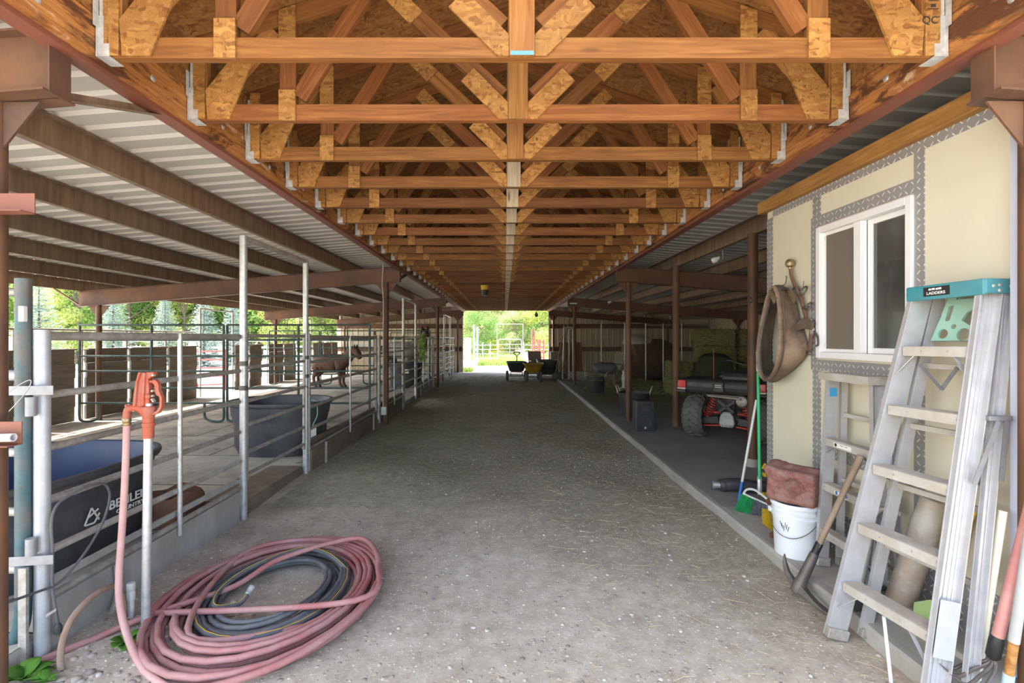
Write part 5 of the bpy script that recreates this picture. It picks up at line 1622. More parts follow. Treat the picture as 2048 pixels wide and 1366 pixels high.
o = MB().prism([(-.05, 0), (.05, 0), (.06, .16), (.0, .19), (-.06, .15)], (2.04, 2.40, .085), (.5, -.86, 0), (.35, .2, .9), .004).build('green_scraper', mat('light green plastic', (.34, .46, .17), (.28, .4, .14), .5))
tag(o, 'light green plastic scraper blade behind the foot of the tall ladder', 'scraper')
q = Vector((1.93, 2.74, .083))
t = thing('dustpan', 'black dustpan on the slab edge behind the tall ladder foot', 'dustpan', q)
b = MB()
b.prism([(-.10, 0), (.10, 0), (.09, .13), (-.09, .13)], q + Vector((-.05, 0, .014)), (-.25, -.97, 0), (.9, -.23, .35), .004)
b.bar(q + Vector((-.02, .10, .02)), q + Vector((.09, .06, .06)), .004, .04).bar(q + Vector((-.06, -.10, .02)), q + Vector((.05, -.13, .06)), .004, .04).build('pan', BLACKP, t, smooth=0)
MB().bar(q + Vector((.06, -.02, .06)), q + Vector((.16, -.04, .10)), .022, .016).build('handle', BLACKP, t, bevel=.003)
# garden tools at the lower right corner
a, e = at(1990, 1318, 2.05), at(2048, 905, 2.02)
a = Vector((2.02, 2.035, .255)); e = Vector((2.125, 1.94, 1.10)); d = (e - a).normalized()
t = thing('cultivator', 'faded red handled cultivator standing tines down at the lower right corner', 'garden tool', (a.x, a.y, .08))
MB().tube([a + d * .02, a + d * 1.35], .0205, 14).build('handle', mat('faded red handle', (.42, .16, .15), (.48, .27, .24), .6, 0, 6), t)
MB().lathe([(.016, -.03), (.024, -.02), (.0255, .05), (.021, .07)], a, 14, d).build('ferrule', BLKST, t)
for k in range(4):
    y = -.05 + .035 * k
    MB().tube(spline([a - d * .02, a - d * .05 + Vector((0, y * .4, -.005)), a - d * .085 + Vector((-.05, y, -.01)), a + Vector((-.13, y * 1.3, -.12)), a + Vector((-.20, y * 1.4, -.09 + .012 * k))], 5), [.007] * 14 + [.006, .005, .005, .004, .003, .002, .001], 8).build('tine', IRON, t)
a, e = Vector((2.165, 2.015, .085)), Vector((2.26, 2.0, 1.1)); d = (e - a).normalized()
a, e = at(2014, 1375, 2.0), at(2058, 1080, 1.93); d = (e - a).normalized()
a.z = max(a.z, .085)
t = thing('garden_tool', 'white and tan pole tool with a pale blue end at the right edge', 'garden tool', a)
MB().tube([a, a + d * .06], .019, 12).build('blue_end', LBLUE, t)
MB().tube([a + d * .06, a + d * .20], .0165, 12).build('wood_section', TRIMW, t)
MB().tube([a + d * .20, a + d * 1.1], .0185, 12).build('white_section', WORN, t)
a, e = at(1966, 1330, 2.10), at(1992, 1215, 2.12); d = (e - a).normalized()
a = Vector((2.01, 2.10, .10)); d = (Vector((2.175, 2.12, 1.01)) - a).normalized()
tag(MB().tube([a, a + d * .72], .0165, 12).build('pole', mat('cream pole', (.72, .68, .55), (.62, .57, .45), .6)), 'cream wooden pole leaning on the wall behind the red cultivator', 'pole')

# ------------------------------------------------------------------ harness on the wall
t = thing('horse_collar', 'worn leather horse collar hanging on the cream wall near its corner', 'horse collar', (2.16, 3.86, 1.2))


def tear(yc, zc, hy, hz, x, n=40, sh=0.0):
    'teardrop outline: wide low, narrow on top'
    out = []
    for k in range(n):
        a = 2 * PI * k / n
        s, c = math.sin(a), math.cos(a)
        w = hy * (1 - .42 * max(0, s)) * (1 + .0 * c)
        out.append(Vector((x + sh * s, yc + c * w, zc + s * hz)))
    return out


WX = lambda px, py, X: at(px, py, X * FPX / (px - VX))
RA = [(1546, 577), (1554, 596), (1557, 625), (1558, 660), (1556, 705), (1549, 735), (1540, 751), (1530, 757), (1522, 749), (1517, 730), (1516, 705), (1520, 668), (1527, 632), (1533, 603), (1539, 586)]
RBK = [(1566, 573), (1583, 588), (1594, 615), (1600, 645), (1614, 688), (1611, 712), (1590, 736), (1566, 754), (1546, 764), (1533, 756), (1530, 715), (1533, 672), (1538, 632), (1544, 600), (1554, 580)]
RA3 = spline([WX(x, y, 2.06) for x, y in RA], 4, True)
RB3 = spline([WX(x, y, 2.255) for x, y in RBK], 4, True)
cA = sum(RA3, Vector()) / len(RA3); cB = sum(RB3, Vector()) / len(RB3)
mid = [p.lerp(q, .30) + (p - cA).normalized() * .022 for p, q in zip(RA3, RB3)]
mid2 = [p.lerp(q, .62) + (p.lerp(q, .6) - cA.lerp(cB, .6)).normalized() * .02 for p, q in zip(RA3, RB3)]
grow = lambda ring, c, e, dx=0: [p + (p - c).normalized() * e + Vector((dx, 0, 0)) for p in ring]
rings = [RA3, grow(RA3, cA, .012, -.012), grow(RA3, cA, .024, .0), grow(RA3, cA, .022, .02), grow(RA3, cA, .012, .028), mid, mid2, RB3]
MB().loft(rings, cap=False).build('leather_body', LEATH, t, smooth=60)
i1 = grow(RA3, cA, -.012, .012); i2 = [p.lerp(q, .35) + (cA - p).normalized() * .03 for p, q in zip(RA3, RB3)]
i3 = [cB.lerp(q, .62) + Vector((-.02, 0, 0)) for q in RB3]
MB().loft([RA3, i1, i2, i3, [p + Vector((.02, 0, 0)) for p in i3]], cap=False).build('inner_pad', LEATHD, t, smooth=60)
MB().tube(grow(RA3, cA, .018, .032), .005, 6, closed=True).build('welt', LEATHD, t)
MB().tube(RB3, .005, 6, closed=True).build('welt', LEATHD, t)
for pts, X, w_ in (([(1537, 583), (1543, 588), (1551, 602)], 2.05, .028), ([(1575, 577), (1582, 588), (1590, 602)], 2.2, .03)):
    q = [WX(px, py, X) for px, py in pts]
    b = MB(); b.bar(q[0], q[1], w_ * .9, .008, up=(1, 0, 0), w1=w_ * 1.6).bar(q[1], q[2], w_ * 1.6, .008, up=(1, 0, 0), w1=w_ * 2.0); b.build('point_flap', LEATH, t, smooth=0)
q0 = WX(1558, 580, 2.12)
MB().bar(WX(1548, 582, 2.06), WX(1572, 580, 2.2), .045, .012).build('cap_strap', LEATHD, t, bevel=.003)
q = q0 + Vector((0, 0, .018))
MB().tube([q + Vector((-.022, .025, -.016)), q + Vector((.022, -.025, -.016)), q + Vector((.022, -.025, .016)), q + Vector((-.022, .025, .016))], .004, 8, closed=True).build('buckle', IRON, t)
MB().tube(spline([q, WX(1570, 568, 2.2), WX(1573, 556, 2.265), WX(1572, 552, 2.279)], 5), .003, 6).build('hanger_wire', IRON, t)
W_ = lambda px, py, X=2.24: at(px, py, X * FPX / (px - VX))
hm = thing('hame', 'brass knobbed wooden hame with rings hanging beside the window', 'hame', W_(1618, 712))
pts = spline([W_(1581, 538), W_(1583, 552), W_(1590, 572), W_(1601, 596), W_(1609, 625), W_(1615, 645)], 6)
b = MB(); b.loft([[p + Vector((math.cos(q) * .011, 0, 0)) + Vector((0, math.sin(q) * .019, 0)) for q in [2 * PI * k / 12 for k in range(12)]] for p in pts]); b.build('staff', mat('red brown hame wood', (.22, .115, .08), (.16, .08, .06), .5), hm)
p = W_(1580, 527)
MB().lathe([(.012, -.045), (.014, -.03), (.03, -.02), (.036, 0), (.030, .02), (.018, .032), (0, .036)], p, 20).build('brass_ball', BRASS, hm)
for px, py, r in ((1607, 582, .033), (1617, 613, .027)):
    c = W_(px, py, 2.235)
    MB().tube([c + Vector((math.cos(a) * .015, math.sin(a) * r, math.cos(a) * r)) for a in [2 * PI * k / 20 for k in range(20)]], .0065, 8, closed=True).build('ring', IRON, hm)
for px, py in ((1592, 577), (1612, 615)):
    c = W_(px, py); MB().box(c, (.03, .05, .02)).build('band', IRON, hm, bevel=.003)
MB().tube(spline([W_(1606, 575), W_(1607, 568), W_(1607, 562)], 4), .003, 6).build('hanger_wire', IRON, hm)
b = MB(); b.bar(W_(1592, 656, 2.2), W_(1610, 645, 2.215), .05, .012, up=(1, 0, 0), w1=.085).bar(W_(1609, 645, 2.215), W_(1627, 653, 2.235), .085, .014, up=(1, 0, 0), w1=.06)
b.build('leather_clip', LEATHD, hm, bevel=.004)
MB().bar(W_(1620, 640), W_(1626, 668), .035, .018, up=(1, 0, 0)).build('buckle_plate', GALVD, hm, bevel=.003)
MB().bar(W_(1622, 660), W_(1619, 702), .032, .010, up=(1, 0, 0)).build('strap', mat('brown strap', (.20, .11, .08), (.14, .08, .06), .6), hm, bevel=.002)
c = W_(1617, 706)
MB().tube([c + Vector((0, a[0], a[1])) for a in ((-.028, -.012), (.028, -.012), (.028, .012), (-.028, .012))], .005, 8, closed=True).build('square_link', IRON, hm)
MB().tube(spline([W_(1625, 660), W_(1634, 672), W_(1636, 688), W_(1632, 692)], 4), .007, 8).build('hook', IRON, hm)

# ================================================================== quad bike
atv = thing('quad_bike', 'dark four-wheeled quad bike parked tail out, red springs and red tail lights', 'quad bike', (3.24, 7.09, .08), None, math.radians(-40), world=False)
TR_ = .315


def tyre(x, y, ww):
    b = MB()
    prof = [(.155, -ww * .42), (.20, -ww * .5), (.26, -ww * .49), (.292, -ww * .36), (.298, 0), (.292, ww * .36), (.26, ww * .49), (.20, ww * .5), (.155, ww * .42), (.17, 0)]
    b.lathe(prof, (x, y, TR_), 36, (1, 0, 0), closed=True)
    n = 17
    for k in range(n):
        for s in (-1, 1):
            a = 2 * PI * (k + (.5 if s > 0 else 0)) / n
            e = Vector((0, math.cos(a), math.sin(a))); tg = Vector((0, -math.sin(a), math.cos(a)))
            c = Vector((x, y, TR_))
            p0 = c + e * .299 + Vector((s * .012, 0, 0)) - tg * .025
            p1 = c + e * .290 + Vector((s * ww * .33, 0, 0)) + tg * .02
            p2 = c + e * .245 + Vector((s * ww * .50, 0, 0)) + tg * .035
            b.bar(p0, p1, .034, .034, up=e); b.bar(p1, p2, .034, .022, up=(Vector((s, 0, 0)) + e * .3))
    o = b.build('tyre', RUBBER, atv, smooth=30)
    r = MB()
    r.lathe([(.16, -ww * .40), (.15, -ww * .30), (.145, 0), (.15, ww * .30), (.16, ww * .40), (.15, ww * .405), (.14, ww * .3), (.13, .02), (.05, .03), (.05, -.03), (.13, -.02), (.14, -ww * .3), (.15, -ww * .405)], (x, y, TR_), 28, (1, 0, 0), closed=True)
    r.build('rim', GALVD, o)
    MB().lathe([(.0, -.08), (.045, -.08), (.045, .08), (0, .08)], (x, y, TR_), 16, (1, 0, 0)).build('hub', IRON, o)


for x, y, w_ in ((-.46, 0, .28), (.46, 0, .28), (-.46, 1.30, .24), (.46, 1.30, .24)): tyre(x, y, w_)
# rear box
b = MB()
yb = -.46
prof = [(yb + .02, .70), (yb - .03, .74), (yb - .045, .80), (yb - .02, .87), (yb + .02, .885), (.10, .90), (.12, .80), (.05, .70)]
b.loft([[Vector((x, y * (1 if abs(x) < .5 else .93), z)) for y, z in prof] for x in (-.575, -.53, .53, .575)])
bx_ = b.build('rear_box', BLACKP, atv, smooth=0, bevel=.012)
DUST = mat('dusty black panel', (.085, .085, .088), (.06, .06, .064), .7, 0, 6, dirt=(.2, .19, .17), dirtamt=.5)
for x0, x1 in ((-.43, -.08), (.07, .42)):
    MB().bar(((x0 + x1) / 2, yb - .040, .845), ((x0 + x1) / 2, yb - .053, .79), x1 - x0, .006, up=(0, 1, 0)).build('panel', DUST, bx_, smooth=0, bevel=.002)
b = MB()
rnd = random.Random(2)
for k in range(7): b.box((.135 + .034 * k, yb - .0525, .823), (.024, .004, .036))
b.build('raised_letters', BLACKP, bx_, smooth=0)
MB().box((-.005, yb - .05, .80), (.13, .02, .13)).build('latch_plate', BLACKP, bx_, smooth=0, bevel=.006)
MB().box((-.005, yb - .062, .825), (.085, .006, .012)).box((-.005, yb - .062, .80), (.085, .006, .010)).build('latch', GALVD, bx_, smooth=0)
for s in (-1, 1):
    MB().loft([[Vector((s * x, y, z)) for x, y, z in r] for r in (((.455, yb - .05, .77), (.575, yb - .03, .77), (.575, yb - .015, .87), (.46, yb - .03, .87)), ((.455, yb + .0, .77), (.575, yb + .0, .77), (.575, yb + .01, .87), (.46, yb + .0, .87)))]).build('tail_light', LENS, atv, smooth=0, bevel=.008)
    MB().loft([[Vector((s * x, y, z)) for x, y, z in r] for r in (((.455, yb - .052, .742), (.58, yb - .035, .742), (.578, yb - .03, .767), (.455, yb - .05, .767)), ((.455, yb + .0, .742), (.58, yb + .0, .742), (.575, yb + .0, .767), (.455, yb + .0, .767)))]).build('light_base', mat('clear lens', (.55, .45, .38), (.5, .42, .36), .3), atv, smooth=0, bevel=.004)
    MB().span((s * .45, yb - .06, .70), (s * .60, yb + .10, .738)).build('corner_guard', BLACKP, atv, smooth=0, bevel=.012)
    # suspension
    p0, p1 = Vector((s * .315, -.05, .285)), Vector((s * .155, -.06, .665))
    b = MB(); ax, s1, u1 = frame(p1 - p0); L_ = (p1 - p0).length
    pts = []
    for k in range(8 * 14 + 1):
        f = k / (8 * 14); a = 2 * PI * 8 * f
        pts.append(p0 + ax * L_ * (.14 + .74 * f) + (s1 * math.cos(a) + u1 * math.sin(a)) * (.055 - .012 * f))
    b.tube(pts, .0085, 6).build('spring', REDS, atv)
    MB().tube([p0, lerp(p0, p1, .2), lerp(p0, p1, .2), lerp(p0, p1, 1)], [.026, .026, .022, .016], 12).build('damper', BLACKP, atv)
    for f in (.14, .90): MB().lathe([(.0, -.006), (.058 - .012 * f, -.006), (.058 - .012 * f, .006), (0, .006)], lerp(p0, p1, f), 16, ax).build('spring_seat', REDS if f < .5 else IRON, atv)
    MB().bar((s * .10, -.06, .215), (s * .40, -.06, .185), .06, .022).bar((s * .40, -.06, .185), (s * .40, -.05, .26), .05, .022).build('lower_arm', REDS, atv, smooth=0, bevel=.006)
    MB().loft([[Vector((s * x, y, z)) for x, y, z in r] for r in (((.12, -.10, .235), (.40, -.10, .215), (.40, -.10, .30), (.14, -.10, .345)), ((.12, .05, .235), (.40, .05, .215), (.40, .05, .30), (.14, .05, .345)))]).build('arm_guard', BLACKP, atv, smooth=0, bevel=.01)
    MB().tube([(s * .11, -.02, .39), (s * .39, -.02, .37)], .017, 10).build('upper_arm', REDS, atv)
    MB().tube([(s * .09, -.03, .31), (s * .42, 0, .315)], .020, 10).build('half_shaft', IRON, atv)
    MB().bar((s * .15, -.20, .70), (s * .06, -.12, .36), .02, .035).build('frame_strut', BLACKP, atv, smooth=0, bevel=.004)
for a, c in (((-.14, -.17, .60), (.10, -.17, .42)), ((.14, -.17, .60), (-.10, -.17, .42))):
    MB().bar(a, c, .018, .045).build('cross_brace', BLACKP, atv, smooth=0, bevel=.005)
b = MB(); b.loft([[Vector((x, y, z)) for x, z in ((-.085, .20), (.085, .20), (.11, .26), (.09, .36), (.05, .425), (-.05, .425), (-.09, .36), (-.11, .26))] for y in (-.16, .12)])
b.build('gearbox', mat('cast alloy', (.40, .41, .42), (.30, .31, .32), .5, .5, 12), atv, smooth=0, bevel=.02)
for k in range(5): MB().box((-.06 + .03 * k, -.165, .225), (.014, .02, .03)).build('cooling_fin', GALVD, atv, smooth=0)
MB().lathe([(0, -.20), (.07, -.20), (.082, -.19), (.085, .30), (.06, .34), (0, .34)], (.235, -.10, .60), 22, (0, 1, 0)).build('muffler', IRON, atv)
MB().lathe([(.0, -.214), (.055, -.212), (.07, -.202)], (.235, -.10, .60), 18, (0, 1, 0)).build('muffler_cap', GALVD, atv)
MB().span((-.24, -.30, .645), (.24, .1, .68)).build('rack_frame', IRON, atv, smooth=0, bevel=.008)
MB().tube([(-.20, -.33, .655), (.24, -.36, .64)], .012, 8).build('hitch_bar', GALVD, atv)
# body forward of the box
b = MB(); b.loft([[Vector((x * w_, y, z)) for x, z in ((-1, z0), (1, z0), (1, z1 - .05), (.7, z1), (-.7, z1), (-1, z1 - .05))] for y, w_, z0, z1 in ((.0, .16, .45, .80), (.35, .17, .40, .84), (.8, .20, .40, .90), (1.25, .26, .45, .92), (1.6, .24, .50, .84))])
b.build('body', BLACKP, atv, bevel=.015)
b = MB(); b.loft([[Vector((x * w_, y, z + dz)) for x, dz in ((-1, -.05), (-.9, .03), (-.5, .06), (.5, .06), (.9, .03), (1, -.05))] for y, w_, z in ((.05, .17, .88), (.15, .19, .93), (.45, .19, .90), (.70, .17, .92), (.82, .13, .93))])
b.build('seat', BLACKP, atv, smooth=60)
for s in (-1, 1):
    b = MB(); b.loft([[Vector((s * (.32 + x), 1.3 + .44 * math.cos(a), .42 + .36 * math.sin(a))) for x in (0, .24)] + [Vector((s * (.32 + x), 1.3 + .40 * math.cos(a), .42 + .33 * math.sin(a))) for x in (.24, 0)] for a in [PI * k / 10 for k in range(11)]])
    b.build('front_fender', BLACKP, atv)
MB().tube(spline([(-.42, .98, 1.09), (-.28, 1.04, 1.10), (-.08, 1.10, 1.03), (.08, 1.10, 1.03), (.28, 1.04, 1.10), (.42, .98, 1.09)], 5), .012, 10).build('handlebar', IRON, atv)
for s in (-1, 1): MB().tube([(s * .33, 1.02, 1.097), (s * .44, .975, 1.088)], .018, 10).build('grip', BLKST, atv)
b = MB(); b.loft([[Vector((x, y, z)) for x, z in ((-w_, .885), (w_, .885), (w_ * .92, .885 + h_), (-w_ * .92, .885 + h_))] for y, w_, h_ in ((-.30, .22, .05), (-.26, .23, .10), (-.02, .22, .11), (.03, .2, .05))])
o = b.build('tool_bag', BLACKP, atv, smooth=0, bevel=.015)
o.location.x = .20
MB().tube([(-.16, -.20, .885), (-.165, -.20, 1.33)], [.008, .006], 8).build('flag_whip', mat('rust red rod', (.26, .08, .04), (.2, .06, .035), .6), atv)

# ================================================================== right-hand shed contents
# speaker
x, y = 2.215, 7.90
t = thing('loudspeaker', 'black loudspeaker standing on the slab beside the rusty post', 'loudspeaker', (x, y, .08))
b = MB(); b.loft([[Vector((x + px * w_, y + yy, .082 + z)) for px, z in ((-1, .0), (-.97, .30), (-.9, .47), (.9, .47), (.97, .30), (1, .0))] for yy, w_ in ((-.14, .155), (.06, .155), (.17, .10))])
b.build('cabinet', BLACKP, t, smooth=0, bevel=.014)
GRL = mat('dark speaker grille', (.05, .055, .065), (.035, .038, .045), .55, .2, 60, bump=.3, bscale=400)
b = MB(); b.prism([(-.128, .03), (.128, .03), (.128, .29), (.115, .43), (-.115, .43), (-.128, .29)], (x, y - .143, .082), (1, 0, 0), (0, 0, 1), .006).build('grille', GRL, t, smooth=0, bevel=.002)
MB().lathe([(.100, -.002), (.105, -.006), (.11, 0)], (x, y - .1465, .082 + .155), 30, (0, 1, 0)).lathe([(0, .004), (.1, .004), (.1, -.001)], (x, y - .1465, .082 + .155), 30, (0, 1, 0)).build('woofer', BLACKP, t)
MB().prism([(-.06, .31), (.06, .31), (.06, .40), (-.06, .40)], (x, y - .1475, .082), (1, 0, 0), (0, 0, 1), .003).build('horn', BLACKP, t, smooth=0, bevel=.001)
MB().lathe([(0, -.003), (.016, -.002), (.018, .002)], (x, y - .148, .082 + .055), 12, (0, 1, 0)).build('badge', STICK, t)


def muck_tub(label, x, y, z, r, h, hay=False):
    t = thing('muck_bucket', label, 'muck bucket', (x, y, z), 'muck buckets on the slab')
    MB().lathe([(0, .01), (r * .8, .01), (r * .82, 0), (r * .86, .02), (r * .965, h * .8), (r * .99, h - .03), (r * 1.06, h - .025), (r * 1.07, h), (r, h), (r * .95, h * .7), (r * .8, .03), (0, .02)], (x, y, z + .002), 36).build('tub', BLACKP, t)
    for s, a0 in ((-1, 2.7), (1, -.35)):
        c = Vector((x + r * .98 * math.cos(a0), y + r * .98 * math.sin(a0), z + h)); tg = Vector((-math.sin(a0), math.cos(a0), 0)); out = Vector((math.cos(a0), math.sin(a0), 0))
        pts = [c - tg * .10 + Vector((0, 0, -.03)), c - tg * .10 + out * .02 + Vector((0, 0, .05)), c - tg * .05 + out * .05 + Vector((0, 0, .12)), c + tg * .05 + out * .05 + Vector((0, 0, .12)), c + tg * .10 + out * .02 + Vector((0, 0, .05)), c + tg * .10 + Vector((0, 0, -.03))]
        MB().tube(spline(pts, 5), .011, 8).build('rope_handle', mat('cream rope', (.55, .50, .36), (.45, .4, .28), .8), t)
    return t


muck_tub('black muck bucket with cream rope handles behind the loudspeaker', 2.46, 9.35, .08, .29, .44)
muck_tub('black muck bucket heaped with hay, farther down the slab', 2.48, 13.4, .08, .255, .42)


def tangle(name, label, cat, c, rx, ry, hz, n, L, r, m, seed, prof=None, z0=.0):
    rnd = random.Random(seed); b = MB()
    for k in range(n):
        a, q = rnd.uniform(0, 2 * PI), rnd.random() ** .5
        top = hz * (1 - q * q) if prof is None else prof(q)
        p = Vector((c[0] + rx * q * math.cos(a), c[1] + ry * q * math.sin(a), c[2] + z0 + top * rnd.random() ** .4))
        d = Vector((rnd.gauss(0, 1), rnd.gauss(0, 1), rnd.gauss(0, .45))).normalized() * L * rnd.uniform(.5, 1.2)
        a_, b_ = p - d / 2, p + d / 2
        a_.z = max(a_.z, c[2] + r); b_.z = max(b_.z, c[2] + r)
        b.tube([a_, (a_ + b_) / 2 + Vector((0, 0, .1 * L)), b_], r, 3, cap=False)
    o = b.build(name, m, None, smooth=0)
    return tag(o, label, cat, kind='stuff')


tangle('loose_hay', 'loose hay heaped in the far black muck bucket', 'hay', (2.48, 13.4, .40), .25, .25, .2, 500, .16, .0035, HAYL, 21)
tangle('loose_hay', 'long drift of loose hay across the slab floor before the bales', 'hay', (5.2, 14.2, .08), 2.9, 1.7, .12, 5200, .14, .0045, HAYL, 22)
tangle('loose_hay', 'low heap of loose hay at the foot of the chain link fence', 'hay', (3.9, 14.8, .08), 1.3, .5, .24, 1800, .15, .004, HAYL, 23)


def bale(c, s, rz, label):
    rnd = random.Random(int(c[0] * 37 + c[1] * 91 + c[2] * 53))
    t = thing('hay_bale', label, 'hay bale', (c[0], c[1], c[2]), 'hay bales stacked at the back of the shed', rz, world=False)
    bm = bmesh.new(); bmesh.ops.create_cube(bm, size=1.0)
    bmesh.ops.subdivide_edges(bm, edges=bm.edges[:], cuts=12, use_grid_fill=True)
    for v in bm.verts:
        r = (abs(2 * v.co.x) ** 12 + abs(2 * v.co.y) ** 12 + abs(2 * v.co.z) ** 12) ** (1 / 12) or 1
        v.co /= r
        v.co = Vector((v.co.x * s[0], v.co.y * s[1], v.co.z * s[2] + s[2] / 2))
        if v.co.z > .02: v.co += Vector((rnd.gauss(0, .012), rnd.gauss(0, .012), rnd.gauss(0, .006) if v.co.z < s[2] * .9 else -abs(rnd.gauss(0, .008))))
    me = bpy.data.meshes.new('bale'); bm.to_mesh(me); bm.free()
    o = link('hay', me, HAY, t)
    b = MB()
    for k in range(420):
        f = rnd.randrange(3); u, w_ = rnd.uniform(-.5, .5), rnd.uniform(0.04, 1)
        p = Vector((u * s[0], -s[1] / 2 - .004, w_ * s[2])) if f == 0 else Vector((-s[0] / 2 - .004, u * s[1], w_ * s[2])) if f == 1 else Vector((u * s[0], rnd.uniform(-.5, .5) * s[1], s[2] * 1.0))
        d = Vector((rnd.gauss(0, .5), rnd.gauss(0, .5), rnd.gauss(0, .5)))
        d[(1, 0, 2)[f]] *= .5
        d = d.normalized() * rnd.uniform(.05, .13)
        a_, b_ = p - d / 2, p + d / 2
        a_.z = max(a_.z, .006); b_.z = max(b_.z, .006)
        b.tube([a_, b_], .0035, 3, cap=False)
    b.build('stray_stalks', HAYL, t, smooth=0)['kind'] = 'stuff'
    for q in (-.25, .25):
        b = MB(); z1 = s[2] * .985; yy = s[1] * .505
        b.tube([(q * s[0], -yy, .01), (q * s[0], yy, .01), (q * s[0], yy, z1), (q * s[0], -yy, z1)], .004, 4, closed=True).build('twine', MINT, t)


k = 0
for lv in range(4):
    for i in range(2):
        x = 5.55 + .98 * i + .05 * ((lv * 3 + i) % 3 - 1); y = 12.9 + .04 * ((lv + i) % 2)
        bale((x, y, .085 + lv * .425), (.94, .5, .415), .03 * ((lv + i) % 3 - 1), '%s hay bale of the tall stack behind the quad bike, %s column' % (['bottom', 'second lowest', 'third lowest', 'topmost'][lv], ['nearer', 'farther'][i]))
for lv in range(3):
    bale((7.5 + .03 * lv, 12.5, .085 + lv * .425), (.94, .5, .415), .05 * lv, '%s hay bale of the dark stack against the side wall' % ['bottom', 'middle', 'top'][lv])
bale((4.55, 13.0, .085), (.52, .5, .42), .1, 'bottom hay bale of the short pile left of the second rusty pipe post')
bale((4.57, 13.02, .51), (.52, .5, .42), -.05, 'top hay bale of the short pile left of the second rusty pipe post')
# dark heap under a cover behind the box
b = MB()
b.loft([[Vector((5.15 + x * q, 12.1 + y * q, .085 + z)) for x, y in sup(.42, .35, 2.4, 28)] for q, z in ((1, 0), (1.02, .5), (.98, .85), (.85, 1.0), (.5, 1.08), (.1, 1.1))])
tag(b.build('covered_heap', mat('dark green cover', (.045, .055, .032), (.03, .036, .022), .9, 0, 5, bump=.3)), 'dark covered heap between the quad bike and the tall hay stack', 'heap')
# chain link run
t = thing('chain_link_fence', 'chain link fence with thin pipe posts across the back of the right shed', 'chain link fence', (2.35, 15.4, .08))
x0, x1, z0, z1, yf = 2.35, 6.6, .12, 1.95, 15.4
b = MB()
sp_ = .075; n = int((x1 - x0 + (z1 - z0)) / sp_)
for s in (1, -1):
    for k in range(n):
        u = x0 - (z1 - z0) + k * sp_ if s > 0 else x0 + k * sp_
        a = Vector((u, yf, z0)); e = Vector((u + s * (z1 - z0), yf, z1))
        if s < 0: a, e = Vector((u, yf, z0)), Vector((u - (z1 - z0), yf, z1))
        f0, f1 = 0.0, 1.0
        for lim, sg in ((x0, 1), (x1, -1)):
            da, de = (a.x - lim) * sg, (e.x - lim) * sg
            if da < 0 and de < 0: f0, f1 = 1, 0
            elif da < 0: f0 = max(f0, da / (da - de))
            elif de < 0: f1 = min(f1, da / (da - de))
        if f0 < f1: b.add(*(lambda q: (q.v, q.f))(MB().tube([a.lerp(e, f0), a.lerp(e, f1)], .0022, 3, cap=False)))
b.build('mesh', GALVD, t, smooth=0)
for px in (1203, 1250, 1292): MB().tube([(at(px, 0, yf).x, yf + .02, .08), (at(px, 0, yf).x, yf + .02, 2.0 - (.0 if px != 1292 else .0))], .022, 8).build('post', GALV, t)
MB().tube([(at(1292, 0, yf).x, yf + .02, 1.96), (6.6, yf + .02, 1.96)], .016, 8).build('top_rail', GALV, t)
for px in (1327, 1364): MB().tube([(at(px, 0, yf).x, yf + .02, .08), (at(px, 0, yf).x, yf + .02, 2.0)], .018, 8).build('post', GALV, t)
# things behind the wire
t = thing('water_tank', 'big rusty brown round tank lying behind the chain link fence', 'tank', (4.95, 17.2, .08))
MB().lathe([(0, -.9), (.35, -.88), (.62, -.75), (.72, -.5), (.72, .5), (.62, .75), (0, .9)], (5.0, 17.2, .80), 36, (1, .25, 0)).build('shell', mat('rust brown tank', (.17, .085, .055), (.10, .052, .036), .7, 0, 4), t)
MB().lathe([(.52, -.02), (.50, .12), (.38, .24), (.2, .3), (0, .32)], (4.62, 17.15, 1.36), 28).build('highlight_dome', mat('pale highlight', (.5, .48, .42), (.4, .38, .33), .7), t)  # pale dome standing for the white highlight on the tank top
t = thing('metal_sheet', 'rusty brown sheet leaning on the far right end wall', 'metal sheet', (3.1, 21.9, .05))
b = MB(); b.bar((2.95, 21.75, .04), (2.95, 22.2, 1.35), 1.0, .02, up=(0, 1, 0)).build('sheet', mat('rusty sheet', (.24, .12, .075), (.16, .075, .05), .8, 0, 3), t, smooth=0)
t = thing('rolled_tarp', 'grey and blue tarp rolled on a low stand behind the hay filled muck bucket', 'tarp', (2.95, 14.6, .08))
b = MB(); b.tube(spline([(2.62, 14.4, .62), (2.8, 14.42, .68), (3.05, 14.45, .66), (3.25, 14.5, .70)], 5), [.12, .14, .155, .15, .15, .16, .17, .16, .16, .17, .17, .165, .16, .15, .14, .12], 16).build('roll', mat('grey tarp', (.17, .17, .165), (.12, .125, .13), .6, 0, 4, dirt=(.05, .09, .2), dirtamt=.4), t, smooth=60)
for x in (2.7, 3.2):
    MB().bar((x, 14.25, .08), (x, 14.45, .55), .04, .04).bar((x, 14.65, .08), (x, 14.45, .55), .04, .04).build('trestle', HANDLE, t, smooth=0)
MB().bar((2.6, 14.45, .565), (3.3, 14.45, .565), .05, .03).build('rail', HANDLE, t, smooth=0)
t = thing('garden_ornament', 'small white garden statue of a heron beside the rolled tarp', 'statue', (3.36, 13.9, .08))
MB().lathe([(.0, 0), (.13, 0), (.11, .05), (.05, .1), (.045, .22), (.07, .32), (.06, .42), (.035, .47), (.045, .52), (.03, .56), (0, .57)], (3.36, 13.9, .08), 16).build('body', PVC, t)
MB().tube([(3.36, 13.87, .62), (3.42, 13.82, .63)], [.018, .004], 6).build('beak', BRASS, t)


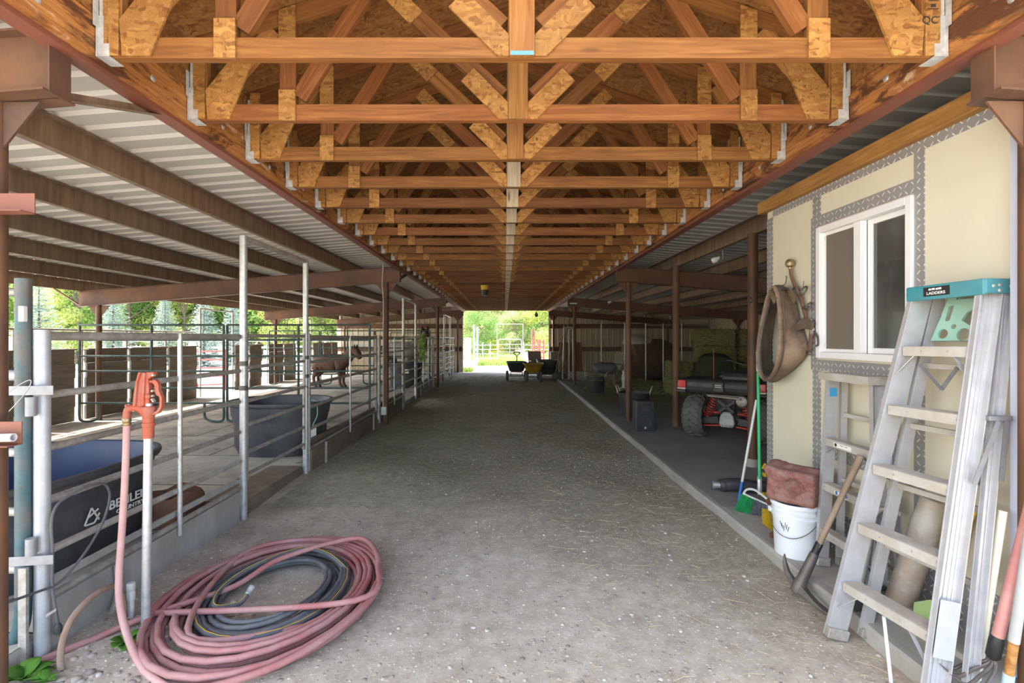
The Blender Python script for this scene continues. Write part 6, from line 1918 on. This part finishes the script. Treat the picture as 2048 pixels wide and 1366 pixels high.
def lawn_chair(label, x, y, z, rz):
    t = thing('folding_chair', label, 'chair', (x, y, z), 'mesh garden chairs', rz, world=False)
    for s in (-1, 1):
        MB().tube(spline([(s * .27, -.25, .02), (s * .27, .0, .30), (s * .27, .22, .42), (s * .27, .46, 1.02)], 5), .012, 8).build('side_frame', GALV, t)
        MB().tube(spline([(s * .28, .30, .02), (s * .28, .05, .36), (s * .28, -.22, .42)], 5), .012, 8).build('leg', GALV, t)
        MB().tube(spline([(s * .29, -.24, .42), (s * .29, -.24, .60), (s * .29, .0, .62), (s * .29, .29, .60)], 5), .013, 8).build('armrest', GALV, t)
    MB().bar((0, -.22, .415), (0, .22, .40), .52, .006).build('seat', FABRIC, t, smooth=0)
    MB().bar((0, .23, .43), (0, .455, 1.0), .52, .006, up=(0, 1, 0)).build('backrest', FABRIC, t, smooth=0)
    return t


lawn_chair('mesh garden chair at the far opening behind the wheelbarrow', 1.32, 20.2, 0, math.radians(10))
lawn_chair('pale mesh garden chair tilted beside the rolled tarp behind the wire', 3.5, 16.4, .08, math.radians(-70))
for i, (a, e) in enumerate((((3.95, 22.1, 1.75), (4.3, 21.9, .08)), ((4.4, 22.1, 1.5), (4.6, 21.9, .08)), ((3.1, 16.2, 1.1), (2.95, 16.0, .1)))):
    tag(MB().tube([e, a], .013, 8).build('pole', HANDLE), ['slanting pole on the far right end wall, nearer the lane', 'shorter slanting pole on the far right end wall, farther in', 'thin pole behind the wire near the rolled tarp'][i], 'pole')

# ================================================================== carts and tools at the far opening
def wheel(x, y, r, w_, par, axis=(1, 0, 0), nm='wheel'):
    o = MB().lathe([(r * .55, -w_ * .4), (r * .8, -w_ * .5), (r * .97, -w_ * .3), (r, 0), (r * .97, w_ * .3), (r * .8, w_ * .5), (r * .55, w_ * .4), (r * .5, 0)], (x, y, r + .002), 24, axis, closed=True).build(nm, RUBBER, par)
    MB().lathe([(0, -w_ * .3), (r * .55, -w_ * .25), (r * .55, w_ * .25), (0, w_ * .3)], (x, y, r + .002), 18, axis).build('hub', GALVD, o)
    return o


def tub_cart(name, label, cat, x, y, m, w_, l_, zb, zt, wheels, taper=.72):
    t = thing(name, label, cat, (x, y, 0))
    out = [[Vector((x + px * q, y + py * q, z)) for px, py in sup(w_ / 2, l_ / 2, 5, 40)] for q, z in ((taper, zb), ((1 + taper) / 2 + .03, (zb + zt) / 2), (1.0, zt - .03), (1.05, zt - .025), (1.05, zt), (.99, zt), ((1 + taper) / 2, (zb + zt) / 2), (taper - .04, zb + .02))]
    MB().loft(out).build('tub', m, t, smooth=50)
    for wx, wy, r, ww in wheels: wheel(x + wx, y + wy, r, ww, t)
    return t


t = tub_cart('garden_cart', 'black tub dump cart with an upright D-handle at the far opening', 'cart', .44, 18.2, BLACKP, .72, 1.0, .34, .68, [(-.34, -.25, .165, .10), (.34, -.25, .165, .10), (-.34, .35, .165, .10), (.34, .35, .165, .10)])
for y in (-.25, .35): MB().tube([(.44 - .30, 18.2 + y, .167), (.44 + .30, 18.2 + y, .167)], .015, 8).build('axle', IRON, t)
MB().span((.44 - .2, 17.9, .30), (.44 + .2, 18.6, .335)).build('chassis', IRON, t, smooth=0)
for s in (-1, 1): MB().tube([(.44 + s * .2, 17.95, .167), (.44 + s * .22, 17.95, .33)], .014, 8).build('strut', IRON, t)
MB().tube(spline([(.44, 18.6, .3), (.45, 18.9, .35), (.47, 18.95, .6), (.47, 18.9, .86)], 5), .018, 8).build('pull_bar', IRON, t)
MB().tube(spline([(.47, 18.9, .86), (.37, 18.9, .95), (.36, 18.9, 1.0), (.47, 18.9, 1.01), (.58, 18.9, 1.0), (.57, 18.9, .95), (.47, 18.9, .86)], 4), .014, 8).build('handle', BLACKP, t)
MUST = mat('mustard poly tub', (.42, .25, .03), (.34, .20, .025), .5, 0, 5)
t = tub_cart('wheelbarrow', 'mustard yellow two wheeled barrow beside the black dump cart', 'wheelbarrow', 1.02, 17.5, MUST, .70, .9, .33, .66, [(-.24, -.30, .19, .09), (.24, -.30, .19, .09)], .62)
for s in (-1, 1):
    MB().bar((1.02 + s * .23, 17.1, .30), (1.02 + s * .28, 18.6, .58), .035, .045).build('handle', BLACKP, t, smooth=0)
    MB().tube(spline([(1.02 + s * .22, 17.75, .33), (1.02 + s * .22, 17.85, .1), (1.02 + s * .22, 17.8, .02), (1.02 + s * .22, 17.95, .05), (1.02 + s * .23, 18.1, .38)], 4), .014, 8).build('stand', IRON, t)
MB().tube([(.78, 17.2, .192), (1.26, 17.2, .192)], .014, 8).build('axle', IRON, t)
MB().span((.83, 17.2, .29), (1.21, 17.7, .328)).build('chassis', IRON, t, smooth=0)
t = tub_cart('garden_cart', 'tall black tub cart behind the mustard barrow, against the tools', 'cart', 1.62, 18.75, BLACKP, .78, 1.0, .22, .72, [(-.36, -.2, .18, .08), (.36, -.2, .18, .08)], .85)
MB().span((1.35, 18.4, .17), (1.9, 19.0, .215)).build('chassis', IRON, t, smooth=0)
for i in range(9):
    bxx = 1.78 + .055 * i + .03 * ((i * 5) % 3); top = Vector((2.13 + .065 * ((i * 4) % 9), 18.05 + .08 * (i % 4), 1.62 + .14 * ((i * 5) % 6) - .04 * i))
    base = Vector((bxx, 17.75 + .05 * ((i * 2) % 5), .02))
    kind = i % 3
    t = thing(('shovel', 'stall_fork', 'rake')[kind], 'long handled %s, %s of the tools leaning at the far end of the slab' % (('shovel', 'stall fork', 'rake')[kind], ORD[i]), ('shovel', 'fork', 'rake')[kind], base, 'long handled tools leaning at the end of the slab')
    MB().tube([base + (top - base) * .16, top], .020, 8).build('shaft', HANDLE, t)
    d = (top - base).normalized(); _, s_, u_ = frame(d, (0, 1, 0))
    if kind == 0:
        MB().prism([(-.10, .03), (0, .0), (.10, .03), (.11, .2), (.03, .3), (-.03, .3), (-.11, .2)], base, s_, d, .008).build('blade', IRON, t, smooth=0)
    elif kind == 1:
        b = MB()
        for k in range(7): b.tube([base + s_ * (-.12 + .04 * k), base + s_ * (-.11 + .0367 * k) + d * .28], .005, 5)
        b.bar(base + s_ * -.13 + d * .28, base + s_ * .13 + d * .28, .02, .02).build('tines', BLACKP if i != 1 else BLUE, t, smooth=0)
    else:
        b = MB(); b.bar(base + s_ * -.17 + d * .03, base + s_ * .17 + d * .03, .02, .02)
        for k in range(9): b.tube([base + s_ * (-.16 + .04 * k) + d * .03, base + s_ * (-.16 + .04 * k) + u_ * .06 + d * .01], .005, 5)
        b.tube([base + d * .03, base + (top - base) * .17], .012, 6).build('head', IRON, t, smooth=0)
for i, (xa, xb, yy, zt) in enumerate(((2.12, 2.44, 17.6, 1.92), (2.27, 2.42, 17.35, 1.86))):
    t = thing('pipe_stand', ['pale inverted U pipe frame behind the leaning tools', 'narrow pale pipe frame standing beside the leaning tools'][i], 'pipe frame', ((xa + xb) / 2, yy, .07))
    MB().tube(spline([(xa - .05 * (1 - i), yy, .085), (xa, yy, zt - .25), (xa, yy, zt - .04), (xa + .05, yy, zt), (xb - .05, yy, zt + .01), (xb, yy, zt - .04), (xb, yy, zt - .25), (xb + .0, yy, .085)], 5), .022, 10).build('tube', PVC if i else GALV, t)
    MB().bar((xa, yy - .1, .095), (xb, yy + .1, .095), .05, .02).build('foot', GALVD, t, smooth=0)
o = MB().span((1.95, 16.75, .085), (2.55, 17.2, .10)).build('floor_mat', KICK, smooth=0)
tag(o, 'flat board lying at the end of the slab before the leaning tools', 'board')

# ================================================================== out in the yard
def leaf_cloud(b, blobs, n, size, seed, flat=.5):
    rnd = random.Random(seed)
    tot = sum(r[1] ** 2 for r in blobs)
    for c, rad, sq in blobs:
        for k in range(int(n * rad ** 2 / tot)):
            d = Vector((rnd.gauss(0, 1), rnd.gauss(0, 1), rnd.gauss(0, 1))).normalized()
            p = Vector(c) + Vector((d.x, d.y, d.z * sq)) * rad * (rnd.random() ** .28)
            nn = (d + Vector((rnd.gauss(0, flat), rnd.gauss(0, flat), rnd.gauss(0, flat) + .3))).normalized()
            _, s, u = frame(nn)
            L = size * rnd.uniform(.6, 1.3); W = L * .6
            a = rnd.uniform(0, 2 * PI); s2 = s * math.cos(a) + u * math.sin(a); u2 = nn.cross(s2)
            b.add([p - s2 * L / 2, p - u2 * W / 2 + nn * W * .12, p + s2 * L / 2, p + u2 * W / 2 + nn * W * .12], [(0, 1, 2, 3)])


def make_tree(name, label, h, spread, leaf, seed, n=5200, size=.34, low=.15, group=None):
    rnd = random.Random(seed)
    t = thing(name, label, 'tree', (0, 0, 0), group, 0, world=False)
    tr = MB(); tp = [Vector((0, 0, -.1)), Vector((.1, 0, h * .2)), Vector((-.1, .1, h * .45)), Vector((.1, 0, h * .75))]
    tr.tube(spline(tp, 4), [h * .022 * (1 - .07 * i) for i in range(13)], 8)
    blobs = []
    for k in range(15):
        z = h * (low + (1 - low) * rnd.random() ** .8); w = spread * (1 - .55 * abs(z / h - .5)) * rnd.uniform(.3, 1.0)
        a = rnd.uniform(0, 2 * PI)
        c = Vector((w * math.cos(a), w * math.sin(a), z)); blobs.append((c, spread * rnd.uniform(.32, .5), .8))
        q = tp[2].lerp(tp[3], rnd.random()) if z > h * .45 else tp[1]
        tr.tube([q, q.lerp(c, .5) + Vector((0, 0, .2)), c], [h * .009, h * .006, h * .002], 6)
    tr.build('trunk', BARK, t)
    b = MB(); leaf_cloud(b, blobs, n, size, seed)
    b.build('foliage', leaf, t, smooth=0)
    return t


def make_spruce(label, h, spread, seed, group):
    rnd = random.Random(seed)
    t = thing('spruce_tree', label, 'tree', (0, 0, 0), group, 0, world=False)
    MB().tube([(0, 0, -.1), (0, 0, h * .97)], [h * .018, .01], 8).build('trunk', BARK, t)
    b = MB()
    lv = 22
    for i in range(lv):
        f = i / (lv - 1); z = h * (.05 + .93 * f); r = spread * (1 - f) ** .85 + .06
        m = int(9 + 12 * (1 - f))
        for k in range(m):
            a = 2 * PI * k / m + i * .7 + rnd.uniform(-.15, .15)
            d = Vector((math.cos(a), math.sin(a), -.22 + .3 * f)); s = Vector((-d.y, d.x, 0)).normalized()
            rr = r * rnd.uniform(.8, 1.1)
            for j in range(11):
                g = (j + .5 + rnd.uniform(-.4, .4)) / 11; p = Vector((0, 0, z + rnd.uniform(-.16, .16) * h / 7)) + d * rr * g
                w = .16 * spread * (1 - g * .6) * (.4 + .6 * (1 - f))
                for e in (-1, 1):
                    q = p + s * e * w + d * w * .9 + Vector((0, 0, rnd.uniform(-.06, .10)))
                    u = (d * .4 - s * e * .4) * w * .45
                    b.add([p, q - u, q + d * w * .35, q + u], [(0, 1, 2, 3)])
    b.build('needles', SPRUCE, t, smooth=0)
    return t


NEARLBL = 'trees beyond the left paddock'
proto = {}


def place_tree(kind, px, d, h, label, rz, group, base=-.05):
    h0, f = {'A': (9.0, lambda: make_tree('leafy_tree', 'x', 9, 3.3, LEAFA, 31, 15000, .20)), 'B': (9.0, lambda: make_tree('leafy_tree', 'x', 9, 3.0, LEAFB, 32, 15000, .19)), 'C': (9.0, lambda: make_tree('leafy_tree', 'x', 9, 3.4, LEAFC, 33, 15000, .20)),
             'S': (7.0, lambda: make_spruce('x', 7, 2.0, 34, None)), 'P': (5.0, lambda: make_tree('blossom_bush', 'x', 5, 2.3, LEAFP, 35, 11000, .14, .02)), 'G': (5.0, lambda: make_tree('green_bush', 'x', 5, 2.4, LEAFC, 36, 11000, .15, .02)), 'Y': (5.0, lambda: make_tree('green_bush', 'x', 5, 2.3, LEAFB, 37, 11000, .14, .02))}[kind]
    if kind not in proto: o = proto[kind] = f()
    else: o = dup(proto[kind])
    o.location = at(px, VY, d) ; o.location.z = base
    o.rotation_euler = (0, 0, rz); s = h / h0; o.scale = (s, s, s)
    o['label'] = label; o['group'] = group
    return o


gl = 'trees beyond the left paddock'
spots = [('A', -60, 34, 12, 'tall leafy tree at the left frame edge beyond the paddock'), ('S', 78, 24, 5.2, 'blue spruce right beside the worn blue green gate pipe'), ('A', 120, 37, 12, 'bright green leafy tree behind the nearest blue spruce'), ('B', 155, 30, 6.2, 'yellow green tree between the first two blue spruces'),
         ('S', 226, 25, 4.6, 'blue spruce seen behind the outer rusty post of the first bay'), ('C', 200, 44, 13, 'mid green tall tree behind the second blue spruce'), ('B', 262, 34, 6.5, 'yellow green tree beside the second blue spruce'), ('A', 290, 40, 12, 'bright leafy tree above the first green corral panel'),
         ('C', 345, 38, 12, 'darker green leafy tree above the middle of the first corral panel'), ('S', 330, 29, 4.4, 'pale blue spruce above the middle of the first corral panel'), ('S', 408, 27, 4.4, 'blue spruce behind the thin pipe frame in the outer stall wall'), ('B', 372, 35, 6.5, 'yellow green tree between the third and fourth spruces'),
         ('A', 430, 44, 13, 'bright leafy tree behind the fourth spruce'), ('S', 466, 29, 4.4, 'blue spruce left of the nearest tall gate post'), ('A', 520, 40, 12, 'leafy tree just right of the nearest tall gate post'), ('C', 600, 46, 13, 'mid green tree behind the second tall gate post'),
         ('B', 575, 36, 7, 'yellow green tree between the two nearest tall gate posts'), ('A', 670, 48, 12, 'leafy tree above the brown pony'), ('Y', 640, 38, 5, 'yellow green bush above the brown pony'), ('C', 740, 56, 14, 'mid green tree just left of the ribbed end wall')]
for i, (k, px, d, h, lab) in enumerate(spots): place_tree(k, px, d, h, lab, i * 1.3, gl)
gr = 'bushes beyond the far opening'
spots = [('P', 942, 46, 5.2, 'pale flowering bush at the left of the far opening'), ('P', 975, 52, 5.6, 'second pale flowering bush, right of the first at the far opening'), ('G', 962, 40, 3.6, 'round dark green bush in front of the pale flowering ones'), ('P', 1030, 44, 4.0, 'low pale flowering bush in the middle of the far opening'),
         ('G', 1008, 56, 6.8, 'green bush left of centre in the far opening'), ('G', 1056, 48, 5.6, 'green bush right of centre in the far opening'), ('Y', 1088, 44, 5.6, 'yellow green bush at the right of the far opening'), ('Y', 1120, 50, 6.5, 'tall yellow green bush behind the right end wall edge')]
for i, (k, px, d, h, lab) in enumerate(spots): place_tree(k, px, d, h, lab, i * 1.1, gr)
back = [('C', 920, 70, 14), ('A', 965, 74, 15), ('C', 1010, 72, 15), ('A', 1055, 76, 15), ('C', 1100, 70, 14), ('C', 1150, 74, 14), ('C', -140, 60, 15), ('A', -10, 62, 16), ('C', 90, 64, 16), ('A', 190, 66, 16), ('C', 300, 64, 15), ('A', 400, 68, 16), ('C', 500, 66, 15), ('A', 590, 70, 16), ('C', 690, 74, 16), ('A', 790, 78, 16), ('C', 860, 80, 16)]
for i, (k, px, d, h) in enumerate(back):
    place_tree(k, px, d, h, 'tall tree of the far wood, %s from the left beyond the %s' % (ORD[i if i < 6 else i - 6], 'far opening' if i < 6 else 'paddock'), i * 2.1, 'far wood behind the yard')
# yellow flowering hedge
for i, (px, d, h) in enumerate(((934, 46, 1.75), (950, 45, 1.6), (975, 47, 1.5), (993, 50, 1.35), (1088, 48, 1.3), (1018, 52, 1.2))):
    c = at(px, VY, d)
    b = MB(); leaf_cloud(b, [(Vector((c.x + .5 * k, c.y, h * .5)), .75, .75 * h) for k in (-1, 0, 1)], 900, .13, 50 + i)
    t = thing('flowering_shrub', 'yellow flowering shrub beyond the far opening, %s from the left' % ORD[(0, 1, 2, 3, 5, 4)[i]], 'shrub', (c.x, c.y, -.03), 'yellow shrubs beyond the far opening')
    b.build('blossom', FLOWER, t, smooth=0)
    MB().tube([(c.x, c.y, -.03), (c.x, c.y, h * .5)], .04, 6).build('stem', BARK, t)


def yard_grass(name, label, x0, x1, y0, y1, n, hmax, seed):
    rnd = random.Random(seed); b = MB()
    for k in range(n):
        p = Vector((rnd.uniform(x0, x1), rnd.uniform(y0, y1), -.03)); a = rnd.uniform(0, 2 * PI); h = hmax * rnd.uniform(.4, 1)
        d = Vector((math.cos(a), math.sin(a), 0)); s = Vector((-d.y, d.x, 0)) * .02
        b.add([p - s, p + s, p + s * .6 + d * .3 * h + Vector((0, 0, h * .7)), p - s * .6 + d * .3 * h + Vector((0, 0, h * .7)), p + d * .6 * h + Vector((0, 0, h))], [(0, 1, 2, 3), (3, 2, 4)])
    return tag(b.build(name, GRASSM, None, smooth=0), label, 'grass', kind='stuff')


yard_grass('grass', 'grass growing along the foot of the white rail gate beyond the far opening', -1.6, 1.3, 28, 33, 2600, .30, 61)
yard_grass('grass', 'grass tufts at the corner of the far left end wall', -2.1, -1.5, 22.6, 24, 500, .22, 62)
yard_grass('grass', 'rough grass across the far paddock beyond the rails', -6, 9, 34, 45, 5200, .4, 63)


def rail_fence(name, label, p0, p1, n, zs, m, r=.03, posth=1.4, cat='fence', group=None, diag=False):
    p0, p1 = Vector(p0), Vector(p1); t = thing(name, label, cat, p0, group)
    for k in range(n + 1):
        p = p0.lerp(p1, k / n); MB().tube([p + Vector((0, 0, -.05)), p + Vector((0, 0, posth))], r * 1.3, 8).build('post', m, t)
    for z in zs: MB().tube([p0 + Vector((0, 0, z)), p1 + Vector((0, 0, z))], r, 8).build('rail', m, t)
    return t


rail_fence('rail_fence', 'white rail fence across the paddock beyond the outer stall wall', (-46, 30, -.03), (-14, 30, -.03), 14, (.5, 1.0, 1.42), WHITEW, .06, 1.5)
rail_fence('rail_fence', 'white rail fence running on across the far paddock', (-14, 33, -.03), (-6, 33, -.03), 4, (.5, 1.0, 1.42), WHITEW, .06, 1.5)
rail_fence('corral_panel', 'pale pipe corral panel just outside the left edge of the far opening', (-2.05, 22.8, -.03), (-1.9, 27.5, -.03), 5, (.2, .5, .8, 1.1, 1.4), WHITEW, .026, 1.6, 'corral panel')
rail_fence('corral_panel', 'pale pipe corral panel running across beyond the far opening', (-2.0, 33.5, -.03), (-.45, 33.5, -.03), 3, (.2, .5, .8, 1.1), GALV, .026, 1.3, 'corral panel')
rail_fence('corral_panel', 'pale pipe corral panel right of the far gate', (1.3, 33.5, -.03), (3.0, 33.5, -.03), 3, (.2, .5, .8, 1.1), GALV, .026, 1.3, 'corral panel')
for i, (px, d, h) in enumerate(((948, 28, 2.3), (955, 29, 2.2))):
    c = at(px, VY, d)
    tag(MB().tube([(c.x, c.y, -.05), (c.x, c.y, h)], .055, 10).build('gate_post', mat('blue grey post', (.34, .40, .50), (.26, .31, .40), .6)), ['blue grey post beyond the far opening, nearer one', 'blue grey post beyond the far opening, farther one'][i], 'post')
t = thing('tube_gate', 'grey six bar tube gate with a hoop frame beyond the far opening', 'gate', (-.45, 33.4, -.03))
for x in (-.42, 1.15): MB().tube(spline([(x, 33.4, .1), (x, 33.4, 1.25), (x + (.12 if x < 0 else -.12), 33.4, 1.45), (.36, 33.4, 1.46)], 4), .035, 8).build('frame', GALVD, t)
for z in (.1, .35, .6, .85, 1.12): MB().tube([(-.42, 33.4, z), (1.15, 33.4, z)], .025, 8).build('rail', GALVD, t)
MB().tube([(.36, 33.4, .1), (.36, 33.4, 1.46)], .03, 8).build('stay', GALVD, t)
MB().tube([(-.5, 33.5, 0), (-.5, 33.5, 2.5), (1.25, 33.5, 2.5), (1.25, 33.5, 0)], .02, 8).build('hoop', GALV, t)
rail_fence('tube_gate', 'red tube gate panel right of the far opening, nearer one', (1.75, 24.5, -.03), (1.95, 27.5, -.03), 3, (.15, .45, .75, 1.05, 1.35), REDGATE, .035, 1.5, 'gate', 'red gates in the yard')
rail_fence('tube_gate', 'red tube gate panel farther out beyond the far opening', (1.62, 28.5, -.03), (2.3, 29.0, -.03), 2, (.15, .45, .75, 1.05, 1.35), REDGATE, .035, 1.5, 'gate', 'red gates in the yard')
for i, px in enumerate((1064, 1069)):
    c = at(px, VY, 30)
    tag(MB().tube([(c.x, c.y, -.05), (c.x, c.y, 2.05 + .12 * i)], .045, 8).build('gate_post', REDGATE), ['slightly shorter red post beyond the far opening', 'taller red post beyond the far opening'][i], 'post')
t = thing('tube_gate', 'red tube gate standing open outside the gap in the outer stall wall', 'gate', (-9.6, 14.6, -.03))
for z in (.15, .4, .65, .9, 1.15): MB().tube([(-9.6, 14.4, z), (-8.5, 15.0, z)], .022, 8).build('rail', REDGATE, t)
for f in (0, 1): MB().tube([(-9.6 + 1.1 * f, 14.4 + .6 * f, -.05), (-9.6 + 1.1 * f, 14.4 + .6 * f, 1.2)], .03, 8).build('upright', REDGATE, t)
MB().bar((-9.3, 14.5, 1.15), (-9.1, 14.6, .05), .02, .13, up=(0, 1, 0)).build('brace', REDGATE, t, smooth=0)
o = MB().span((-.1 + 1.15, 23.6, -.02), (1.42, 24.0, .9)).build('barrel', PVC)
bpy.data.objects.remove(o)
t = thing('plastic_drum', 'pale plastic drum just outside the far opening behind the carts', 'drum', (1.22, 23.4, -.03))
MB().lathe([(.0, 0), (.27, 0), (.29, .03), (.29, .3), (.30, .32), (.29, .34), (.29, .85), (.27, .9), (0, .91)], (1.22, 23.4, -.03), 24).build('shell', mat('pale blue plastic', (.58, .66, .66), (.5, .58, .58), .5), t)
t = thing('rust_box', 'small brown cabinet by the far right corner of the lane', 'cabinet', (2.18, 21.6, 0))
MB().span((2.02, 21.5, .08), (2.35, 21.8, .92)).build('body', KICK, t, smooth=0)
MB().span((2.0, 21.48, .925), (2.37, 21.82, .95)).build('lid', HANDLE, t, smooth=0)

# ================================================================== straw, hay dust, stones on the lane


def strew(name, label, cat, n, fpos, L, r, m, seed, sides=3, lift=.02):
    rnd = random.Random(seed); b = MB()
    for k in range(n):
        x, y = fpos(rnd)
        z = hgt(x, y) + r * .7 + rnd.random() ** 3 * lift
        a = rnd.uniform(0, 2 * PI); l = L * rnd.uniform(.35, 1.25) / 2
        d = Vector((math.cos(a), math.sin(a), rnd.gauss(0, .06))) * l
        p = Vector((x, y, z)); bow = Vector((-d.y, d.x, 0)) * rnd.gauss(0, .12)
        b.tube([p - d, p + bow, p + d], [r * .8, r, r * .7], sides, cap=False)
    return tag(b.build(name, m, None, smooth=0), label, cat, kind='stuff')


def near(rnd):
    while True:
        y = 2.15 + 7.5 * rnd.random() ** 1.6; x = rnd.uniform(-2.2, 1.85)
        dn = .35 + .65 * (x > .2) + .5 * (x > 1.3)
        if rnd.random() < dn / 1.3: return x, y


strew('loose_straw', 'pale straw bits scattered over the near dirt of the lane', 'straw', 3800, near, .042, .0009, STRAW, 71)
strew('loose_straw', 'longer pale straws lying on the near dirt and along the slab lip', 'straw', 170, lambda q: (q.uniform(.3, 1.84), 2.2 + 3.2 * q.random()), .13, .0016, STRAW, 72)


def hayband(rnd):
    while True:
        y = 4.2 + 11 * rnd.random() ** 1.5; x = -2.2 + 4.0 * rnd.random() ** (1.5 if y < 7 else 1.0)
        if y + .8 * x + rnd.gauss(0, .8) > 4.4: return x, y


strew('hay_litter', 'grey green hay litter trodden into the lane past the first gate', 'hay', 9000, hayband, .05, .0010, mat('grey green hay', (.32, .31, .20), (.19, .19, .125), .95, 0, 30), 73, lift=.012)
strew('hay_litter', 'yellower stalks among the hay litter along the lane', 'hay', 1300, hayband, .07, .0011, STRAW, 74)
strew('hay_litter', 'dark old hay litter at the far end of the lane', 'hay', 3500, lambda q: (q.uniform(-2.1, 1.9), q.uniform(10, 20)), .13, .003, mat('old hay', (.30, .27, .17), (.16, .145, .09), .95, 0, 20), 75)
strew('hay_litter', 'greener hay litter spilled along the foot of the fence past the nearest gate', 'hay', 6500, lambda q: (-2.15 + 1.7 * q.random() ** 1.6, 4.5 + 4.2 * q.random() ** 1.3), .05, .0012, mat('green hay', (.27, .33, .19), (.17, .225, .125), .95, 0, 30), 79, lift=.014)
strew('straw_chaff', 'fine pale chaff flecks over the near dirt of the lane', 'straw', 9000, lambda q: (q.uniform(-2.2, 1.84), 2.1 + 5.5 * q.random() ** 1.5), .016, .0008, STRAW, 78)
rnd = random.Random(77); b = MB()
ico = bmesh.new(); bmesh.ops.create_icosphere(ico, subdivisions=1, radius=1.0)
iv = [v.co.copy() for v in ico.verts]; jf = [tuple(v.index for v in f.verts) for f in ico.faces]; ico.free()
for k in range(5200):
    y = 2.05 + 4.6 * rnd.random() ** 1.7; x = rnd.uniform(-2.2, 1.84)
    s = .0035 + .010 * rnd.random() ** 4
    if x < -1.5 and y < 2.9: s *= 1.9
    sc = Vector((s * rnd.uniform(.8, 1.4), s * rnd.uniform(.8, 1.4), s * rnd.uniform(.4, .8))); a = rnd.uniform(0, PI)
    ca, sa = math.cos(a), math.sin(a)
    b.add([(x + (v.x * sc.x * ca - v.y * sc.y * sa), y + (v.x * sc.x * sa + v.y * sc.y * ca), hgt(x, y) + v.z * sc.z) for v in iv], jf)
t = NT('mixed pebbles'); g = t.node('ShaderNodeNewGeometry')
PEB = t.fin(t.ramp(g.outputs['Random Per Island'], [(0, (.20, .17, .15)), (.4, (.33, .29, .25)), (.75, (.42, .37, .31)), (1, (.55, .51, .46))]), .9)
tag(b.build('pebbles', PEB, None, smooth=60), 'small stones scattered in the near dirt of the lane', 'stones', kind='stuff')
